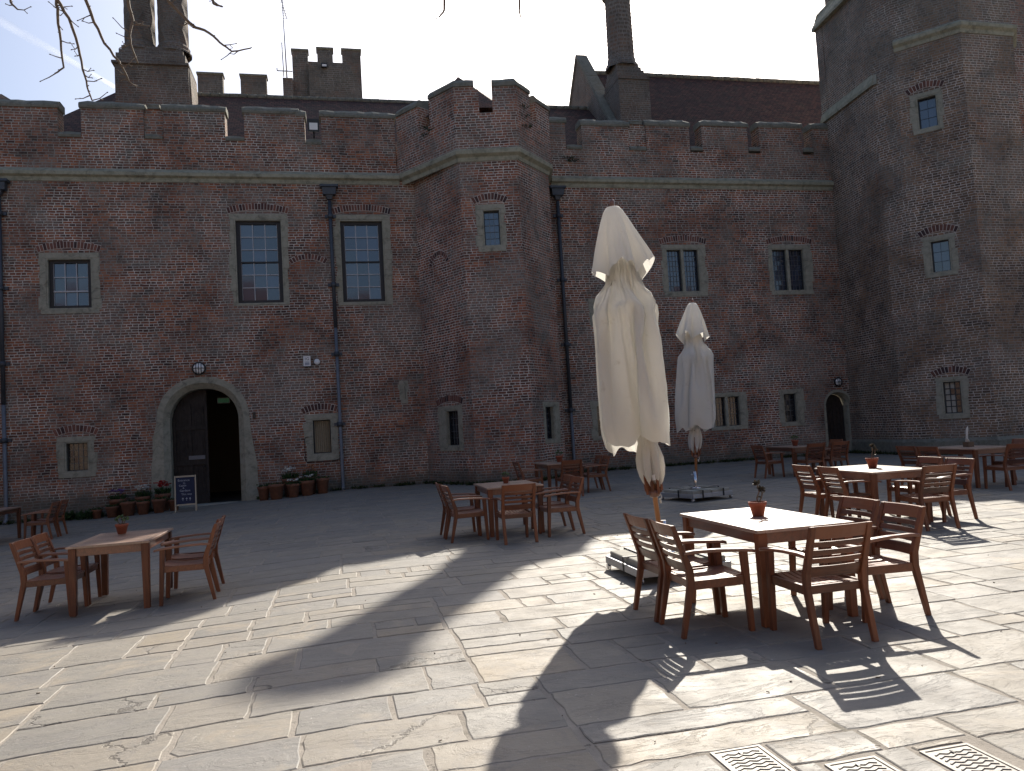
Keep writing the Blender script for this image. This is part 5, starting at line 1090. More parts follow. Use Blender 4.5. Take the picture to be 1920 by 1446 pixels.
[3,-3,-20,-10,-6,-2,-11,6,-3,-7,4,-2,-5,0,-1,-5,-3,-1,-4,-4,0,-1,-5,0,1,-5,-1,5,0,-1,8,0,0,11,0,-1,8,-1,-1,1,-4,1,2,-11,1,6,-14,0,8,-11,1,6,0,0,4,7,1,9,1,1,4,-5,0,4,-5,0,7,6,2,5,8,2,4,-3,1,-8,-13,-4,-3,-20,-4,5,-7,-4,8,3,-3,5,12,-6,0,9,-5,1,6,-2,1,5,-3,6,0,0,3,-4,2,1,-6,2,8,-11,4,13,-7,3,9,2,2,6,3,1,4,4,-1,-1,8,0,-6,8,1,-4,8,1,1,7,0,0,5,-1,2,5,0,4,-3,-1,0,5,0,4,2,-1,2,-4,0,3,4,-1,-3,4,1,4,1,-1,5,0,-2,5,8,-1,-3,11,2,-2,12,2,0,6,0,-1,10,1,4,14,6,-6,11,2,-2,4,2,5,4,0,3,-3,-1,3,-3,-1,8,-5,-1,8,12,-3,-3,6,-2,-14,3,-3,-16,-6,-6,-4,-4,-2,-8,2,-2,-7,0,-2,-4,-2,-1,-5,0,-2,-6,6,-2,-5,7,-1,-5,0,-1,-3,-10,0,-6,-12,0,-8,-5,0,-4,1,1,-2,5,0,2,7,0,2,7,0,-1,6,0,-3,3,0,-5,2,0,-4,2,0,-5,2,1,-5,2,0,-6,2,0,-6,-1,0,-3,-4,1,-1,-8,2,0,-11,2,-2,-9,2,-3,-5,1,-4,-1,2,-9,1,1,-10,0,2,-7,-1,2,-4,-4,2,-2,-5,2,0,-4,1,0,-6,2,2,-5,2,6,-3,3,9,-6,4,9,-7,4,5,-1,2],
[2,-2,-21,-10,-5,-2,-11,6,-3,-7,4,-2,-5,1,-1,-6,-3,-1,-4,-4,0,-2,-4,0,1,-5,-1,3,-3,0,9,0,-1,11,1,-1,7,-1,-1,1,-5,1,2,-11,1,8,-14,0,9,-9,1,6,0,0,5,7,1,8,2,1,5,-5,0,4,-5,0,8,4,3,5,9,1,4,-2,2,-6,-16,-3,-11,-16,-5,3,-8,-4,9,-1,-3,8,10,-5,0,9,-5,0,5,-3,3,5,-2,6,1,-1,3,-3,2,2,-7,2,9,-9,4,12,-5,3,10,2,1,5,3,1,2,4,-1,-4,7,1,-4,9,1,0,9,0,-4,6,0,-1,6,1,3,3,-1,3,3,-1,3,-1,-1,2,4,0,2,-4,-1,4,3,-1,-3,3,1,3,3,-1,5,1,-1,1,9,0,1,12,1,3,11,1,3,5,2,1,10,2,-3,16,3,-5,11,2,-3,4,2,4,4,0,5,-3,0,2,-3,-1,6,-7,-2,11,9,-2,-1,6,-2,-13,6,-4,-17,-4,-5,-4,-4,-2,-8,2,-2,-8,-1,-2,-3,-3,-2,-5,-1,-2,-7,5,-1,-5,7,-2,-6,1,-1,-4,-10,0,-6,-11,0,-8,-6,0,-4,1,1,-2,5,0,2,8,0,2,7,0,-1,5,0,-4,4,0,-4,2,0,-5,1,0,-5,2,1,-5,2,0,-6,1,0,-6,-1,1,-3,-5,0,0,-8,2,-1,-10,2,-3,-10,2,-3,-4,2,-5,-1,1,-9,1,2,-10,-1,2,-7,-3,2,-3,-4,1,0,-5,2,0,-5,2,1,-5,2,3,-4,2,5,-4,3,10,-6,4,9,-5,4,6,-2,2],
[3,-2,-21,-11,-4,-2,-11,6,-3,-7,4,-2,-5,1,-1,-6,-2,0,-5,-3,-1,-3,-4,0,0,-5,-1,3,-5,0,8,-1,-1,11,2,-1,8,-2,-1,1,-5,2,1,-10,0,10,-14,0,10,-8,1,6,0,0,5,6,1,8,4,1,6,-4,0,4,-5,1,9,3,2,5,8,1,5,-2,2,-6,-16,-3,-15,-14,-5,0,-9,-3,8,-3,-3,11,5,-5,0,9,-4,1,5,-3,3,5,-3,5,0,0,5,1,1,2,-7,2,9,-10,4,12,-2,2,10,3,2,5,3,0,-1,3,0,-3,8,0,-1,9,1,-2,9,0,-5,5,1,-2,5,0,1,5,0,5,-1,-1,3,1,-1,-1,5,0,5,-2,-2,4,1,-1,-3,3,1,4,3,0,2,4,-1,3,8,0,4,12,1,4,11,1,2,6,1,-1,10,2,-2,15,3,-5,12,3,-3,4,1,4,4,0,5,-2,0,2,-4,-1,5,-8,-2,13,5,-2,-1,6,-2,-11,9,-3,-17,0,-5,-4,-4,-2,-9,0,-2,-7,-1,-3,-3,-3,-1,-5,-2,-2,-8,4,-2,-5,7,-2,-6,0,-1,-6,-9,0,-6,-11,0,-8,-6,0,-4,1,0,-2,6,0,2,7,1,2,7,0,-1,6,0,-4,3,0,-5,2,0,-4,1,1,-5,1,0,-6,2,0,-6,1,0,-6,-1,1,-3,-5,1,0,-8,1,-2,-11,2,-3,-9,3,-4,-4,1,-4,-2,1,-10,1,2,-10,-2,2,-6,-3,2,-2,-5,2,0,-5,2,2,-4,2,1,-6,2,3,-4,2,6,-3,2,10,-6,4,10,-4,4,6,-1,2],
[2,-1,-21,-11,-4,-2,-11,6,-3,-7,4,-2,-5,1,-1,-6,-1,0,-5,-3,-1,-4,-3,0,-1,-5,-1,2,-5,0,8,-3,-1,11,1,-1,8,-1,0,1,-5,1,3,-10,0,9,-13,0,11,-8,1,6,-1,0,5,7,1,8,4,1,7,-2,1,4,-5,0,10,1,2,5,8,2,5,-2,2,-6,-16,-3,-16,-12,-6,-5,-8,-2,7,-5,-3,13,-1,-4,4,7,-4,0,6,-3,2,5,-3,6,2,-1,4,1,0,5,-6,3,7,-11,3,12,1,3,10,3,1,4,4,0,-1,3,0,-2,8,0,-1,10,1,-5,7,1,-6,5,1,-2,5,0,4,3,-1,1,4,-1,4,-2,0,3,2,0,2,4,-1,0,4,1,5,-2,-2,-1,5,1,-1,5,0,2,9,1,5,11,0,6,10,0,4,5,-1,0,10,2,-3,16,3,-3,12,3,-3,3,1,4,5,1,4,-2,-1,3,-4,-1,4,-8,-2,14,1,-2,1,5,-1,-10,11,-4,-17,3,-4,-5,-3,-2,-8,0,-3,-7,-2,-2,-3,-3,-2,-5,-2,-2,-8,3,-2,-6,6,-2,-6,0,0,-6,-9,-1,-7,-11,0,-8,-6,0,-5,2,0,-1,5,0,2,8,0,1,7,1,-2,6,0,-4,3,0,-4,0,0,-5,1,1,-5,1,0,-6,1,0,-6,2,0,-6,-2,1,-3,-5,1,-1,-8,1,-2,-10,3,-4,-9,2,-3,-5,1,-5,-1,2,-9,0,1,-10,-2,3,-6,-5,2,-1,-5,2,2,-5,2,2,-4,2,2,-5,2,4,-4,1,6,-3,3,10,-5,4,11,-3,4,5,-1,2],
[2,-1,-20,-11,-4,-3,-11,6,-3,-7,5,-1,-6,1,-1,-5,-2,-1,-6,-2,-1,-4,-3,0,-2,-4,-1,2,-6,0,6,-5,0,11,1,-1,9,-1,-1,1,-4,1,2,-11,0,12,-12,0,11,-7,1,6,-1,0,6,6,1,7,5,1,7,-1,1,5,-4,0,10,0,3,6,7,2,5,-2,1,-6,-16,-3,-17,-11,-5,-7,-6,-3,4,-7,-2,13,-3,-4,7,2,-3,1,6,-3,2,5,-3,4,4,-2,5,0,0,5,-5,2,8,-8,4,12,2,2,10,4,1,3,3,0,1,3,0,-1,9,0,-6,8,1,-6,6,1,-5,6,1,-1,5,0,1,5,0,4,1,0,4,-1,-1,0,4,0,4,2,0,1,4,-1,5,0,0,-1,4,0,0,6,0,2,9,0,4,11,0,7,10,0,3,5,0,-1,10,1,-1,16,3,-4,12,3,-3,4,1,4,5,1,5,-2,-1,3,-4,-1,3,-9,-2,14,-3,-1,3,5,-2,-8,12,-4,-17,7,-4,-5,-1,-1,-8,-1,-3,-7,-3,-3,-3,-3,-1,-5,-3,-2,-8,3,-2,-7,5,-2,-6,-1,-1,-6,-9,0,-8,-10,-1,-9,-5,0,-4,1,0,-2,6,0,2,7,0,1,8,1,-2,5,0,-4,3,0,-5,0,0,-5,0,1,-5,0,0,-6,2,0,-6,1,0,-6,-1,1,-3,-5,1,-1,-8,2,-3,-11,2,-4,-9,2,-4,-4,2,-5,-1,1,-9,0,2,-9,-4,3,-5,-6,2,0,-5,2,2,-5,2,3,-4,1,3,-4,2,4,-4,2,6,-3,2,11,-3,4,11,-3,4,5,-1,2],
[2,-1,-21,-11,-3,-3,-12,5,-2,-6,5,-2,-6,1,-1,-6,-1,-1,-5,-2,-1,-5,-2,0,-3,-4,-1,1,-6,0,7,-6,0,10,-2,-1,8,0,-1,4,-3,1,1,-11,1,12,-11,0,12,-7,0,6,-1,0,5,7,1,9,3,1,7,1,1,6,-3,1,9,-2,2,8,7,2,4,-2,2,-6,-15,-4,-18,-10,-5,-9,-4,-3,2,-9,-2,11,-5,-3,9,0,-3,4,2,-3,1,5,-3,4,5,-2,5,0,0,5,-5,2,9,-4,4,12,2,1,10,5,1,3,3,0,1,4,0,-4,7,1,-5,8,1,-4,8,1,-6,5,0,0,6,0,-2,4,0,5,1,0,4,0,0,1,4,0,5,1,0,0,4,0,5,0,-1,-2,4,0,2,5,0,3,9,-1,4,12,0,4,11,0,3,5,0,0,10,2,-3,16,3,-3,13,2,-3,4,2,4,4,0,5,-2,-1,3,-3,-1,4,-9,-1,13,-7,-2,5,4,-2,-7,13,-3,-16,9,-4,-5,0,-2,-8,1,-2,-7,-4,-3,-4,-3,-2,-4,-3,-2,-8,3,-2,-8,3,-2,-6,-2,-1,-6,-8,0,-9,-10,-1,-9,-5,0,-4,2,0,-2,5,0,2,8,0,0,7,1,-2,6,0,-5,2,0,-5,-1,0,-5,-1,1,-5,1,0,-6,2,0,-6,1,0,-6,-2,1,-3,-5,1,-2,-8,2,-3,-10,2,-5,-9,3,-4,-4,1,-4,-1,1,-9,-1,2,-9,-5,3,-4,-7,3,1,-5,1,3,-4,2,3,-4,2,4,-4,2,5,-3,1,6,-2,3,11,-3,4,11,-2,4,6,-2,2],
[2,-1,-21,-11,-3,-2,-12,5,-3,-6,5,-2,-6,2,-1,-6,-2,-1,-6,-1,-1,-5,-2,0,-4,-3,-1,1,-6,0,6,-6,0,11,-1,-1,8,-1,0,1,-5,1,4,-10,0,13,-11,0,12,-7,0,6,0,0,6,6,1,8,3,2,7,-2,1,7,0,1,10,0,1,7,6,3,5,-2,1,-7,-16,-3,-19,-8,-6,-10,-3,-2,2,-9,-3,8,-7,-3,9,-2,-2,5,1,-2,3,2,-3,3,4,-2,5,1,0,6,-4,2,10,-1,2,13,3,1,8,5,0,2,4,1,-2,1,1,-7,5,3,-5,9,1,-1,9,0,-2,7,1,0,6,0,5,3,-1,-4,3,-1,4,1,0,4,-1,-1,3,3,0,2,4,0,0,4,0,5,0,0,2,5,0,3,9,-1,4,12,0,2,11,-1,0,7,0,-1,10,2,-1,16,3,-3,13,2,-3,4,2,5,4,0,4,-2,-1,4,-2,-1,5,-9,-1,10,-10,-2,7,1,-1,-5,14,-4,-15,11,-4,-5,1,-1,-8,2,-3,-8,-2,-3,-3,-3,-1,-4,-3,-2,-9,-1,-3,-8,3,-2,-6,-1,-1,-6,-9,0,-10,-9,0,-9,-4,-1,-5,1,0,-2,6,0,2,8,0,0,7,1,-3,5,0,-5,1,0,-5,-1,1,-5,-1,0,-5,1,0,-6,1,0,-6,1,0,-6,-2,1,-3,-4,1,-3,-8,2,-4,-10,2,-5,-9,3,-3,-4,2,-5,-1,1,-9,-2,2,-8,-7,3,-2,-7,2,2,-5,2,4,-3,2,4,-3,2,4,-4,1,4,-3,2,7,-2,2,12,-2,4,11,-2,4,5,-3,2],
[3,-1,-21,-12,-2,-2,-12,5,-3,-7,5,-2,-5,1,-1,-6,-1,-1,-6,-2,0,-5,-1,-1,-5,-3,-1,0,-5,0,5,-7,0,11,-2,0,8,-1,-1,2,-5,1,4,-10,0,13,-10,0,13,-6,0,6,-1,0,7,5,1,8,4,2,7,0,1,6,-2,1,10,4,2,9,2,2,5,-2,1,-8,-15,-3,-20,-7,-5,-10,-1,-2,2,-9,-3,6,-10,-3,7,-3,-2,6,-1,-2,4,2,-2,4,2,-3,5,0,1,5,-1,1,11,0,2,14,4,0,7,6,0,0,2,1,-4,0,2,-7,6,3,-5,9,1,-2,9,0,0,8,0,1,6,0,4,1,-1,4,2,0,-2,4,-1,5,0,-1,4,2,1,-2,4,0,5,1,-1,3,3,0,2,5,0,2,9,0,0,13,0,2,11,-1,1,7,0,-1,10,2,1,17,2,-2,12,3,-3,5,1,5,4,0,5,-3,-1,3,-3,0,6,-7,-2,9,-13,-1,6,-1,-2,-1,15,-3,-14,11,-5,-6,3,-1,-7,3,-2,-8,-1,-3,-4,-3,-2,-4,-3,-1,-9,-1,-3,-8,2,-2,-5,-3,-1,-7,-9,0,-11,-8,-1,-9,-3,-1,-5,1,0,-2,5,0,1,8,0,0,8,1,-4,5,0,-5,0,0,-5,-1,1,-4,-2,0,-6,0,0,-6,1,0,-6,1,1,-6,-1,0,-4,-5,1,-3,-8,2,-4,-9,3,-5,-9,2,-4,-4,2,-5,-1,1,-9,-3,3,-6,-9,3,-1,-7,2,3,-4,2,5,-2,2,5,-3,1,4,-4,2,4,-3,1,7,-1,3,12,-1,4,11,-2,4,5,-4,2],
[2,-1,-20,-12,-2,-3,-12,5,-3,-7,5,-2,-5,1,-1,-6,-1,-1,-6,-2,0,-5,0,-1,-5,-2,-1,-2,-5,0,5,-8,0,10,-3,0,9,-1,-1,1,-5,1,5,-10,0,14,-9,0,13,-6,0,6,0,0,7,4,1,8,4,2,7,1,1,7,-1,1,10,1,3,9,4,1,5,-2,2,-8,-16,-4,-20,-4,-5,-10,0,-1,0,-9,-3,6,-13,-4,6,-3,-2,4,-2,-1,6,0,-2,4,2,-2,5,0,0,7,0,1,11,1,1,13,4,0,7,6,0,-3,1,2,-5,0,2,-7,7,2,-4,9,2,-2,9,0,1,7,0,2,6,-1,3,4,0,4,-1,-1,3,3,0,0,4,-1,5,-1,0,3,4,0,-2,4,0,5,1,0,1,5,0,0,10,0,1,12,-1,1,12,0,1,7,0,3,10,1,-1,16,2,-2,13,3,-2,5,1,5,3,0,5,-2,-1,3,-3,0,6,-8,-2,8,-13,-1,5,-5,-1,3,15,-4,-14,12,-4,-5,3,-1,-6,6,-3,-8,1,-3,-4,-3,-1,-5,-1,-2,-8,-2,-2,-9,-1,-3,-5,-4,-1,-6,-8,0,-13,-6,-1,-10,-2,-1,-4,-1,0,-3,5,0,1,8,0,-1,8,1,-4,4,0,-5,0,0,-5,-2,1,-4,-2,0,-6,0,0,-6,0,1,-6,1,0,-6,-1,0,-4,-4,2,-4,-8,2,-4,-10,2,-6,-8,3,-4,-4,1,-4,-2,2,-9,-4,2,-5,-10,3,2,-7,3,4,-3,1,5,-1,2,5,-2,2,4,-4,1,5,-3,2,7,-1,2,11,-1,4,12,-2,5,4,-4,1],
[2,-1,-21,-12,-1,-3,-12,5,-3,-7,5,-2,-5,1,-1,-6,-2,0,-6,-1,-1,-6,-1,-1,-5,-1,-1,-3,-5,0,4,-8,0,11,-4,0,8,-2,-1,1,-4,1,6,-10,0,15,-8,0,13,-5,0,6,-1,0,8,4,1,8,4,2,7,1,1,7,0,2,10,1,2,9,4,2,5,-2,1,-8,-16,-4,-21,-3,-4,-10,2,-2,0,-9,-3,5,-13,-3,7,-6,-2,3,-2,-2,5,-1,-1,6,0,1,4,0,0,6,0,-1,13,3,0,13,5,-1,5,6,1,-5,-1,2,-6,0,2,-7,6,2,-4,10,1,1,9,0,1,8,0,1,6,-1,4,2,0,2,4,0,4,1,-1,4,1,-1,1,4,1,5,0,-1,0,4,0,0,4,0,4,4,0,0,9,0,0,13,0,2,12,0,2,6,0,-1,10,1,-2,17,2,-1,13,2,0,5,1,6,3,-1,4,-3,0,4,-4,0,3,-9,-1,7,-13,-1,5,-5,-1,7,13,-4,-13,13,-5,-5,3,-1,-5,7,-3,-7,3,-2,-5,-1,-1,-5,-3,-2,-7,-4,-2,-9,-3,-3,-6,0,-1,-8,-7,-1,-11,-8,-1,-10,-2,0,-4,1,0,-4,4,-1,0,8,0,-1,8,1,-5,4,0,-5,0,0,-5,-2,1,-4,-3,0,-5,-1,1,-6,0,0,-7,1,0,-6,-1,1,-5,-4,1,-4,-7,2,-5,-10,3,-7,-7,3,-4,-4,1,-2,-5,2,-9,-4,2,-2,-10,3,3,-7,2,4,-3,2,6,0,2,5,-2,1,4,-4,2,5,-2,1,7,-1,3,12,0,4,11,-2,4,4,-5,2],
[2,0,-21,-12,-1,-3,-12,4,-3,-7,5,-1,-6,1,-1,-6,-1,-1,-6,-2,-1,-5,0,-1,-5,0,0,-5,-5,-1,3,-9,0,10,-5,0,8,-3,-1,1,-4,2,7,-9,-1,16,-7,0,14,-4,0,6,0,0,8,3,2,9,3,1,7,0,2,7,1,1,10,2,2,9,4,2,5,-2,1,-9,-15,-4,-21,-3,-4,-9,4,-1,-2,-9,-3,6,-14,-4,6,-7,-2,4,-2,-1,4,-2,-1,6,-1,0,4,0,0,6,0,0,13,3,-1,12,5,-1,4,6,1,-5,1,2,-7,0,2,-9,3,4,3,10,0,3,9,0,2,7,1,2,6,0,-2,4,-2,2,5,0,4,-1,-1,2,4,-1,4,-2,1,2,4,-1,-1,5,0,4,2,0,0,5,0,-1,10,-1,2,13,0,2,11,0,3,7,0,0,10,1,-2,17,2,-3,13,3,1,4,0,6,2,-1,5,-2,0,3,-4,0,3,-9,0,5,-14,-1,4,-6,-1,11,11,-4,-12,13,-5,-6,3,-1,-3,8,-3,-7,4,-3,-5,1,-1,-5,-1,-1,-8,-3,-3,-8,-4,-2,-4,-5,-1,-9,-5,-1,-13,-6,-1,-10,-2,-1,-4,0,0,-4,5,-1,-1,8,0,-2,8,1,-5,3,0,-5,0,0,-5,-3,1,-4,-2,0,-5,-2,1,-6,-1,0,-7,0,0,-6,-1,1,-5,-3,1,-6,-6,2,-6,-9,3,-5,-9,3,-3,-5,2,-4,-3,1,-7,-7,2,0,-10,4,4,-7,2,5,-1,2,6,0,1,5,-1,2,4,-4,1,5,-3,2,7,0,2,12,1,5,11,-3,4,3,-5,1],
[2,0,-21,-12,-2,-3,-12,5,-2,-7,5,-2,-6,1,-1,-6,-2,-1,-6,-2,-1,-5,1,-1,-6,0,0,-4,-4,-1,1,-10,0,9,-7,0,7,-4,0,1,-4,1,10,-7,-1,16,-4,0,14,-4,0,6,-1,0,8,3,2,9,2,1,7,1,2,7,1,1,10,2,2,9,5,3,5,-2,0,-8,-15,-4,-21,-3,-4,-9,6,0,-3,-10,-3,5,-13,-4,7,-7,-2,4,-5,-1,5,-1,-1,5,-1,0,5,0,0,5,-1,-1,12,1,-1,12,7,0,2,5,1,-6,3,2,-7,1,2,-9,3,3,-3,9,4,4,9,0,3,7,-1,3,5,-1,5,0,-1,2,3,-1,-1,4,0,4,1,-2,3,3,0,4,2,-1,0,4,0,4,3,0,0,6,0,0,9,-1,0,13,0,3,12,0,3,6,0,0,11,1,-4,16,3,-3,13,2,2,4,0,7,2,-1,4,-2,0,4,-4,0,2,-10,0,4,-14,-1,2,-7,0,14,8,-4,-12,14,-5,-4,3,-1,-2,9,-4,-6,5,-2,-5,1,-2,-6,0,-1,-9,-1,-2,-8,-3,-2,-5,-3,-1,-9,-7,-2,-12,-7,-1,-10,-3,-1,-4,1,0,-4,5,-1,-2,8,1,-3,7,0,-5,3,0,-5,0,0,-5,-3,1,-4,-2,0,-5,-3,1,-6,-1,0,-6,-1,1,-6,-2,0,-5,-3,1,-7,-6,3,-7,-8,3,-6,-8,3,-2,-6,1,-4,-3,2,-5,-8,2,1,-11,3,6,-6,3,5,0,1,5,0,2,5,-1,1,5,-3,2,5,-2,1,8,0,3,11,1,4,12,-4,4,2,-5,2],
[2,0,-20,-12,-2,-3,-12,4,-3,-7,5,-2,-6,1,-1,-6,-2,-1,-6,-1,-1,-6,0,0,-5,1,-1,-5,-4,-1,1,-9,0,6,-9,0,7,-6,1,2,-4,1,11,-3,-2,17,-4,0,14,-4,0,6,0,0,8,3,2,10,2,2,7,1,1,7,0,1,10,2,2,8,6,3,5,-2,1,-8,-15,-5,-21,-4,-4,-8,8,0,-5,-9,-3,6,-13,-3,6,-7,-2,5,-5,-1,5,-3,-1,7,-1,0,4,0,1,3,-2,-3,12,1,-1,11,6,0,0,6,2,-5,5,2,-7,2,2,-9,2,3,-6,8,4,8,6,-1,2,7,-1,2,6,0,3,4,1,3,-2,-3,3,3,-1,1,4,-1,4,1,-1,4,2,0,2,4,-1,2,4,0,1,6,0,0,9,0,2,13,-1,2,12,0,2,7,0,0,11,1,-4,16,3,-4,13,2,3,3,0,7,0,0,3,-4,0,5,0,-1,3,-10,0,2,-15,-1,2,-7,0,15,3,-3,-11,15,-5,-4,4,-1,-1,9,-4,-6,5,-3,-5,-2,1,-5,0,-1,-8,3,-5,-9,0,-2,-6,-2,-1,-9,-6,-2,-12,-7,-1,-9,-5,-1,-3,3,0,-5,4,0,-4,7,0,-4,7,0,-5,3,0,-5,0,0,-5,-3,1,-4,-2,0,-5,-3,1,-6,-2,0,-6,-3,1,-6,-2,1,-5,-2,1,-7,-6,2,-7,-8,3,-7,-8,3,-3,-5,2,-1,-5,1,-4,-9,3,2,-11,3,6,-4,2,6,0,2,5,0,1,5,-1,2,6,-2,1,5,-2,2,7,1,2,12,0,5,11,-3,4,2,-6,1]])
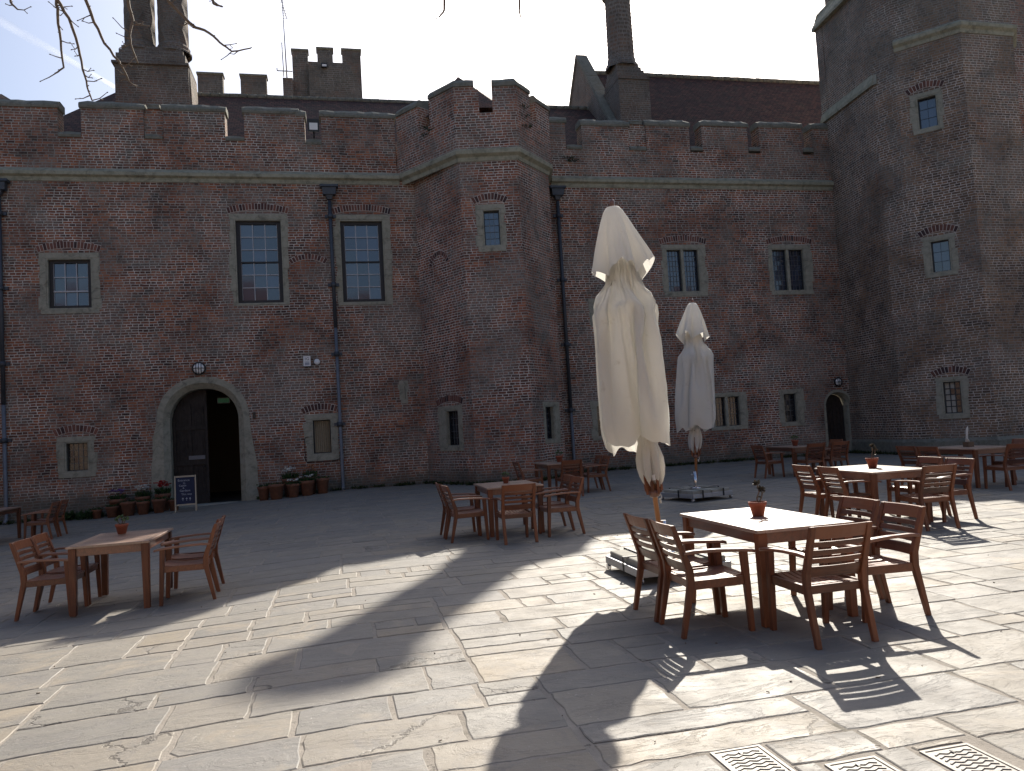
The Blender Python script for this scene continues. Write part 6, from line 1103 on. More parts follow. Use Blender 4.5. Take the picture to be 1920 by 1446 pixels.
DRAPE.append([
[0,32,855,-4,0,0,-3,0,0,-4,-1,0,-3,-2,0,-3,-1,0,-3,-3,0,-3,-2,0,-2,-3,0,-3,-3,0,-1,-3,0,-2,-3,0,-1,-4,0,0,-3,0,0,-4,0,0,-4,0,0,-3,0,1,-4,0,2,-3,0,1,-3,0,3,-3,0,2,-3,0,3,-2,0,3,-3,0,3,-1,0,3,-2,0,4,-1,0,3,0,0,4,0,0,4,0,0,3,0,0,4,1,0,3,2,0,3,1,0,3,3,0,3,2,0,2,3,0,3,3,0,1,3,0,2,3,0,1,4,0,0,3,0,0,4,0,0,4,0,0,3,0,-1,4,0,-2,3,0,-1,3,0,-3,3,0,-2,3,0,-3,2,0,-3,3,0,-3,1,0,-3,2,0,-4,1,0,-3,0,0],
[0,4,-29,-6,5,0,0,-10,1,-4,-2,1,-3,-2,1,-10,6,-1,-3,-4,-2,-2,-4,3,-4,-2,-3,-1,-4,2,-5,-2,-2,0,-4,-1,7,-7,0,-1,-4,3,-3,-3,-3,-7,-2,0,1,-5,3,0,-5,0,10,0,-2,-4,-10,-1,9,4,3,-5,-9,0,11,3,0,-4,-11,-3,4,-2,1,5,-1,0,4,-1,2,5,-1,-1,4,-1,0,7,1,0,5,1,0,3,3,0,1,6,1,4,4,-2,6,-1,0,3,4,0,5,0,0,4,0,1,-4,9,0,10,0,0,-5,6,0,1,5,0,6,6,0,-1,5,0,-2,4,1,0,4,-2,-4,3,3,-1,4,-4,-5,2,4,-5,2,-2,0,5,0,-2,5,-1,-7,-8,2,-3,2,0,-3,5,1,-4,4,1],
[-1,3,-29,-5,7,6,-2,-9,-4,-5,2,-1,-6,0,1,-1,-6,-2,-5,-1,2,1,-8,-1,-3,0,-3,-2,-5,-1,-10,4,4,6,-7,-3,-1,-5,2,3,-4,-2,-9,-2,1,0,-5,3,0,-5,-1,-1,-5,1,3,-4,-4,5,-2,-1,-2,-9,6,4,-2,-1,6,1,-2,5,-2,-2,2,-7,1,5,3,0,4,-1,2,5,-1,-2,5,0,0,4,-2,-1,6,-7,1,4,3,0,7,-2,6,4,0,1,1,8,-6,5,3,1,7,1,2,-3,7,-4,1,5,2,6,1,3,-3,7,-5,-2,4,-1,2,5,0,-2,5,-1,-1,4,2,4,9,5,-5,1,-2,-3,3,-2,-3,5,0,-1,3,1,-1,5,3,-2,3,-2,-5,3,2,-4,1,2,-5,3,-2,-7,1,-1],
[7,18,-23,-10,0,3,-1,-9,-3,-12,3,-4,-5,-4,1,-1,-6,-2,-7,3,5,-1,-10,-3,-8,0,2,-3,-4,-4,3,-8,-4,-7,-4,5,2,-3,1,-1,-5,0,1,-4,-1,-3,-3,1,4,-5,-2,-5,-4,3,3,-7,-7,0,-9,2,4,-8,6,1,-4,2,6,-2,-3,4,-7,3,3,-2,-6,10,2,0,6,8,-1,4,-5,0,5,-2,0,6,-7,1,6,-1,-3,9,3,2,11,2,7,7,-2,3,7,-6,5,5,4,-1,3,8,-7,2,9,3,-10,9,-5,7,7,0,3,5,-1,-1,5,-3,-2,4,-2,-2,4,-1,-1,10,4,1,9,6,-7,4,-4,4,6,4,-5,6,-3,4,8,5,-3,4,2,-1,5,3,-10,2,-1,-7,-4,-3,-9,0,-5,-3,11,4],
[0,17,-21,-10,-7,0,-1,-8,-2,-16,5,-6,-9,-5,4,-3,-9,-4,-3,-4,1,-4,-3,2,-10,-1,2,-1,-10,-9,-8,-7,5,0,-5,-1,4,-4,0,2,-4,-1,2,-4,-1,3,-5,-2,-8,-5,5,-2,-5,1,-6,-14,-1,6,-9,-3,5,-12,11,8,-3,-3,-1,-5,3,8,-7,-2,12,-4,-7,10,5,3,7,9,-4,7,3,-4,-2,-10,3,10,-3,-2,2,-12,4,12,7,0,15,3,8,6,-2,4,10,1,1,10,5,0,9,1,0,-10,11,-2,-6,10,-4,9,9,1,3,8,-6,-7,4,-8,3,10,2,-5,8,-3,5,8,9,0,11,8,-7,4,-5,0,6,1,-1,13,1,0,9,1,-7,1,-1,0,9,6,-7,6,5,-13,-4,-2,-10,-4,-11,-4,15,5],
[-4,16,-20,-4,-14,-4,-8,-13,-4,-19,20,5,-5,-12,-5,-1,-10,-3,-3,-10,-3,-10,2,7,-11,-5,0,-10,-7,0,-3,-10,-3,-4,-9,2,7,-11,-3,11,2,-6,1,-6,0,-2,-5,2,2,-6,0,-7,-7,2,-14,-15,3,3,-12,1,14,-13,7,8,-4,-1,-1,-8,5,11,-10,2,8,-10,-4,14,14,-6,8,12,-6,7,5,-6,6,-5,0,8,-12,1,-4,-16,6,16,6,4,20,9,7,8,-1,2,7,8,-3,13,-4,3,13,7,-1,-16,10,-4,-11,20,-3,9,9,-2,15,5,-2,-9,6,-10,9,7,5,-4,11,0,-4,8,4,2,13,10,-5,3,-1,1,11,1,0,12,0,-3,6,-1,-8,7,-2,-3,10,4,-6,7,9,-13,-7,-2,-17,0,-13,-5,16,4],
[0,0,-21,-8,-13,-2,-2,-12,-1,-21,22,1,-4,-12,-4,2,-12,-5,-9,-3,3,-9,-8,1,-12,0,3,-7,-12,-1,-4,-6,-4,-7,-11,2,10,-8,-3,5,-7,-3,1,-4,0,8,-5,-3,1,-6,2,-7,-8,2,-18,-14,2,1,-12,4,19,-12,5,4,-8,3,5,-2,4,10,-12,5,-1,-15,-5,14,19,-10,10,15,-7,9,-4,-2,9,4,-5,6,-15,2,-2,-19,6,17,6,8,17,18,4,5,-7,4,12,8,-2,12,-4,-2,13,8,-1,-14,13,-4,-18,18,-3,12,7,-2,18,3,-1,-3,9,-7,8,9,3,-5,10,-1,-2,9,8,-4,16,6,-7,-3,-1,-1,8,7,9,15,1,-7,9,-6,-3,11,2,-2,8,6,-14,7,2,-5,-5,3,-19,-6,-1,-8,12,-11],
[3,-6,-21,-11,-9,-2,-2,-13,-1,-19,24,2,-3,-10,-4,-4,-9,-2,-10,-4,3,-3,-9,-1,-10,-6,1,-7,-8,-1,-11,-5,-1,-3,-12,-1,9,-8,-3,2,-8,-1,7,-4,-3,1,-5,0,5,-8,1,-2,-9,3,-20,-12,1,3,-11,3,17,-13,6,3,-9,4,7,0,3,10,-8,4,-10,-14,-3,20,14,-10,7,15,-8,10,1,-3,4,-4,-2,6,-12,1,10,-15,6,13,7,6,15,18,4,4,-11,4,10,8,-2,11,-2,-1,15,5,-2,-15,14,-3,-19,17,-4,13,6,-2,19,3,0,7,9,-2,1,11,-2,-9,8,2,-4,12,7,-4,15,3,-8,-5,1,1,13,6,14,10,1,-4,12,0,-5,9,1,-6,9,1,-13,7,1,-5,-12,3,-18,-7,-1,-7,12,-8],
[2,-6,-19,-13,-2,-4,-3,-13,-1,-17,25,2,-6,-8,-3,-6,-10,-2,-10,-3,3,-5,-11,0,-4,-9,-1,-7,-8,-1,-12,-3,-1,-4,-11,-1,7,-11,-2,8,-6,-2,0,-7,0,1,-6,-1,8,-6,1,0,-11,1,-19,-12,1,3,-10,3,15,-16,8,8,-3,3,8,3,3,8,-10,2,-15,-12,-2,20,5,-8,7,15,-9,9,3,-3,7,-6,0,9,-10,0,9,-15,8,11,11,2,17,15,5,3,-10,4,9,6,-2,10,4,-2,15,1,-2,-14,13,-3,-19,17,-4,13,6,-1,19,3,-1,6,9,-2,-2,11,-1,-10,6,3,4,18,5,-10,13,4,-8,-2,3,2,12,3,15,8,1,-8,9,0,-5,9,1,-4,10,1,-12,6,1,-3,-15,4,-17,-7,-3,-6,19,-6],
[2,6,-19,-14,-6,-5,-5,-15,-2,-16,27,2,-11,-6,-2,-5,-9,-1,-8,-6,1,2,-11,1,-6,-11,-2,-10,-9,-1,-12,-1,-1,-4,-11,-1,3,-13,-1,7,-7,-1,2,-5,-2,7,-5,-1,5,-8,1,-1,-10,1,-17,-15,2,1,-12,3,19,-13,8,9,1,2,8,2,3,4,-12,2,-18,-10,-1,21,-2,-7,7,15,-9,9,3,-4,9,-2,0,6,-14,4,12,-13,3,10,16,2,21,11,5,2,-10,5,10,4,-1,7,8,-4,15,0,-1,-13,12,-4,-20,17,-3,14,6,-2,19,3,-1,4,11,-2,-7,9,1,-5,11,2,6,18,4,-13,9,5,-8,3,2,5,11,3,15,7,2,-6,12,0,-8,7,0,-4,9,1,-12,5,1,-1,-17,4,-17,-7,-3,-6,20,-5],
[3,2,-21,-10,-10,-3,-12,-10,-3,-15,26,1,-13,-4,-1,-8,-9,-1,-5,-10,0,4,-11,1,-3,-12,-1,-13,-8,-2,-13,0,-1,-5,-11,-1,2,-13,-1,8,-7,-1,6,-6,-1,1,-8,-1,9,-6,0,-3,-10,1,-13,-19,3,-1,-11,3,21,-7,7,9,1,3,8,0,3,1,-13,1,-19,-7,-1,19,-9,-6,8,14,-8,9,4,-4,9,-1,-1,9,-13,3,13,-11,4,9,18,1,22,7,6,2,-10,4,10,2,0,4,11,-5,15,0,-1,-11,12,-3,-20,16,-4,13,6,-2,19,5,-1,0,11,-1,-6,10,1,2,12,1,2,19,4,-16,7,5,-6,6,3,7,10,2,16,7,2,-6,12,0,-8,7,1,-5,8,0,-14,4,1,3,-19,5,-18,-7,-4,-6,20,-5],
[2,-1,-21,-13,-6,-3,-10,-11,-3,-16,25,1,-11,-6,0,-10,-7,-1,-3,-10,-1,4,-12,1,-3,-12,-1,-15,-8,-2,-12,1,-1,-7,-10,-1,3,-14,-1,8,-6,-1,4,-7,-1,3,-9,-1,7,-6,0,-3,-10,2,-13,-20,2,3,-12,3,22,-4,8,9,1,3,8,-1,2,-2,-13,1,-20,-5,-1,16,-15,-4,10,12,-9,10,4,-3,9,1,-2,8,-13,3,16,-8,3,9,19,1,24,4,7,0,-11,4,10,2,0,3,11,-6,14,2,-1,-10,12,-3,-20,15,-4,13,6,-1,18,7,-2,-2,11,0,-2,12,0,4,12,2,-3,19,4,-16,8,4,-6,6,3,10,8,2,16,9,2,-5,12,1,-9,6,0,-6,8,0,-13,2,1,5,-20,5,-18,-6,-4,-7,19,-5],
[3,0,-20,-14,-4,-3,-11,-12,-3,-17,26,0,-10,-7,0,-9,-8,-1,-4,-10,-1,5,-12,1,-3,-12,-1,-16,-7,-2,-13,1,-1,-7,-10,-1,2,-13,-1,8,-7,-1,5,-7,-1,3,-9,0,6,-8,-1,-5,-9,2,-11,-21,3,7,-12,3,22,-1,7,9,0,3,8,-3,3,-5,-12,0,-21,-3,-1,13,-17,-3,13,6,-8,10,4,-3,8,2,-3,11,-12,3,17,-4,2,8,18,1,25,1,7,0,-10,5,8,3,0,3,9,-6,13,5,-1,-8,11,-4,-22,14,-3,15,6,-2,16,11,-2,1,11,0,-1,12,0,3,12,2,-7,18,4,-17,9,4,-3,8,3,11,6,2,16,10,2,-6,11,1,-8,6,0,-7,7,0,-13,1,1,8,-20,6,-19,-7,-4,-7,20,-5],
[2,-2,-21,-14,-1,-3,-11,-11,-3,-18,25,0,-10,-7,0,-8,-9,-1,-4,-10,-1,5,-11,1,-4,-12,-1,-17,-8,-2,-13,2,-1,-8,-10,-1,2,-14,0,7,-7,-2,6,-7,-1,4,-8,0,3,-10,0,-5,-9,1,-8,-22,3,9,-10,3,23,0,8,9,-1,2,8,-4,3,-8,-10,0,-22,-2,-1,12,-19,-3,14,0,-6,10,2,-3,8,4,-4,13,-8,2,17,-3,2,9,18,2,25,-2,7,-2,-7,5,8,2,0,3,7,-6,12,7,-2,-6,10,-4,-22,15,-3,13,6,-2,15,14,-2,3,10,0,2,13,1,0,12,1,-10,18,4,-16,9,5,-1,8,3,13,6,1,15,10,2,-6,10,1,-8,7,0,-8,7,0,-13,-2,1,11,-20,6,-19,-6,-4,-8,19,-5],
[3,0,-21,-14,-1,-3,-13,-10,-2,-18,25,0,-10,-8,-1,-8,-9,-1,-3,-10,0,5,-11,1,-5,-12,-2,-18,-7,-2,-12,2,-1,-9,-10,-1,0,-14,0,7,-8,-1,6,-7,-1,3,-8,-1,4,-10,0,-6,-9,2,-4,-24,2,11,-8,3,23,1,8,9,-2,3,7,-5,2,-11,-8,0,-22,-1,-1,11,-20,-3,15,-6,-3,9,1,-4,8,3,-3,15,-5,1,17,1,0,11,17,2,24,-4,8,-3,-6,4,7,2,1,3,6,-6,12,8,-2,-4,10,-4,-23,14,-4,13,8,-1,12,16,-2,6,11,-1,2,12,1,-1,12,1,-11,17,4,-16,11,5,2,8,3,13,5,1,15,10,3,-7,10,0,-8,6,0,-8,7,0,-12,-4,1,13,-19,7,-19,-6,-5,-8,19,-5],
[3,-1,-20,-14,0,-3,-14,-8,-3,-20,24,0,-9,-8,-1,-7,-10,-1,-3,-10,0,5,-11,1,-6,-11,-2,-18,-6,-2,-13,1,-1,-8,-10,-1,-2,-14,0,6,-9,-1,6,-7,-1,3,-9,-1,3,-10,0,-5,-9,2,0,-24,2,13,-6,4,23,1,8,8,-3,2,6,-7,2,-13,-3,0,-22,-2,-1,9,-21,-3,15,-8,-2,10,-1,-2,8,-1,-3,16,-1,0,17,5,-2,13,15,2,22,-5,9,-3,-5,4,7,0,1,2,7,-6,13,8,-3,-3,9,-4,-24,15,-4,11,11,-1,10,17,-1,6,11,-1,6,11,0,-2,12,1,-13,15,5,-13,14,4,4,7,3,13,5,2,13,10,2,-7,9,0,-8,6,0,-8,7,0,-11,-6,1,15,-19,7,-19,-5,-5,-9,19,-5],
[2,-1,-21,-13,0,-3,-14,-4,-2,-22,22,-1,-9,-8,-1,-7,-10,-1,-3,-11,0,6,-11,1,-7,-11,-2,-19,-5,-2,-13,1,-1,-8,-10,-1,-2,-14,0,5,-10,-1,5,-7,-1,3,-9,0,1,-10,0,-4,-10,2,6,-23,2,13,-6,3,23,1,8,8,-4,3,4,-8,1,-14,-3,1,-22,2,-2,8,-22,-3,16,-8,-2,9,-3,-1,8,-1,-1,16,-1,-3,17,7,-2,17,12,2,20,-5,10,-5,-5,4,7,0,2,2,7,-7,13,8,-3,-2,9,-5,-23,15,-4,10,13,-1,11,17,-1,5,10,-1,4,13,0,-2,12,1,-15,14,5,-9,16,4,7,6,3,13,2,2,10,12,2,-7,10,0,-8,5,0,-8,7,0,-9,-8,2,16,-18,7,-20,-5,-5,-9,18,-5],
[2,-2,-21,-13,3,-3,-14,-2,-1,-23,19,-2,-9,-8,-1,-7,-10,-1,-2,-10,0,6,-12,1,-8,-10,-2,-19,-5,-2,-13,1,-1,-8,-10,-1,-3,-14,0,3,-11,-1,5,-7,-1,2,-9,0,0,-11,1,-2,-10,1,11,-22,2,13,-6,4,23,1,8,7,-5,2,2,-8,2,-15,-2,0,-21,4,-1,7,-23,-4,16,-8,-1,9,-4,-2,7,0,0,16,-1,-4,16,9,-1,21,4,2,18,-2,10,-4,-5,4,6,0,2,3,6,-7,12,9,-4,0,9,-5,-22,16,-4,9,13,0,8,18,-2,4,12,0,5,11,-1,-2,12,2,-16,14,5,-5,18,3,8,3,3,13,2,3,8,14,1,-7,9,0,-8,5,0,-8,7,0,-7,-10,2,17,-17,7,-20,-5,-5,-11,18,-5],
[2,-2,-20,-13,5,-3,-14,0,-2,-24,18,-2,-9,-8,-1,-6,-11,-1,-2,-10,0,6,-11,1,-9,-10,-1,-20,-4,-3,-13,0,-1,-8,-10,-1,-2,-15,0,0,-11,-1,4,-8,0,1,-9,0,0,-11,0,2,-10,1,14,-21,2,13,-5,4,23,0,8,6,-6,2,0,-9,2,-15,0,0,-21,6,-1,7,-24,-3,15,-8,-2,9,-5,-2,7,1,0,16,1,-3,19,1,0,21,4,3,15,1,8,-4,-5,4,7,0,2,2,6,-7,13,9,-4,-1,9,-5,-19,17,-4,5,14,-1,7,19,-1,4,12,-1,6,11,0,-2,12,1,-16,14,5,0,18,4,8,1,3,11,5,2,8,12,1,-8,10,0,-8,5,0,-8,5,0,-5,-11,2,18,-16,8,-20,-5,-6,-12,18,-5],
[1,-2,-21,-11,6,-3,-14,4,-1,-26,15,-3,-9,-8,-1,-6,-10,-1,-1,-11,0,6,-11,1,-11,-8,-1,-19,-5,-3,-14,0,-1,-7,-10,-1,-2,-15,0,0,-11,-1,0,-9,0,2,-10,0,3,-10,1,6,-9,1,12,-22,2,13,-5,3,24,0,8,4,-8,2,-2,-9,2,-15,2,0,-21,8,-1,6,-24,-3,16,-10,-2,8,-4,-2,8,0,0,16,4,-1,19,3,-1,21,-1,2,15,-1,9,-5,-6,4,7,0,2,3,7,-7,12,9,-4,-1,9,-6,-16,18,-4,6,14,0,3,21,-2,4,11,-1,6,12,0,-4,11,1,-14,15,5,4,17,4,8,0,3,13,4,3,3,14,1,-8,10,-1,-8,5,0,-8,5,0,-3,-12,3,19,-16,7,-21,-5,-5,-12,18,-6],
[1,-1,-21,-10,10,-2,-14,4,-1,-27,13,-4,-9,-8,-1,-6,-11,-1,0,-11,0,5,-11,2,-11,-7,-2,-20,-4,-3,-13,-1,-1,-7,-11,-1,-1,-14,0,1,-12,0,0,-9,-1,2,-9,0,4,-10,2,5,-10,1,12,-22,1,13,-5,4,24,-1,8,2,-8,2,-3,-9,1,-15,3,0,-21,9,-1,6,-23,-3,15,-11,-2,8,-4,-2,9,-1,0,16,4,-1,19,-2,0,21,2,2,14,-2,9,-5,-5,5,7,0,1,4,6,-6,11,10,-5,-1,9,-6,-12,19,-5,7,14,0,0,21,-2,2,12,-1,5,12,0,-4,11,1,-13,16,5,8,15,5,9,-1,3,12,5,2,0,15,1,-7,10,-1,-8,4,0,-10,5,0,0,-13,3,20,-15,8,-21,-5,-6,-13,18,-5],
[1,-2,-21,-8,12,-2,-14,7,-1,-29,10,-4,-9,-7,-1,-6,-11,-1,1,-11,1,5,-12,1,-12,-5,-2,-20,-3,-2,-14,-3,-2,-6,-11,-1,0,-15,0,1,-11,0,1,-9,0,2,-10,0,5,-9,1,5,-10,1,11,-22,2,13,-6,3,24,-2,8,0,-9,2,-4,-8,1,-15,4,0,-20,11,-1,4,-23,-3,16,-11,-2,7,-6,-2,10,-1,0,16,2,-1,19,-2,1,20,2,2,14,-2,9,-4,-5,5,6,0,2,5,6,-7,11,10,-6,-2,8,-5,-7,22,-5,6,14,0,1,20,-2,0,13,-2,2,13,0,-6,11,2,-11,17,4,12,12,5,9,-2,4,12,7,2,-3,15,0,-7,10,-1,-8,4,0,-10,3,0,2,-13,4,20,-15,7,-20,-4,-6,-14,17,-5],
[2,-2,-20,-8,14,-3,-15,7,0,-28,11,-4,-10,-7,-2,-6,-12,0,2,-11,0,4,-12,1,-12,-4,-2,-21,-2,-2,-13,-4,-2,-6,-11,0,1,-15,-1,1,-12,0,1,-9,0,3,-9,0,6,-10,2,4,-10,1,11,-22,1,13,-5,4,23,-4,8,-2,-9,1,-5,-8,1,-15,5,0,-19,13,-1,4,-23,-3,15,-11,-2,8,-7,-1,9,-2,-1,17,0,-1,19,-1,1,19,1,3,15,-2,10,-5,-5,4,6,0,2,7,6,-6,9,10,-7,1,11,-5,-5,20,-6,-2,14,2,4,21,-4,0,12,-1,-1,13,0,-5,12,1,-8,19,5,15,8,5,9,0,3,11,7,2,-4,15,0,-8,10,-1,-8,4,0,-9,1,0,3,-13,4,21,-14,7,-20,-4,-5,-15,17,-6],
[1,-2,-21,-10,13,-2,-15,8,-1,-26,13,-4,-11,-6,-2,-5,-13,0,2,-11,0,4,-11,1,-13,-4,-2,-20,-2,-2,-14,-4,-1,-5,-12,-1,1,-15,0,2,-11,0,2,-9,-1,3,-9,1,6,-10,2,4,-10,0,11,-23,2,13,-5,3,23,-6,8,-5,-8,1,-5,-8,1,-15,6,0,-18,15,-1,2,-24,-3,16,-10,-1,8,-8,-2,9,-3,-1,17,-2,0,19,-1,1,18,1,4,14,-3,10,-3,-4,3,5,0,2,7,6,-6,8,9,-8,0,11,-4,-2,21,-4,-4,15,-1,1,21,-3,0,13,-1,0,13,-1,-3,12,2,-5,21,4,17,7,5,9,1,4,10,4,1,-6,17,0,-8,10,-1,-8,3,0,-9,-1,0,5,-12,4,21,-14,8,-20,-4,-6,-15,16,-6]])
def drape(i):
    out = []
    for row in DRAPE[i]:
        p = list(out[-1][0]) if out else [0,0,0]; ring = []
        for k in range(0, len(row), 3):
            p = [p[0]+row[k], p[1]+row[k+1], p[2]+row[k+2]]; ring.append(p)
        out.append(ring)
    return len(out), len(out[0]), [[(x*.004, y*.004, z*.004) for x, y, z in r_] for r_ in out]
def parasol(base, lean, spin, label, seed, which=0, turn=0):
    t = thing('closed_parasol', label, 'parasol', (0,0,0), 0, 'closed cream parasols'); q = random.Random(seed)
    NT_ = 160
    ph = [q.uniform(0,6.28) for _ in range(8)]
    def folds(n, sd, irr=.45):        # irregular gathered folds: widths, depths and skew all differ
        g_ = random.Random(sd); ws = [g_.uniform(1-irr, 1+irr) for _ in range(n)]; tot = sum(ws); bs = [0]
        for w_ in ws: bs.append(bs[-1]+w_/tot*2*math.pi)
        dp = [g_.uniform(.45,1.0) for _ in range(n)]; hh = [g_.uniform(.75,1.0) for _ in range(n)]; sk = [g_.uniform(.32,.68) for _ in range(n)]
        def f(th):
            th %= 2*math.pi
            for i in range(n):
                if th < bs[i+1] or i == n-1:
                    t_ = (th-bs[i])/(bs[i+1]-bs[i]); t_ = max(0, min(1, t_))
                    d0, d1 = dp[i-1], dp[i]
                    if t_ < sk[i]: u_ = t_/sk[i]; base = 1-d0
                    else: u_ = (1-t_)/(1-sk[i]); base = 1-d1
                    e_ = math.sin(u_*math.pi/2)**.85
                    return base + (hh[i]-base)*e_
            return 1
        return f
    F5 = folds(6, seed*10+1); F9 = folds(11, seed*10+2, .6); F4 = folds(6, seed*10+3, .35); F6 = folds(6, seed*10+4, .4)
    nz, na, G_ = drape(which); m = MB(); rs = []
    for iz, ring in enumerate(G_):
        rr = []
        for k, (x, y, z) in enumerate(ring):
            lo = max(0, min(1, (3.0-z)/1.4)); th = math.atan2(y, x); v_ = iz/(nz-1)
            c_, s_ = math.cos(R(turn)), math.sin(R(turn)); x, y = x*c_-y*s_, x*s_+y*c_
            z2 = z + .045*v_**8*math.sin(5*th+seed) - .018*v_**8*math.sin(11*th)
            if v_ > .9: f = 1-.16*(v_-.9)/.1*(.5+.5*math.sin(7*th+1)); x *= f; y *= f
            rr.append((x*(1+.12*lo) - (.085 if not which else .02)*lo, y*.95*(1+.06*lo), z2))
        rs.append(rr)
    m.rings(rs); obj('canopy', m, 'canvas', t)
    # vent cap
    CAPROT = spin
    cp_ = [(4.02,.03),(4.01,.065),(3.96,.10),(3.86,.145),(3.74,.195),(3.62,.245),(3.5,.295),(3.40,.335),(3.33,.362)]
    rs = []
    for (z, r) in cp_:
        ring = []; f = max(0, min(1, (4.0-z)/.6))
        for k in range(NT_):
            th = 2*math.pi*k/NT_; l = F4(th+CAPROT)
            l2 = F9(th*1.0+.4); rr = r*(1.10-.58*f*(1-l)-.10*f*(1-l2)); zz = z - f*f*.25*(.72-l) - f*f*.05*(1-l2) + f*.015*math.sin(5*th)
            ring.append((rr*math.cos(th)-.005, rr*.95*math.sin(th), zz))
        rs.append(ring)
    m = MB(); m.rings(rs, cap0=True); obj('vent_cap', m, 'canvas', t)
    # gathered lower cloth between the ribs
    m = MB(); rs = []
    for (z, r) in ((1.72,.11),(1.60,.135),(1.50,.14),(1.42,.13),(1.34,.165),(1.24,.20),(1.14,.205),(1.05,.185),(.98,.15),(.93,.10),(.91,.075)):
        f = max(0, min(1, (1.5-z)/.4)); ring = []
        for k in range(NT_):
            th = 2*math.pi*k/NT_; l = F6(th+.2*f); rr = .74*r*(1.05-(.25+.55*f)*(1-l))*(1+.12*math.sin(th+1.0+ph[2])); dz = (.12*(1-l))*f
            ring.append((rr*math.cos(th)+.0, rr*math.sin(th), z+dz))
        rs.append(ring)
    m.rings(rs); obj('gathered_hem', m, 'canvas', t)
    m = MB(); m.lathe((0,0,0), [(.001,4.10),(.022,4.095),(.03,4.07),(.024,4.03),(.02,4.0),(.045,3.995)], 12); obj('finial', m, 'wood', t)
    m = MB(); m.tube([(0,0,.42),(0,0,3.95)], .027, 14); obj('pole', m, 'pole_wood', t)
    for k in range(8):
        th = 2*math.pi*k/8+.2; c_, s_ = math.cos(th), math.sin(th)
        m = MB(); m.beam((c_*.055,s_*.055,.90), (c_*.075,s_*.075,1.30+.1*(k%2)), .018, .028, tint=q.random()); m.beam((c_*.085,s_*.085,.86+.03*(k%2)), (c_*.10,s_*.10,1.25), .016, .026, tint=q.random()); obj('rib', m, 'wood_z', t, .002)
    m = MB(); m.lathe((0,0,0), [(.03,.82),(.055,.83),(.06,.86),(.05,.90),(.03,.91)], 12); obj('runner', m, 'wood', t)
    m = MB(); pts = [(.05,-.03,.86),(.055,-.05,.82),(.04,-.04,.78),(.03,-.035,.80)]; m.tube(pts, .007, 6); m.tube([(.04,-.03,.80),(.045,-.035,.75)], .012, 6); obj('cord', m, 'card', t)
    m = MB(); m.face([(-.06,-.16,1.02),(-.03,-.165,1.02),(-.03,-.16,1.08),(-.06,-.155,1.08)]); obj('care_tag', m, 'card', t)
    t.location = base; t.rotation_euler = (lean[0], lean[1], 0)
    return t
def parasol_base(x, y, rz, label):
    t = thing('parasol_base', label, 'parasol base', (0,0,0), 0, 'wheeled parasol bases'); a = .50
    m = MB()
    for s_ in (-1,1): m.box(-a, a, s_*a-.015, s_*a+.015, .075, .155); m.box(s_*a-.015, s_*a+.015, -a+.0155, a-.0155, .0745, .1545)
    m.box(-a+.016, a-.016, -a+.016, a-.016, .08, .095); obj('frame', m, 'galv', t, .004)
    for sx in (-1,1):
        for sy in (-1,1):
            m = MB(); cx = sx*.24; cy = sy*.24; m.box(cx-.225, cx+.225, cy-.225, cy+.225, .097, .215+.006*(sx*sy), rnd.random()); obj('paving_slab', m, 'slab_conc', t, .008)
            c = MB(); px, py = sx*(a-.02), sy*(a-.02)
            c.box(px-.02, px+.02, py-.012, py+.012, .035, .074); obj_c = obj('caster', c, 'chrome', t, .003)
            w_ = MB(); w_.tube([(px-.018,py+.01,.034),(px-.008,py+.01,.034)], .033, 14); w_.tube([(px+.008,py+.01,.034),(px+.018,py+.01,.034)], .033, 14); obj('wheel', w_, 'chrome', obj_c)
    m = MB()
    for o_ in (-.26,.26): 
        m.box(o_-.02, o_+.02, -a-.019, -a-.0155, .075, .225); m.box(o_-.02, o_+.02, a+.0155, a+.019, .075, .225); m.box(o_-.02, o_+.02, -a-.019, a+.019, .2225, .2255)
    m.box(-a-.019, a+.019, -.10, -.06, .226, .229); m.box(-a-.019, -a-.0155, -.10, -.06, .075, .226); m.box(a+.0155, a+.019, -.10, -.06, .075, .226)
    obj('strap', m, 'rubber', t)
    m = MB(); m.tube([(0,0,.1),(0,0,.56)], .034, 14); m.lathe((0,0,0), [(.11,.222),(.11,.235),(.04,.24)], 16); obj('socket_tube', m, 'chrome', t)
    m = MB(); m.tube([(-.03,0,.50),(-.075,0,.50)], .010, 8); m.lathe((-.085,0,.485), [(.001,0),(.018,.005),(.018,.025),(.001,.03)], 8); obj('clamp_screw', m, 'galv', t)
    t.location = (x,y,0); t.rotation_euler = (0,0,R(rz)); return t
parasol((3.345,7.84,0), (0.0,-.083), 0, 'tall closed cream parasol leaning behind the front right table', 4, 0, 0)
parasol_base(3.36, 7.86, 0, 'wheeled slab base of the near tall parasol, partly hidden by chairs')
parasol((6.98,14.55,0), (0.0,.055), 0, 'second closed cream parasol, standing farther back in the shade', 11, 1, 0)
parasol_base(6.98, 14.55, 14, 'wheeled concrete slab base with black straps under the farther parasol')

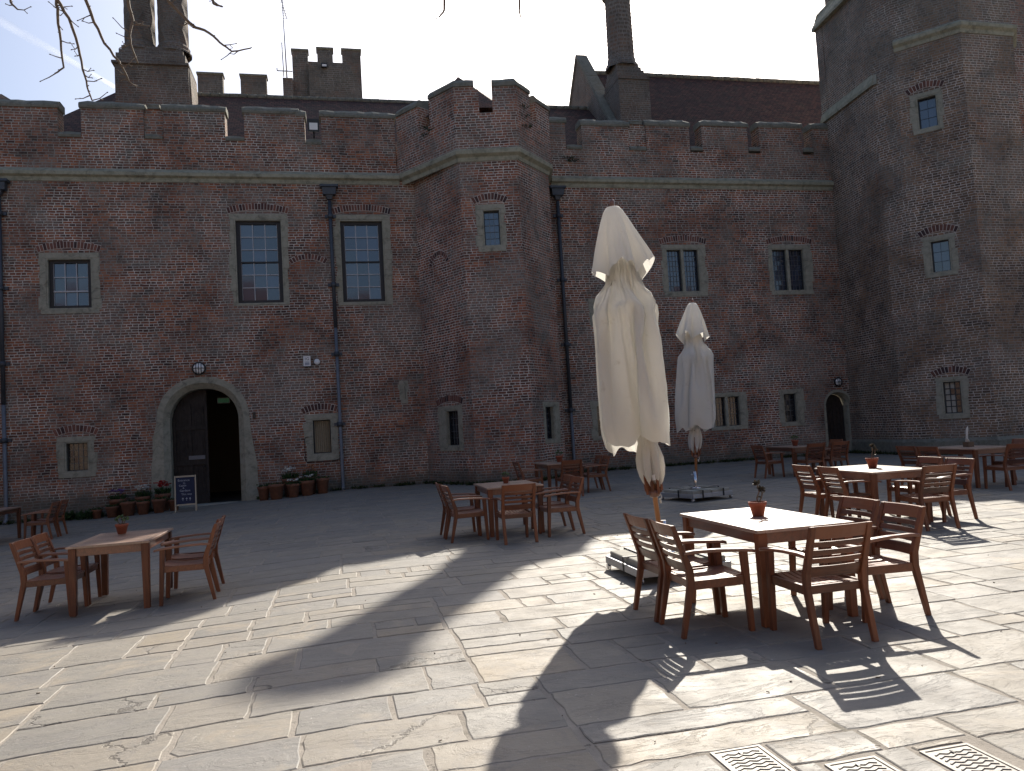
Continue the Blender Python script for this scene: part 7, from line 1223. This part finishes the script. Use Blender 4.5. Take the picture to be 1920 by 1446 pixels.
# ------------------------------------------------------------------ chalkboard and flower pots by the big door
def a_board(x, y, rz):
    t = thing('chalkboard_sign', 'pale wood framed chalkboard listing the entrance, standing before the left door leaf', 'sign', (0,0,0))
    W_, H_, sp = .58, 1.02, .20
    def panel(sgn, board):
        m = MB(); P = lambda u, z, o_: (u, sgn*(sp*(1-z/H_))-sgn*0+o_*sgn, z)
        for s_ in (-1,1): m.beam(P(s_*(W_/2-.02),0,0), P(s_*(W_/2-.02),H_,0), .042, .03, up=(1,0,0), tint=.5)
        m.beam(P(-W_/2+.04,H_-.025,0), P(W_/2-.04,H_-.025,0), .028, .045, tint=.5); m.beam(P(-W_/2+.04,.20,0), P(W_/2-.04,.20,0), .028, .045, tint=.5)
        obj('frame', m, 'pale_wood', t, .003)
        b = MB(); a = [P(-W_/2+.04,.22,-.004), P(W_/2-.04,.22,-.004), P(W_/2-.04,H_-.045,-.004), P(-W_/2+.04,H_-.045,-.004)]; c = [P(-W_/2+.04,.22,.004), P(W_/2-.04,.22,.004), P(W_/2-.04,H_-.045,.004), P(-W_/2+.04,H_-.045,.004)]
        b.hexa([a[0],a[1],c[1],c[0],a[3],a[2],c[2],c[3]]); return obj('board', b, 'board', t)
    bd = panel(-1, True); panel(1, True)
    ang = math.atan2(sp, H_)
    T = lambda u, z: Matrix.Translation((u, -sp*(1-z/H_)-.0075, z)) @ Matrix.Rotation(-ang, 4, 'X') @ RX
    m = MB()
    for (tx, u, z, s_) in (('Entrance',-.04,.86,.088),('to',-.03,.79,.07),('Castle',-.07,.715,.078),('&',-.05,.65,.07),('Gardens',-.01,.57,.082),('This way',.03,.47,.078)): text_mesh(tx, s_, T(u, z), m)
    obj('chalk_lettering', m, 'chalk', bd)
    m = MB()
    for u in (-.07,.03,.12):
        f = lambda a, z: (u+a, -sp*(1-z/H_)-.008, z)
        m.face([f(-.006,.31), f(.006,.31), f(.006,.38), f(-.006,.38)]); m.face([f(-.028,.36), f(.028,.36), f(0,.405)])
    obj('chalk_arrows', m, 'chalk', bd)
    t.location = (x,y,gz(x)); t.rotation_euler = (0,0,R(rz))
a_board(-4.40, 23.65, 7)
def flower_pot(x, y, r, h, label, flower, nf, fh, seed, mat='terracotta_old'):
    t = thing('flower_pot', label, 'flower pot', (x,y,gz(x)), group='terracotta flower pots by the arched doorway'); q = random.Random(seed); z = gz(x)
    m = MB(); m.lathe((x,y,z+.0), [(.001,.002),(r*.66,.002),(r*.90,h*.80),(r*.98,h*.81),(r,h*.98),(r*.96,h),(r*.88,h*.985),(r*.86,h*.90)], 24); obj('pot', m, mat, t)
    m = MB(); m.disc((x,y,z+h*.92), r*.87, (0,0,-1), 16); obj('soil', m, 'soil', t)
    m = MB()
    for k in range(90 if nf else 34):
        a = q.uniform(0,6.28); rr = r*.8*math.sqrt(q.random()); p = (x+rr*math.cos(a), y+rr*math.sin(a), z+h*.93); L_ = q.uniform(.45,1.0)*fh
        d = (math.cos(a)*.45*rr/r+q.uniform(-.2,.2), math.sin(a)*.45*rr/r+q.uniform(-.2,.2), 1)
        m.leafq(p, d, .028, L_*.9, q.random())
    for k in range(60 if nf else 22):
        a = q.uniform(0,6.28); rr = r*1.05*math.sqrt(q.random()); m.leafq((x+rr*math.cos(a), y+rr*math.sin(a), z+h*.95+q.uniform(0,fh*.5)), (math.cos(a),math.sin(a),q.uniform(-.2,.8)), .04, .07, q.random())
    obj('foliage', m, 'leaf', t)
    if nf:
        m = MB()
        for k in range(nf):
            a = q.uniform(0,6.28); rr = r*.95*math.sqrt(q.random()); c = Vector((x+rr*math.cos(a), y+rr*math.sin(a), z+h+fh*q.uniform(.6,1.1)))
            for j in range(7): b = j*.9+q.random(); m.leafq(c, (math.cos(b),math.sin(b),q.uniform(.1,.7)), .045, .05, q.random())
        obj('flowers', m, 'petal_'+flower, t)
fp = [(-7.05,24.75,.15,.27,'small pot at the far left of the row left of the door',None,0,.10),(-6.60,24.62,.18,.32,'wide low pot second from left, left of the door',None,0,.12),
 (-6.12,24.45,.22,.42,'tall pot third from left, left of the door',None,0,.12),(-5.70,24.38,.19,.38,'pot in the middle of the front row left of the door',None,0,.10),(-5.27,24.35,.20,.40,'pot in front of the red flowers, left of the door',None,0,.12),(-4.90,24.55,.17,.33,'dark pot beside the chalkboard, left of the door',None,0,.08),
 (-6.55,25.02,.24,.50,'pot of pale purple and white flowers against the wall','purple',16,.25),(-5.85,24.98,.22,.50,'pot of white flowers left of the doorway','white',26,.30),(-5.28,24.95,.23,.52,'pot of red tulips left of the doorway','red',30,.34),
 (-2.36,24.62,.19,.42,'leftmost pot of the row right of the door',None,0,.14),(-1.98,24.45,.24,.46,'big pot second from left, right of the door',None,0,.12),(-1.48,24.42,.20,.42,'small pot in the middle of the row right of the door','white',9,.12),(-1.08,24.55,.23,.46,'wide pot fourth in the row right of the door','white',8,.18),(-.62,24.72,.21,.48,'rightmost pot of the row right of the door',None,0,.14),
 (-1.60,24.98,.25,.56,'pot with many white flowers behind the others, right of the door','white',24,.34),(-1.0,25.02,.22,.54,'pot of faded orange flowers at the back, right of the door','orange',12,.34)]
for i, (x, y, r, h, lb, fc, nf, fh) in enumerate(fp): flower_pot(x, y, r, h, ('terracotta '+lb) , fc, nf, fh, 100+i)

# ------------------------------------------------------------------ weeds and moss at the foot of the walls, ferns on the turret
def tufts(name, label, pts, n, h, mat='moss', spread=.12, wl_=.03):
    m = MB(); q = random.Random(len(pts)*7+n)
    for (x, y, z) in pts:
        for k in range(n):
            a = q.uniform(0,6.28); rr = spread*math.sqrt(q.random()); m.leafq((x+rr*math.cos(a), y+rr*.6*math.sin(a), z+q.uniform(0,h*.4)), (math.cos(a)*.6,math.sin(a)*.6-.2,q.uniform(.2,1.2)), wl_*q.uniform(.6,1.4), h*q.uniform(.4,1.1), q.random())
    o = obj(name, m, mat); tag(o, label, 'weeds' if 'weeds' in name else 'plant', kind='stuff')
q = random.Random(77); P_ = []
for k in range(190):
    x = q.uniform(-10.5,18.3)
    if -5.7 < x < -2.5: continue
    if 2.3 < x < 7.5: continue
    P_.append((x, D-.06-abs(q.gauss(0,.08)), gz(x)-.01))
for k in range(60):
    i = q.choice([1,2,3]); f = q.random(); a, b = TP[i], TP[i+1]; n_ = SF[i][0].nv; P_.append((a[0]+(b[0]-a[0])*f+n_.x*.07, a[1]+(b[1]-a[1])*f+n_.y*.07, -.01))
for k in range(90):
    i = q.choice([0,1,2,3]); f = q.random(); a, b = ([(18.45,25.3)]+V)[i], ([(18.45,25.3)]+V)[i+1]; P_.append((a[0]+(b[0]-a[0])*f-.1, a[1]+(b[1]-a[1])*f-.14, -.01))
tufts('weeds', 'low weeds and moss growing along the foot of the castle walls', P_, 26, .13)
tufts('weeds', 'thicker green weeds at the wall foot left of the flower pots', [(q.uniform(-8.2,-7.2), D-.15-q.random()*.5, -.28) for k in range(16)], 40, .26, 'leaf', .16, .04)
tufts('fern', 'dark fern and ivy clump hanging from the top of the turret', [(3.22,24.0,11.30),(3.3,23.85,11.2),(3.15,24.05,11.1),(5.95,22.75,11.6),(6.0,22.8,11.3),(6.05,22.85,11.0),(8.2,25.25,10.9),(8.35,25.25,10.8)], 70, .13, 'leaf_dark', .20, .022)
# bits of grass and grit in the joints
m = MB(); q = random.Random(9)
for k in range(90):
    x = q.uniform(-5,9); y = q.uniform(2.8,11); s_ = q.uniform(.003,.008); z = gz(x)+.004; m.tube([(x,y,z),(x+q.uniform(-.02,.02),y+q.uniform(-.02,.02),z+.004)], s_*.6, 5)
tag(obj('leaf_litter', m, 'bark'), 'tiny dark crumbs and dead leaf bits scattered over the paving', 'litter', kind='stuff')

# ------------------------------------------------------------------ bare twigs hanging into the top of the picture
def twig_tree():
    t = thing('bare_tree', 'bare budding twigs of an overhanging tree at the top left of the picture', 'tree', (-1.6,6.2,5.6)); q = random.Random(12)
    limb = MB(); limb.tube([(-4.6,7.4,0-.2),(-4.5,7.3,2.2),(-4.3,7.1,4.2),(-3.6,6.7,5.6),(-2.4,6.3,6.1),(-1.2,6.1,6.1),(0.4,6.2,6.3),(2.6,6.6,6.6)], [.0,.0,.0,.0,.0,.0,.0,.0], 3)
    L2 = MB(); L2.tube([(-5.2,5.2,6.6),(-3.6,5.7,6.3),(-2.4,6.0,5.95),(-1.2,6.1,5.8),(0.4,6.2,6.0),(2.6,6.5,6.5)], [.07,.055,.045,.04,.03,.02], 8); obj('limb', L2, 'bark', t)
    paths = [[(-1.95,5.75),(-1.90,5.2),(-1.878,4.96),(-1.87,4.84),(-1.863,4.66),(-1.85,4.461),(-1.90,4.40)],
             [(-1.95,5.75),(-1.89,5.1),(-1.874,4.96),(-1.80,4.824),(-1.751,4.626),(-1.72,4.447),(-1.688,4.309),(-1.665,4.218)],
             [(-1.80,5.78),(-1.72,5.2),(-1.685,4.973),(-1.639,4.814),(-1.572,4.656),(-1.467,4.508),(-1.44,4.45),(-1.416,4.381)],
             [(-1.50,5.82),(-1.43,5.2),(-1.399,4.992),(-1.374,4.85),(-1.39,4.74),(-1.387,4.646),(-1.347,4.514)],
             [(-1.40,5.82),(-1.20,5.2),(-1.121,5.011),(-.976,4.846),(-.90,4.79),(-.808,4.748),(-.74,4.69),(-.678,4.634),(-.542,4.658)],
             [(-.95,5.85),(-.85,5.2),(-.80,5.02),(-.775,4.985),(-.73,4.975)],
             [(-2.2,5.8),(-2.22,5.2),(-2.18,4.92),(-2.13,4.86)],
             [(1.0,6.0),(1.0,5.3),(.97,5.06),(.93,5.0)],[(1.6,6.1),(1.62,5.4),(1.60,5.12),(1.61,5.05)]]
    for pi, P in enumerate(paths):
        m = MB(); n = len(P); pts = [(x, 6.0+.02*math.sin(i*1.7+pi), z) for i, (x, z) in enumerate(P)]
        fine = []
        for a, b in zip(pts, pts[1:]):
            for k in range(3): f = k/3; fine.append(tuple(a[j]*(1-f)+b[j]*f+(q.uniform(-.006,.006) if k else 0) for j in range(3)))
        fine.append(pts[-1]); N = len(fine); m.tube(fine, [.011*(1-i/N)+.0045 for i in range(N)], 7)
        for i in range(3, N):
            if fine[i][2] > 5.02: continue
            if q.random() < .42:
                sgn = q.choice([-1,1]); c = Vector(fine[i]); ln = q.uniform(.03,.13); d = Vector((sgn*q.uniform(.5,1), q.uniform(-.5,.5), q.uniform(-.6,.5))).normalized()
                e = c+d*ln*.5+Vector((0,0,-.008)); g_ = c+d*ln+Vector((0,0,q.uniform(-.02,.02))); m.tube([c, e, g_], [.0045,.0035,.0025], 5); m.tube([g_, g_+d*.010], [.005,.002], 5)
                if q.random() < .5: h_ = e+Vector((sgn*.02,0,q.uniform(-.03,.04))); m.tube([e, h_], [.003,.002], 5); m.tube([h_, h_+Vector((0,0,.006))], [.0045,.002], 5)
            elif q.random() < .5: c = Vector(fine[i]); d = Vector((q.choice([-1,1]),0,q.uniform(-.5,1))); m.tube([c, c+d*.014], [.0055,.002], 5)
        obj('branch', m, 'bark', t)
twig_tree()

def contrail():
    s_ = NT('contrail_vapour'); lw = s_.n('ShaderNodeLayerWeight'); lw.inputs[0].default_value = .5
    tr = s_.n('ShaderNodeBsdfTransparent'); df = s_.n('ShaderNodeBsdfTranslucent'); df.inputs[0].default_value = (.95,.95,.95,1)
    mx = s_.n('ShaderNodeMixShader'); f = s_.math('MULTIPLY', s_.math('POWER', s_.math('SUBTRACT', 1.0, lw.outputs['Facing']), 2.0), .22)
    f = s_.math('MULTIPLY', f, s_.ramp(s_.noise(s_.obj(), .004, 4), [(.3,.3),(.6,1.)]))
    s_.l(f, mx.inputs[0]); s_.l(tr.outputs[0], mx.inputs[1]); s_.l(df.outputs[0], mx.inputs[2]); s_.l(mx.outputs[0], s_.out.inputs[0]); M['vapour'] = s_.m
    m = MB(); m.tube([CT0, tuple((CT0[i]+CT1[i])/2 for i in range(3)), CT1], [34,30,14], 16)
    tag(obj('contrail', m, 'vapour'), 'faint white aircraft trail across the sky at the top left corner', 'contrail')
CT0 = (-2100, 4130, 2500); CT1 = (-1280, 5900, 2500)
contrail()
